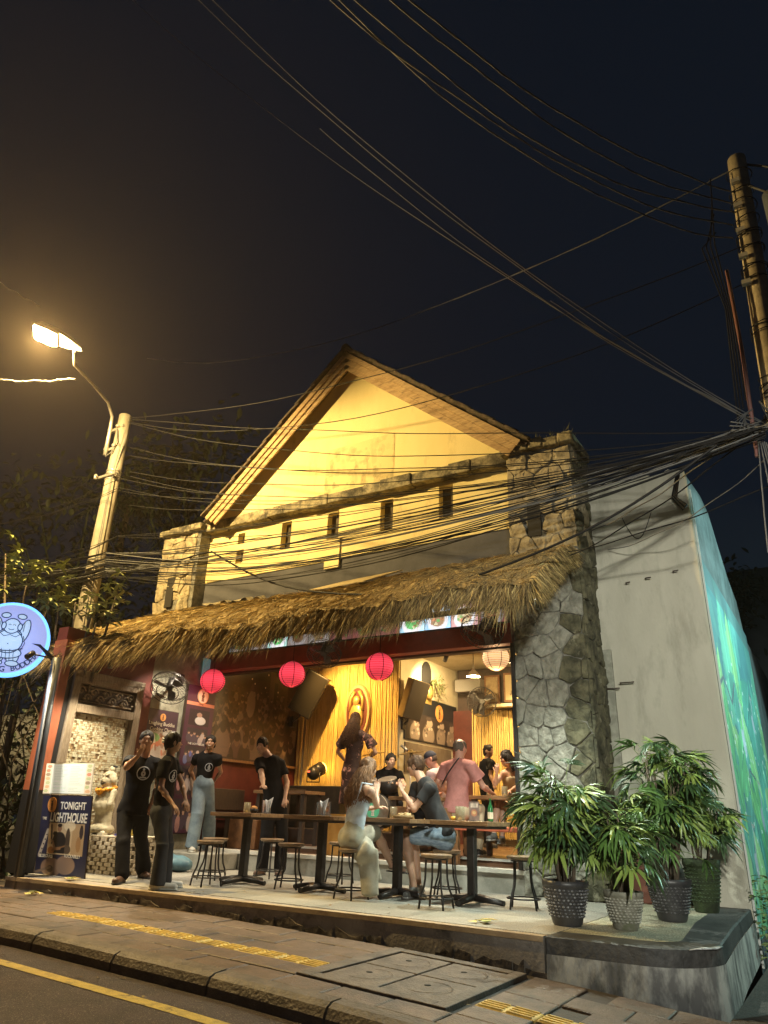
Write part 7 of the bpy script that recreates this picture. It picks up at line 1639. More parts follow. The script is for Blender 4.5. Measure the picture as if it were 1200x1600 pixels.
PJ = {
 'man1': {'hd': (-7.874, 6.700, 1.693), 'nk': (-7.881, 6.720, 1.475), 'sa': (-8.048, 6.620, 1.413), 'sb': (-7.777, 6.850, 1.404), 'ea': (-7.723, 6.320, 1.266), 'wa': (-7.625, 6.400, 1.447), 'eb': (-7.797, 6.950, 1.115), 'wb': (-7.757, 6.850, 0.901), 'pel': (-7.936, 6.720, 0.810), 'ka': (-7.825, 6.550, 0.427), 'aa': (-7.696, 6.500, 0.082), 'ta': (-7.620, 6.380, 0.004), 'kb': (-7.982, 6.980, 0.415), 'ab': (-8.122, 7.200, 0.101), 'tb': (-7.881, 7.100, 0.031)},
 'wom2': {'hd': (-7.022, 6.400, 1.598), 'nk': (-7.054, 6.400, 1.433), 'sa': (-7.147, 6.550, 1.378), 'sb': (-6.916, 6.220, 1.345), 'ea': (-6.964, 6.600, 1.105), 'wa': (-6.835, 6.550, 0.946), 'eb': (-6.844, 6.150, 1.029), 'wb': (-6.606, 6.200, 0.850), 'pel': (-7.038, 6.380, 0.810), 'kb': (-6.849, 6.300, 0.460), 'ab': (-6.825, 6.280, 0.083), 'tb': (-6.734, 6.360, 0.022), 'ka': (-7.005, 6.500, 0.464), 'aa': (-6.989, 6.520, 0.100), 'ta': (-6.915, 6.600, 0.048)},
 'wom3': {'hd': (-8.884, 8.900, 1.893), 'nk': (-8.965, 8.950, 1.706), 'sa': (-9.202, 8.950, 1.638), 'sb': (-8.784, 9.000, 1.638), 'ea': (-9.442, 9.050, 1.423), 'wa': (-9.379, 9.150, 1.267), 'eb': (-8.821, 9.150, 1.429), 'wb': (-8.990, 9.200, 1.292), 'pel': (-9.011, 8.980, 1.241), 'ka': (-8.923, 8.850, 0.777), 'aa': (-8.937, 8.800, 0.316), 'ta': (-8.703, 8.650, 0.188), 'kb': (-8.952, 9.150, 0.782), 'ab': (-9.099, 9.350, 0.348), 'tb': (-8.929, 9.250, 0.264)},
 'ghost': {'hd': (-7.655, 8.750, 1.814), 'nk': (-7.520, 8.800, 1.638), 'sa': (-7.615, 8.700, 1.547), 'sb': (-7.405, 8.950, 1.546), 'ea': (-7.311, 8.500, 1.211), 'wa': (-6.989, 8.200, 0.973), 'eb': (-7.260, 9.000, 1.236), 'wb': (-7.176, 8.850, 1.016), 'pel': (-7.393, 8.900, 0.943), 'ka': (-7.418, 8.800, 0.531), 'aa': (-7.498, 8.850, 0.162), 'ta': (-7.451, 8.700, 0.054), 'kb': (-7.304, 9.000, 0.535), 'ab': (-7.324, 9.050, 0.149), 'tb': (-7.238, 8.900, 0.060)},
 'long5': {'hd': (-7.357, 10.900, 2.450), 'nk': (-7.311, 10.850, 2.243), 'sa': (-7.553, 10.850, 2.129), 'sb': (-7.046, 10.850, 2.106), 'ea': (-7.796, 10.950, 1.791), 'wa': (-7.670, 11.100, 1.725), 'eb': (-6.939, 10.950, 1.856), 'wb': (-7.255, 11.200, 1.773), 'pel': (-7.351, 10.850, 1.535), 'ka': (-7.428, 10.900, 1.141), 'aa': (-7.406, 10.900, 0.795), 'ta': (-7.527, 11.100, 0.774), 'kb': (-7.228, 10.900, 1.144), 'ab': (-7.183, 10.900, 0.802), 'tb': (-7.300, 11.100, 0.781)},
 'seatw': {'hd': (-4.780, 7.400, 1.360), 'nk': (-4.796, 7.300, 1.199), 'sa': (-5.061, 7.420, 1.119), 'sb': (-4.613, 7.200, 1.107), 'ea': (-5.068, 7.600, 0.906), 'wa': (-4.874, 7.750, 0.935), 'eb': (-4.718, 7.560, 0.893), 'wb': (-4.779, 7.600, 1.108), 'pel': (-4.883, 7.270, 0.603), 'ka': (-5.025, 7.750, 0.650), 'aa': (-4.862, 7.600, 0.062), 'ta': (-4.869, 7.750, 0.001), 'kb': (-4.795, 7.600, 0.672), 'ab': (-4.691, 7.850, 0.324), 'tb': (-4.600, 7.950, 0.233)},
 'seatm': {'hd': (-4.655, 8.300, 1.450), 'nk': (-4.551, 8.300, 1.275), 'sa': (-4.334, 8.100, 1.178), 'sb': (-4.735, 8.500, 1.216), 'ea': (-4.496, 8.000, 0.936), 'wa': (-4.690, 8.050, 1.128), 'eb': (-4.787, 8.400, 0.983), 'wb': (-4.614, 8.100, 0.914), 'pel': (-4.254, 8.300, 0.651), 'ka': (-4.671, 8.100, 0.649), 'aa': (-4.412, 7.950, 0.127), 'ta': (-4.459, 7.800, 0.068), 'kb': (-4.808, 8.450, 0.658), 'ab': (-4.572, 8.300, 0.165), 'tb': (-4.608, 8.150, 0.090)},
 'drum': {'hd': (-6.711, 11.100, 1.728), 'nk': (-6.776, 11.150, 1.585), 'sa': (-6.957, 11.150, 1.522), 'sb': (-6.580, 11.150, 1.522), 'ea': (-6.920, 11.000, 1.296), 'wa': (-6.637, 10.850, 1.352), 'eb': (-6.374, 11.000, 1.321), 'wb': (-6.473, 10.850, 1.353), 'pel': (-6.789, 11.200, 1.101), 'ka': (-6.726, 10.850, 1.031), 'aa': (-6.714, 10.850, 0.746), 'ta': (-6.650, 10.750, 0.699), 'kb': (-6.407, 10.900, 1.039), 'ab': (-6.399, 10.900, 0.757), 'tb': (-6.310, 10.750, 0.711)},
 'cap': {'hd': (-5.491, 10.300, 1.669), 'nk': (-5.427, 10.350, 1.549), 'sa': (-5.437, 10.200, 1.465), 'sb': (-5.359, 10.500, 1.484), 'ea': (-5.475, 10.150, 1.252), 'wa': (-5.646, 10.200, 1.152), 'eb': (-5.304, 10.500, 1.269), 'wb': (-5.369, 10.200, 1.147), 'pel': (-5.389, 10.450, 0.991), 'ka': (-5.613, 10.350, 0.929), 'aa': (-5.599, 10.350, 0.573), 'ta': (-5.609, 10.250, 0.511), 'kb': (-5.669, 10.600, 0.933), 'ab': (-5.633, 10.600, 0.570), 'tb': (-5.657, 10.500, 0.507)},
 'pink': {'hd': (-4.725, 9.750, 1.780), 'nk': (-4.713, 9.700, 1.626), 'sa': (-4.965, 9.750, 1.552), 'sb': (-4.486, 9.600, 1.531), 'ea': (-5.080, 9.850, 1.277), 'wa': (-5.102, 10.100, 1.182), 'eb': (-4.374, 9.750, 1.270), 'wb': (-4.381, 10.050, 1.207), 'pel': (-4.770, 9.700, 0.970), 'ka': (-4.835, 10.150, 0.988), 'aa': (-4.798, 10.100, 0.523), 'ta': (-4.806, 10.200, 0.464), 'kb': (-4.583, 10.000, 0.981), 'ab': (-4.528, 9.900, 0.522), 'tb': (-4.536, 10.000, 0.455)},
 'far': {'hd': (-5.711, 13.000, 2.000), 'nk': (-5.740, 13.000, 1.885), 'sa': (-5.865, 13.100, 1.836), 'sb': (-5.586, 12.850, 1.816), 'ea': (-5.897, 13.100, 1.630), 'wa': (-5.764, 13.000, 1.511), 'eb': (-5.596, 12.800, 1.601), 'wb': (-5.527, 12.750, 1.477), 'pel': (-5.754, 13.000, 1.400), 'ka': (-5.774, 13.000, 1.123), 'aa': (-5.782, 13.000, 0.830), 'ta': (-5.710, 12.950, 0.800), 'kb': (-5.710, 13.000, 1.125), 'ab': (-5.719, 13.000, 0.832), 'tb': (-5.647, 12.950, 0.802)},
 'wom12': {'hd': (-4.457, 10.850, 1.711), 'nk': (-4.408, 10.900, 1.592), 'sa': (-4.497, 10.800, 1.512), 'sb': (-4.356, 11.000, 1.533), 'ea': (-4.596, 10.750, 1.379), 'wa': (-4.549, 10.650, 1.503), 'eb': (-4.306, 10.850, 1.314), 'wb': (-4.331, 10.600, 1.248), 'pel': (-4.408, 10.950, 1.089), 'ka': (-4.489, 10.500, 1.066), 'aa': (-4.490, 10.300, 0.535), 'ta': (-4.486, 10.150, 0.455), 'kb': (-4.420, 10.600, 1.052), 'ab': (-4.479, 10.600, 0.549), 'tb': (-4.457, 10.400, 0.469)},
}
def cloth(n, c, c2=None, r=.85, sc=8, **k): return mat('cloth_' + n, c, r, c2 or tuple(q * .75 for q in c), sc, .4, .62, bump=k.pop('bump', .12), bsc=k.pop('bsc', 160), bdist=.004, **k)
sk_tan = mat('skin_tan', (.42, .24, .15), .5, (.36, .19, .12), 6, sss=.08); sk_lt = mat('skin_light', (.60, .38, .27), .5, (.52, .31, .21), 6, sss=.08); sk_md = mat('skin_medium', (.50, .30, .20), .5, (.44, .25, .16), 6, sss=.08)
black = cloth('black', (.009, .009, .011), spec=.15); charcoal = cloth('charcoal', (.018, .019, .021)); djean = cloth('dark_denim', (.025, .028, .035)); jean = cloth('light_denim', (.22, .29, .34), (.14, .19, .24), sc=5, bsc=200)
denim = cloth('washed_denim', (.20, .28, .38), (.38, .48, .58), sc=14, bsc=200, stretch=(1, 1, 3)); beige = cloth('beige', (.46, .43, .34)); white = cloth('white', (.62, .68, .76)); pinkc = cloth('dusty_pink', (.42, .17, .15)); palepink = cloth('pale_pink', (.55, .42, .44)); sand = cloth('sand', (.5, .42, .28))
h_black = mat('hair_black', (.010, .008, .008), .6, (.02, .015, .012), 40, spec=.25); h_brown = mat('hair_brown', (.085, .042, .02), .6, (.03, .016, .009), 40, spec=.2); h_aub = mat('hair_auburn', (.27, .125, .045), .6, (.12, .052, .02), 30, stretch=(1, 1, .2)); h_grey = mat('hair_greybrown', (.07, .05, .035), .7, (.12, .09, .065), 60)
s_brown = cloth('shoe_brown', (.10, .05, .03), r=.5); s_white = cloth('shoe_white', (.62, .60, .55), r=.6); s_grey = cloth('shoe_grey', (.26, .26, .24), (.12, .12, .12), r=.6, sc=20); s_sole = mat('sole_white', (.55, .54, .5), .6); s_dark = mat('sole_dark', (.03, .03, .03), .7)
floral = mat('floral_cloth', (.035, .018, .018), .8, (.06, .03, .025), 9, .4, .6, col3=(.50, .26, .22), sc3=7, lo3=.54, hi3=.57, bump=.2)
prn = mat('shirt_print_white', (.45, .46, .5), .8)

T, J, K = person('man1', 'man in black T-shirt raising one hand to his face beside the statue', (.80, -.60, 0), sk_tan, black, black, (s_brown, s_dark), (h_black, 'short'), s=1.02, w=1.05, floor=0, opts=('stand', 'upa', 'loose'))
project_badge(T, K['shirt'], K['che'] + K['lat'] * .03 - K['up'] * .0, (.77, -.64, 0), .085, prn)
T, J, K = person('wom2', 'woman in black seen from behind with white clip in her dark bun', (.62, .78, .0), sk_md, black, djean, (s_white, s_sole), (h_black, 'bun'), s=.96, w=.9, floor=0, opts=('stand', 'flare', 'tucked'))
project_badge(T, K['shirt'], K['che'] + np.array((.08, 0, 0)) - K['up'] * .02, (.97, -.1, 0), .07, prn)
b = MB(); c_ = J['hd'] - K['f'] * .125 + K['fu'] * .02
for k in range(6): b.ball(c_ + K['fl'] * .03 * math.cos(k) + K['fu'] * .025 * math.sin(k * 1.3), (.022, .012, .014), 8, 5)
b.build('hair_clip', m_wh, T)
T, J, K = person('wom3', 'smiling woman in black T-shirt and pale wide jeans with arms behind her back', (.62, -.78, .0), sk_tan, black, jean, (s_white, s_sole), (h_black, 'tied'), s=.97, w=.9, floor=.235, vox=.008, opts=('stand', 'wideleg', 'tucked', 'smile', 'capsleeve'))
project_badge(T, K['shirt'], K['che'] + K['lat'] * .05 - K['up'] * .07, (.77, -.64, 0), .065, prn)
person('ghost', 'person in dark clothes leaning a bare arm on the leftmost table', (.3, -.95, -.3), sk_md, black, black, (s_brown, s_dark), (h_black, 'short'), s=1.0, w=1.0, floor=0., opts=('stand', 'loose', 'flata'))
person('long5', 'woman with very long brown hair and dark floral dress seen from behind on the stage', (.1, 1, 0), sk_md, floral, None, None, (h_brown, 'long', .46), s=1.0, w=.95, floor=.6, vox=.011, opts=('dress', 'wide'))
T, J, K = person('seatw', 'seated woman in white camisole and beige trousers with long wavy auburn hair', (.42, .90, -.1), sk_lt, white, beige, None, (h_aub, 'long', .44), s=.98, w=.92, vox=.008, floor=0., opts=('strappy', 'slit', 'seatfull', 'upb', 'hang'))
# hanging panel of her trousers
D = SD([J['pel'], J['ka'], (-4.62, 7.3, .05)], .25, .009)
D.cap((-4.78, 7.3, .52), (-4.66, 7.22, .46), .13, .12, .05, flat=((.3, -1, 0), .6)); D.cap((-4.66, 7.24, .47), (-4.58, 7.2, .06), .12, .10, .04, flat=((.3, -1, 0), .32), cut=True); D.cap((-4.75, 7.38, .45), (-4.66, 7.42, .18), .1, .09, .04, flat=((.3, -1, 0), .4), cut=True)
D.fold(.012, 42, dirn=(0, 0, 1), seed=6, n=5); D.mesh('hanging_cloth', beige, T)
b = MB(); an = J['ab']; 
for k in range(4): b.tube([an + np.array((math.cos(u) * (.045 + .004 * k), math.sin(u) * (.045 + .004 * k), .03 * k - .01 + .02 * math.sin(u + k * 2))) for u in np.linspace(0, 6.28, 14)], .004, 4, cap=False)
b.build('sandal_straps', m_blk, T)
D = SD([J['ab'], J['tb']], .1, .007); a1 = J['ab'] + np.array((-.03, -.02, -.06)); b1 = J['tb'] + np.array((.02, .03, -.032)); D.cap(a1, b1, .042, .042, .01, flat=((0, 0, 1), .22)); D.mesh('sandal_sole', m_blk, T)
b = MB(); wr = J['wb']; b.tube([wr + np.array((math.cos(u) * .03, math.sin(u) * .03, -.03)) for u in np.linspace(0, 6.28, 14)], .005, 5, cap=False); b.tube([wr + np.array((math.cos(u) * .031, math.sin(u) * .031, -.045)) for u in np.linspace(0, 6.28, 14)], .004, 5, cap=False); b.build('bracelet', mat('silver', (.6, .58, .55), .3, metal=.8), T)
T, J, K = person('seatm', 'man in charcoal T-shirt and denim shorts seated with one hand at his chin', (-.93, -.30, -.12), sk_md, charcoal, denim, (s_grey, s_sole), (h_brown, 'short'), s=1.03, w=1.04, vox=.008, floor=0., opts=('shorts', 'upa', 'flatb', 'stand'))
T, J, K = person('drum', 'drummer in black printed T-shirt sitting behind the drums', (.72, -.69, -.05), sk_lt, black, black, None, (h_black, 'short'), s=1.0, w=1.05, vox=.011, floor=.6, opts=())
text('shirt_print', 'BAND', .09, frame(K['che'] + np.array((-.0, -.16, -.06)), (1, 0, 0), (0, 0, 1), (0, -1, 0)), prn, T, .001)
T, J, K = person('cap', 'man in pale pink T-shirt and dark cap bowed over the inner table', (-.8, -.4, -.35), mat('skin_flushed', (.5, .24, .17), .5), palepink, black, (s_brown, s_dark), (mat('cap_navy', (.012, .014, .03), .8), 'cap'), s=1.0, w=1.0, vox=.011, floor=.38, opts=())
T, J, K = person('pink', 'man in dusty pink T-shirt with dark strap across his back', (.25, .95, -.1), mat('skin_flushed2', (.5, .27, .2), .5), pinkc, sand, (s_dark, s_sole), (h_grey, 'bald'), s=1.04, w=1.12, vox=.009, floor=.38, opts=('wide',))
b = MB(); pts = []
a_, c_ = J['nk'] + (J['sb'] - J['nk']) * .35 + np.array((0, 0, .05)), J['sa'] + (J['pel'] - J['sa']) * .45 + np.array((-.06, 0, 0))
for t in np.linspace(0, 1, 12): p = a_ * (1 - t) + c_ * t + np.array((0, -.135 - .035 * math.sin(math.pi * t), 0)); pts.append(p)
b.tube(pts, .022, 6, flat=.3); b.build('shoulder_strap', m_blk, T)
person('far', 'woman in black standing in front of the curved bamboo at the back', (.9, -.3, 0), sk_tan, black, black, (s_dark, s_dark), (h_black, 'bun'), s=.95, w=.92, vox=.014, floor=.38, opts=('stand',))
person('wom12', 'woman in beige top with dark shoulder length hair looking down beside the column', (-.75, -.6, -.3), sk_lt, sand, cloth('dark_shorts', (.03, .03, .035)), (s_grey, s_sole), (h_black, 'long', .22), s=.96, w=.9, vox=.010, floor=.38, opts=('strappy', 'shorts', 'upa'))
b = MB(); b.box((-9.5, 8.62, 0), (-8.38, 9.29, .235)); tag(b.build('stone_block', m_riser, bevel=.02), 'low rough stone block under the feet of the woman in jeans', 'stone block')

# ============================================================ STATUE
D = SD([(sx, sy, sz), (sx, sy, sz + .85)], .3, .009)
D.ell((sx, sy, sz + .07), (.19, .17, .08)); D.cap((sx - .07, sy, sz + .08), (sx - .06, sy, sz + .26), .08, .075); D.cap((sx + .07, sy, sz + .08), (sx + .06, sy, sz + .26), .08, .075)
D.ell((sx, sy - .02, sz + .38), (.15, .14, .13)); D.ell((sx, sy, sz + .54), (.14, .11, .11)); D.cap((sx - .14, sy, sz + .56), (sx - .17, sy - .06, sz + .40), .045, .04); D.cap((sx + .14, sy, sz + .56), (sx + .17, sy - .06, sz + .40), .045, .04)
D.ell((sx, sy, sz + .73), (.105, .10, .125)); D.ell((sx, sy - .06, sz + .69), (.075, .06, .07)); D.cap((sx, sy - .09, sz + .745), (sx, sy - .115, sz + .72), .015, .02, .015)
for q in (-1, 1): D.ell((sx + q * .045, sy - .085, sz + .755), (.022, .02, .009), sub=True); D.ell((sx + q * .11, sy, sz + .72), (.018, .03, .05)); D.cap((sx + q * .02, sy - .1, sz + .78), (sx + q * .07, sy - .08, sz + .79), .008, .008, .01)
D.ell((sx, sy - .105, sz + .675), (.045, .03, .017), sub=True); D.ell((sx + .02, sy + .01, sz + .87), (.05, .05, .04)); D.fold(.002, 90, seed=1); D.mesh('figure', m_stat, st)
b = MB(); b.tube([(sx - .04, sy - .115, sz + .678), (sx, sy - .118, sz + .668), (sx + .04, sy - .115, sz + .68)], .007, 5); b.build('mouth', m_blk, st)
b = MB(); b.tube([(sx - .02, sy - .01, sz + .87), (sx + .04, sy, sz + .91), (sx + .1, sy + .02, sz + .90)], .014, 6); b.build('hair_tuft', m_blk, st)
b = MB()
for k in range(30):
    u = k / 30 * 6.28; rr = .125 if k % 2 else .10; b.ball((sx + rr * math.cos(u), sy - .03 + rr * math.sin(u), sz + .60 - .03 * math.sin(u) * -1 + random.uniform(-.012, .012)), (.028, .028, .022), 8, 5)
for k in range(8): b.ball((sx - .07 + .02 * k, sy - .14, sz + .575 - .04 * math.sin(k / 7 * 3.14)), (.026, .022, .024), 8, 5)
b.build('marigold_garland', mat('marigold', (.75, .33, .02), .7, (.6, .22, .01), 40, bump=.5), st)
t = thing('folded_parasols', 'bundle of folded yellow ceremonial parasols leaning beside the statue', 'parasols', (-8.62, 7.35, .476)); b = MB()
for k in range(6): b.tube([(-8.62 + .02 * k, 7.35 + .02 * (k % 3), .478), (-8.70 + .012 * k, 7.38, .9 - .02 * k)], [.018, .009], 6)
b.build('canopies', mat('yellow_cloth', (.62, .48, .12), .8, (.45, .34, .08), 8), t)
b = MB()
for k in range(4): b.tube([(-8.7, 7.38, .88), (-8.73 + .02 * k, 7.39, 1.0)], .006, 5)
b.build('finials', mat('brassy', (.5, .36, .12), .4, metal=.5), t)
for (x, y, c, lab) in ((-8.95, 7.07, (.7, .65, .5), 'small pale offering tray on the brick stand'), (-8.62, 7.09, (.08, .07, .25), 'folded dark blue cloth on the brick stand')):
    b = MB(); b.box((x - .05, y, .476), (x + .05, y + .09, .505)); b.ball((x, y + .04, .51), (.04, .03, .02), 8, 5); tag(b.build('offering', mat('off%g' % x, c, .8)), lab, 'offering')
t = thing('plastic_bag', 'crumpled blue bag on the terrace behind the man in black', 'bag', (-8.75, 8.15, 0)); D = SD([(-8.75, 8.15, .15)], .45, .012); D.ell((-8.85, 8.15, .13), (.25, .2, .16)); D.ell((-8.6, 8.25, .1), (.2, .18, .12)); D.fold(.018, 22, seed=8); D.plane((0, 0, -1), (0, 0, .002)); D.mesh('bag', mat('blue_bag', (.12, .24, .30), .45, (.05, .11, .15), 5), t)
for (x, y, z, lab, n_) in ((-8.35, 6.28, 0, 'small leaf offering scattered at the foot of the TONIGHT banner', 5), (-8.3, 5.75, -.13, 'yellow flower offering on the pavement below the terrace edge', 6), (-3.0, 6.62, 0, 'little green and yellow offering on the terrace floor near the edge', 5)):
    t = thing('flower_offering', lab, 'offering', (x, y, z)); 
    for k in range(n_):
        b = MB(); vs, fs = leaf_mesh(.09, .02, curl=.1); q = Matrix.Rotation(k * 1.3, 3, 'Z'); b.add([q @ Vector(v) + Vector((x + random.uniform(-.06, .06), y + random.uniform(-.04, .04), z + .012 + .006 * k)) for v in vs], fs); b.build('petal', mat('offer_leaf' if k % 2 else 'offer_petal', (.4, .42, .15) if k % 2 else (.75, .6, .2), .7), t)

# ============================================================ ROUND SIGN ON ITS POST
sg = thing('round_sign', 'glowing round blue white sign with a big bellied figure and lettering ending NG BUDDHA', 'sign', (-9.3, 5.9, 1.9))
sc_ = Vector((-9.63, 5.52, 2.955)); nrm_s = Vector((.80, -.60, 0)).normalized(); xs_ = Vector((0, 0, 1)).cross(nrm_s).normalized()
SM = frame(sc_, xs_, (0, 0, 1), nrm_s)
m_blue = mat('sign_rim_glow', (.2, .5, .9), .4, emit=(.16, .46, 1), estr=1.6); m_face = mat('sign_face_glow', (.6, .65, .9), .4, emit=(.46, .50, .90), estr=.50); m_line_ = mat('sign_drawing', (.04, .09, .18), .5, emit=(.02, .05, .1), estr=.1); m_bodyw = mat('sign_body', (.75, .85, .9), .5, emit=(.62, .80, .98), estr=.42)
circ = lambda r, n=48: [(r * math.cos(t), r * math.sin(t)) for t in np.linspace(0, 2 * math.pi, n, endpoint=False)]
RS = .515
b = MB(); b.prism(circ(RS), .16, SM @ Matrix.Translation((0, 0, -.16))); b.build('light_box', m_blue, sg); b = MB(); b.prism(circ(RS * .925), .008, SM); b.build('face', m_face, sg)
def sell(x, y, rx, ry, rot=0, z=.009, m_=None, h=.003, n=20):
    c, s_ = math.cos(rot), math.sin(rot); pts = [((x + rx * math.cos(a) * c - ry * math.sin(a) * s_) * RS, (y + rx * math.cos(a) * s_ + ry * math.sin(a) * c) * RS) for a in np.linspace(0, 2 * math.pi, n, endpoint=False)]
    return pts, z, h
def put(lst, name, m_):
    b = MB()
    for pts, z, h in lst: b.prism(pts, h, SM @ Matrix.Translation((0, 0, z)))
    b.build(name, m_, sg)
shapes = [(-.18, -.47, .14, .20, 0), (.18, -.47, .14, .20, 0), (-.2, -.66, .15, .06, 0), (.2, -.66, .15, .06, 0), (0, -.38, .36, .14, 0), (-.34, .24, .10, .30, .12), (.34, .24, .10, .30, -.12), (-.20, .62, .10, .055, .1), (.20, .62, .10, .055, -.1), (0, .12, .27, .12, 0), (0, -.08, .33, .30, 0), (0, .34, .19, .19, 0), (-.2, .33, .04, .08, 0), (.2, .33, .04, .08, 0)]
put([sell(x, y, rx + .028, ry + .028, r_, z=.009 + .001 * i, h=.0004) for i, (x, y, rx, ry, r_) in enumerate(shapes)], 'drawing_outline', m_line_); put([sell(x, y, rx, ry, r_, z=.0095 + .001 * i, h=.0003) for i, (x, y, rx, ry, r_) in enumerate(shapes)], 'drawing_body', m_bodyw)
b = MB()
def sl(pts, r=.008): b.tube([SM @ Vector((x * RS, y * RS, .025)) for x, y in pts], r, 5, flat=.6)
sl([(-.09, .36), (-.05, .385), (-.02, .36)]); sl([(.02, .36), (.05, .385), (.09, .36)]); sl([(-.07, .26), (-.03, .235), (.03, .235), (.07, .26)]); sl([(-.26, .14), (-.14, .05), (0, .1)]); sl([(.26, .14), (.14, .05), (0, .1)]); sl([(-.01, -.14), (.01, -.15)], .012)
for k in range(6): sl([(-.32 + k * .1, -.28 - .05 * (k % 2)), (-.26 + k * .09, -.44), (-.28 + k * .1, -.58)], .006)
sl([(-.38, -.26), (-.1, -.34), (.15, -.32), (.38, -.24)], .012); sl([(-.33, .1), (-.4, -.1), (-.34, -.3)]); sl([(.33, .1), (.4, -.1), (.34, -.3)]); sl([(-.3, .5), (-.3, .2)], .006); sl([(.3, .5), (.3, .2)], .006)
b.build('drawing_lines', m_line_, sg)['kind'] = 'stuff'
word = 'LAUGHING BUDDHA'
for i, ch in enumerate(word):
    if ch == ' ': continue
    a_ = -math.pi / 2 + (i - 7) * .155; r_ = RS * .83
    text('letter', ch, .105, SM @ Matrix.Translation((r_ * math.cos(a_), r_ * math.sin(a_), .011)) @ Matrix.Rotation(a_ + math.pi / 2, 4, 'Z') @ Matrix.Translation((0, -.03, 0)), m_line_, sg, .001, bold=.002)
point('sign_glow', sc_ + nrm_s * .6, 10, (.35, .55, 1), .3, sg)
b = MB(); b.tube([(-9.04, 6.05, -.2), (-9.15, 6.05, 1.5), (-9.25, 6.05, 2.75)], .06, 12); b.tube([(-9.25, 6.05, 2.7), (-9.4, 5.85, 2.9), (-9.6, 5.62, 2.95)], .03, 8); b.build('post', mat('blue_black_post', (.02, .028, .04), .5, (.03, .035, .05), 5), sg)
b = MB(); b.tube([(-8.99, 5.99, -.15), (-9.19, 5.99, 2.7)], .012, 6); b.build('post_cable', m_cableg, sg)

# ============================================================ POTTED PALMS
m_pal = [mat('palm_leaf%d' % i, c, .42, c2, 7, .4, .6, spec=.4) for i, (c, c2) in enumerate([((.085, .17, .04), (.045, .10, .025)), ((.21, .29, .065), (.12, .19, .045)), ((.04, .085, .03), (.022, .045, .018))])]
def frond_mesh(seed):
    g = random.Random(seed); b = MB(); n = g.choice([7, 8, 9, 10]); b.tube([(0, 0, 0), (0, .02, .0)], .003, 4)
    for k in range(n):
        a = (k - (n - 1) / 2) * (2.5 / n) + g.uniform(-.05, .05); L = .235 * (1 - .18 * abs(a)) * g.uniform(.85, 1.12); vs, fs = leaf_mesh(L, .0155 * g.uniform(.7, 1.3), .35, curl=g.uniform(.15, .75), seg=4)
        q = Matrix.Rotation(-a, 3, 'Z') @ Matrix.Rotation(g.uniform(-.15, .1), 3, 'X'); b.add([q @ Vector(v) for v in vs], fs)
    return b.mesh('frond')
FR = []
for i in range(9):
    me = frond_mesh(i); me.materials.append(m_pal[i % 3]); FR.append(me)
def pot(c, r, h, m_, parent, weave):
    b = MB(); x, y, z = c; b.lathe([(r * .60, 0), (r * .66, .02), (r * .80, h * .35), (r * .97, h * .8), (r, h * .86), (r * 1.04, h * .88), (r * 1.05, h), (r * .93, h), (r * .9, h * .9)], 32, c, cap=False); b.lathe([(0, h * .9), (r * .91, h * .9)], 32, c, cap=False); b.lathe([(0, .001), (r * .6, 0)], 24, c, cap=False); b.build('pot', m_, parent)
    b = MB(); rows = 9
    for j in range(rows):
        zz = h * (.22 + .58 * j / (rows - 1)); rr = float(np.interp(zz, [0.02, h * .35, h * .8], [r * .66, r * .80, r * .97])); n = int(2 * math.pi * rr / .036)
        for k in range(n):
            u = (k + .5 * (j % 2)) / n * 2 * math.pi; b.ball((x + rr * math.cos(u), y + rr * math.sin(u), z + zz), (.014, .014, .009), 6, 4, Matrix.Rotation(u, 3, 'Z'))
    tag(b.build('woven_relief', weave, parent), kind='stuff')
def palm(label, c, r, h, H, n, spread, potm, weave, seed, lean=(0, 0)):
    random.seed(seed); T = thing('potted_palm', label, 'potted palm', c); pot(c, r, h, potm, T, weave); x, y, z = c
    b = MB(); b.lathe([(0, h * .91), (r * .9, h * .905)], 20, c, cap=False); b.build('soil', m_joint, T)
    canes = []
    for k in range(max(4, n // 8)):
        a = random.uniform(0, 6.28); rr = random.uniform(0, r * .5); e = Vector((x + lean[0] + math.cos(a) * spread * random.uniform(.1, .65), y + lean[1] + math.sin(a) * spread * random.uniform(.1, .65), z + H * random.uniform(.72, 1)))
        s0 = Vector((x + rr * math.cos(a), y + rr * math.sin(a), z + h * .88)); b = MB(); m_ = s0.lerp(e, .5) + Vector((-lean[0] * .2, -lean[1] * .2, .04)); b.tube([s0, m_, e], [.011, .009, .006], 6); b.build('cane', m_bark, T); canes.append((s0, m_, e))
    for k in range(n):
        s0, m_, e = random.choice(canes); t = random.uniform(.2, 1.0) ** .75; p = (s0.lerp(m_, t * 2) if t < .5 else m_.lerp(e, t * 2 - 1)); a = random.uniform(0, 6.28); el = random.uniform(-.35, .75) + (.4 if t > .92 else 0)
        d = Vector((math.cos(a) * math.cos(el), math.sin(a) * math.cos(el), math.sin(el))); L = random.uniform(.10, .28) * (spread / .38); q = p + d * L + Vector((0, 0, .02))
        b = MB(); b.tube([p, p.lerp(q, .5) + Vector((0, 0, .02)), q], .0032, 4, cap=False)
        st_ = b.build('stalk', m_pal[1], T)
        o = bpy.data.objects.new('frond', random.choice(FR)); COL.objects.link(o); o.parent = T; dd = (d + Vector((0, 0, -.35))).normalized()
        rot = dd.to_track_quat('Y', 'Z'); sc = random.uniform(.75, 1.2); o.matrix_local = Matrix.LocRotScale(q - Vector(c), rot @ Quaternion((0, 1, 0), random.uniform(-.6, .6)), (sc, sc, sc))
    return T
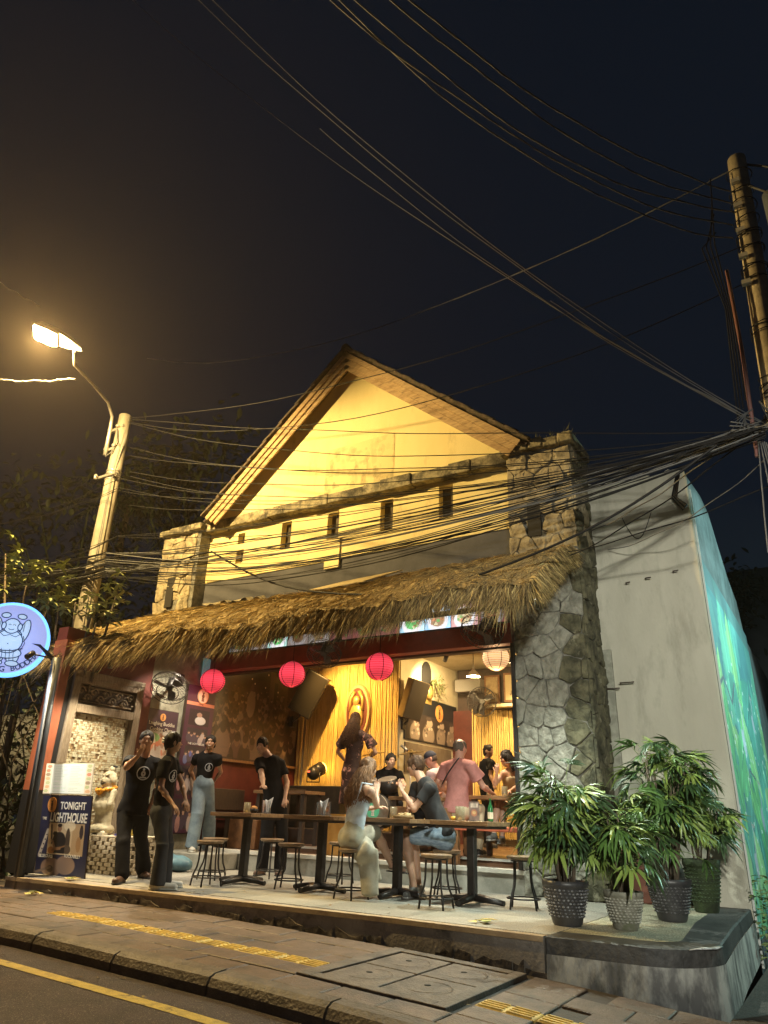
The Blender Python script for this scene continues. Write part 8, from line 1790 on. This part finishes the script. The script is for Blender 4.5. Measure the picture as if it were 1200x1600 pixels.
pk = mat('pot_black', (.03, .03, .033), .45, (.05, .05, .05), 8, bump=.2); pkw = mat('pot_black_weave', (.28, .29, .30), .4, (.05, .05, .055), 30, .42, .52); pg = mat('pot_stone', (.22, .21, .17), .85, (.12, .12, .09), 6, bump=.5, col3=(.07, .085, .03), sc3=4); pgw = mat('pot_stone_weave', (.34, .33, .28), .8, (.14, .14, .11), 20)
palm('potted palm in a black woven pot, left of the three pots and nearest the stool', (-2.38, 7.08, .0), .20, .36, 1.28, 135, .34, pk, pkw, 1, (.0, .0))
palm('smaller potted palm in a grey stone pot with thin leaning canes, in the middle', (-1.90, 7.22, .0), .165, .30, 1.0, 70, .36, pg, pgw, 2, (-.05, .05))
palm('tallest potted palm in a black pot at the right before the pale wall', (-1.70, 8.2, .0), .205, .37, 1.62, 185, .43, pk, mat('pot_dark_weave', (.13, .13, .135), .4, (.03, .03, .03), 30, .42, .52), 3, (.05, .05))
palm('broad leaved plant in a mossy green pot tucked behind the tallest palm', (-1.56, 9.3, .0), .19, .52, 1.35, 70, .40, mat('pot_moss', (.03, .05, .015), .9, (.012, .018, .008), 7, bump=.8), mat('pot_moss_w', (.03, .05, .02), .9), 4, (.1, -.1))
random.seed(5)
b = MB(); b.box((-2.52, 9.62, 0), (-2.2, 9.95, .78)); tag(b.build('clay_pedestal', mat('clay_red', (.20, .07, .045), .7, (.12, .045, .03), 5), bevel=.015), 'square red brown clay pedestal behind the smaller palm', 'pedestal')
b = MB(); b.lathe([(.12, 0), (.2, .1), (.22, .35), (.17, .5), (.14, .52)], 24, (-2.02, 9.6, 0)); tag(b.build('dark_jar', m_darkw), 'dark round jar half hidden behind the pots', 'jar')
b = MB()
for k in range(420):
    y = random.uniform(9.7, 16); z = random.uniform(-.5, .35) if random.random() < .6 else random.uniform(-.5, .1); p = Vector((-1.16 + random.uniform(-.02, .15), y, z)); vs, fs = leaf_mesh(.1, .03); q = Matrix.Rotation(random.uniform(0, 6.28), 3, 'Z'); b.add([p + q @ Vector(v) for v in vs], fs)
tag(b.build('weeds', m_leafg), 'low weeds along the foot of the mural wall', 'weeds', kind='stuff')

b = MB()
for k in range(46):
    x = random.uniform(-9.5, -.5); y = random.choice([random.uniform(4.6, 6.1), random.uniform(3.95, 4.2), random.uniform(6.4, 7.4)]); z = (gz(x) + .004) if 4.4 < y < 6.2 else (gz(x) - .124 if y < 4.4 else .004); vs, fs = leaf_mesh(random.uniform(.03, .07), .012, curl=.1); q = Matrix.Rotation(random.uniform(0, 6.28), 3, 'Z'); b.add([q @ Vector(v) + Vector((x, y, z + .004)) for v in vs], fs)
tag(b.build('fallen_leaves', mat('dry_leaf', (.28, .20, .08), .8, (.14, .09, .04), 9)), 'small dry leaves and litter scattered on the pavement and terrace', 'litter', kind='stuff')
# coconut palm added far behind, barely lit, to give the haze box its height
t = thing('added_coconut_palm', 'tall dim coconut palm added far behind the street lamp', 'palm tree', (-24, 17, -.1)); b = MB(); b.tube([(-24, 17, -.1), (-23.8, 17, 5), (-23.4, 17, 9.5), (-23.3, 17, 12.6)], [.22, .17, .14, .12], 10); b.build('trunk', m_bark, t)
for k in range(18):
    a = k * 2.4; el = random.uniform(-.3, .9); b = MB(); pts = []
    for i in range(9): u = i / 8 * 2.6; pts.append(Vector((-23.3 + math.cos(a) * u * math.cos(el * (1 - i / 9)), 17 + math.sin(a) * u * math.cos(el * (1 - i / 9)), 12.6 + math.sin(el) * u - .23 * u * u)))
    b.tube(pts, [.03] * 8 + [.008], 4)
    for i in range(1, 9):
        for q in range(3):
            p = pts[i - 1].lerp(pts[i], q / 3); tdir = (pts[i] - pts[i - 1]).normalized(); sd_ = tdir.cross(Vector((0, 0, 1))).normalized()
            for s_ in (-1, 1): e = p + sd_ * s_ * .45 + tdir * .25 + Vector((0, 0, -.25)); b.add([p - tdir * .02, p + tdir * .03, e], [(0, 1, 2)])
    b.build('frond', m_leafd, t)

# ============================================================ NIGHT HAZE
hz_ = MB(); hz_.box((-62, -22, -2.3), (42, 48, 13.4))
o = hz_.build('haze', None); M = bpy.data.materials.new('haze'); M.use_nodes = True; t = M.node_tree
for n in list(t.nodes):
    if n.type != 'OUTPUT_MATERIAL': t.nodes.remove(n)
pv = t.nodes.new('ShaderNodeVolumePrincipled'); pv.inputs['Density'].default_value = .0010; pv.inputs['Color'].default_value = (.98, .80, .62, 1); pv.inputs['Anisotropy'].default_value = .55
t.links.new(pv.outputs[0], t.nodes['Material Output'].inputs['Volume']); o.data.materials.append(M); o['kind'] = 'stuff'
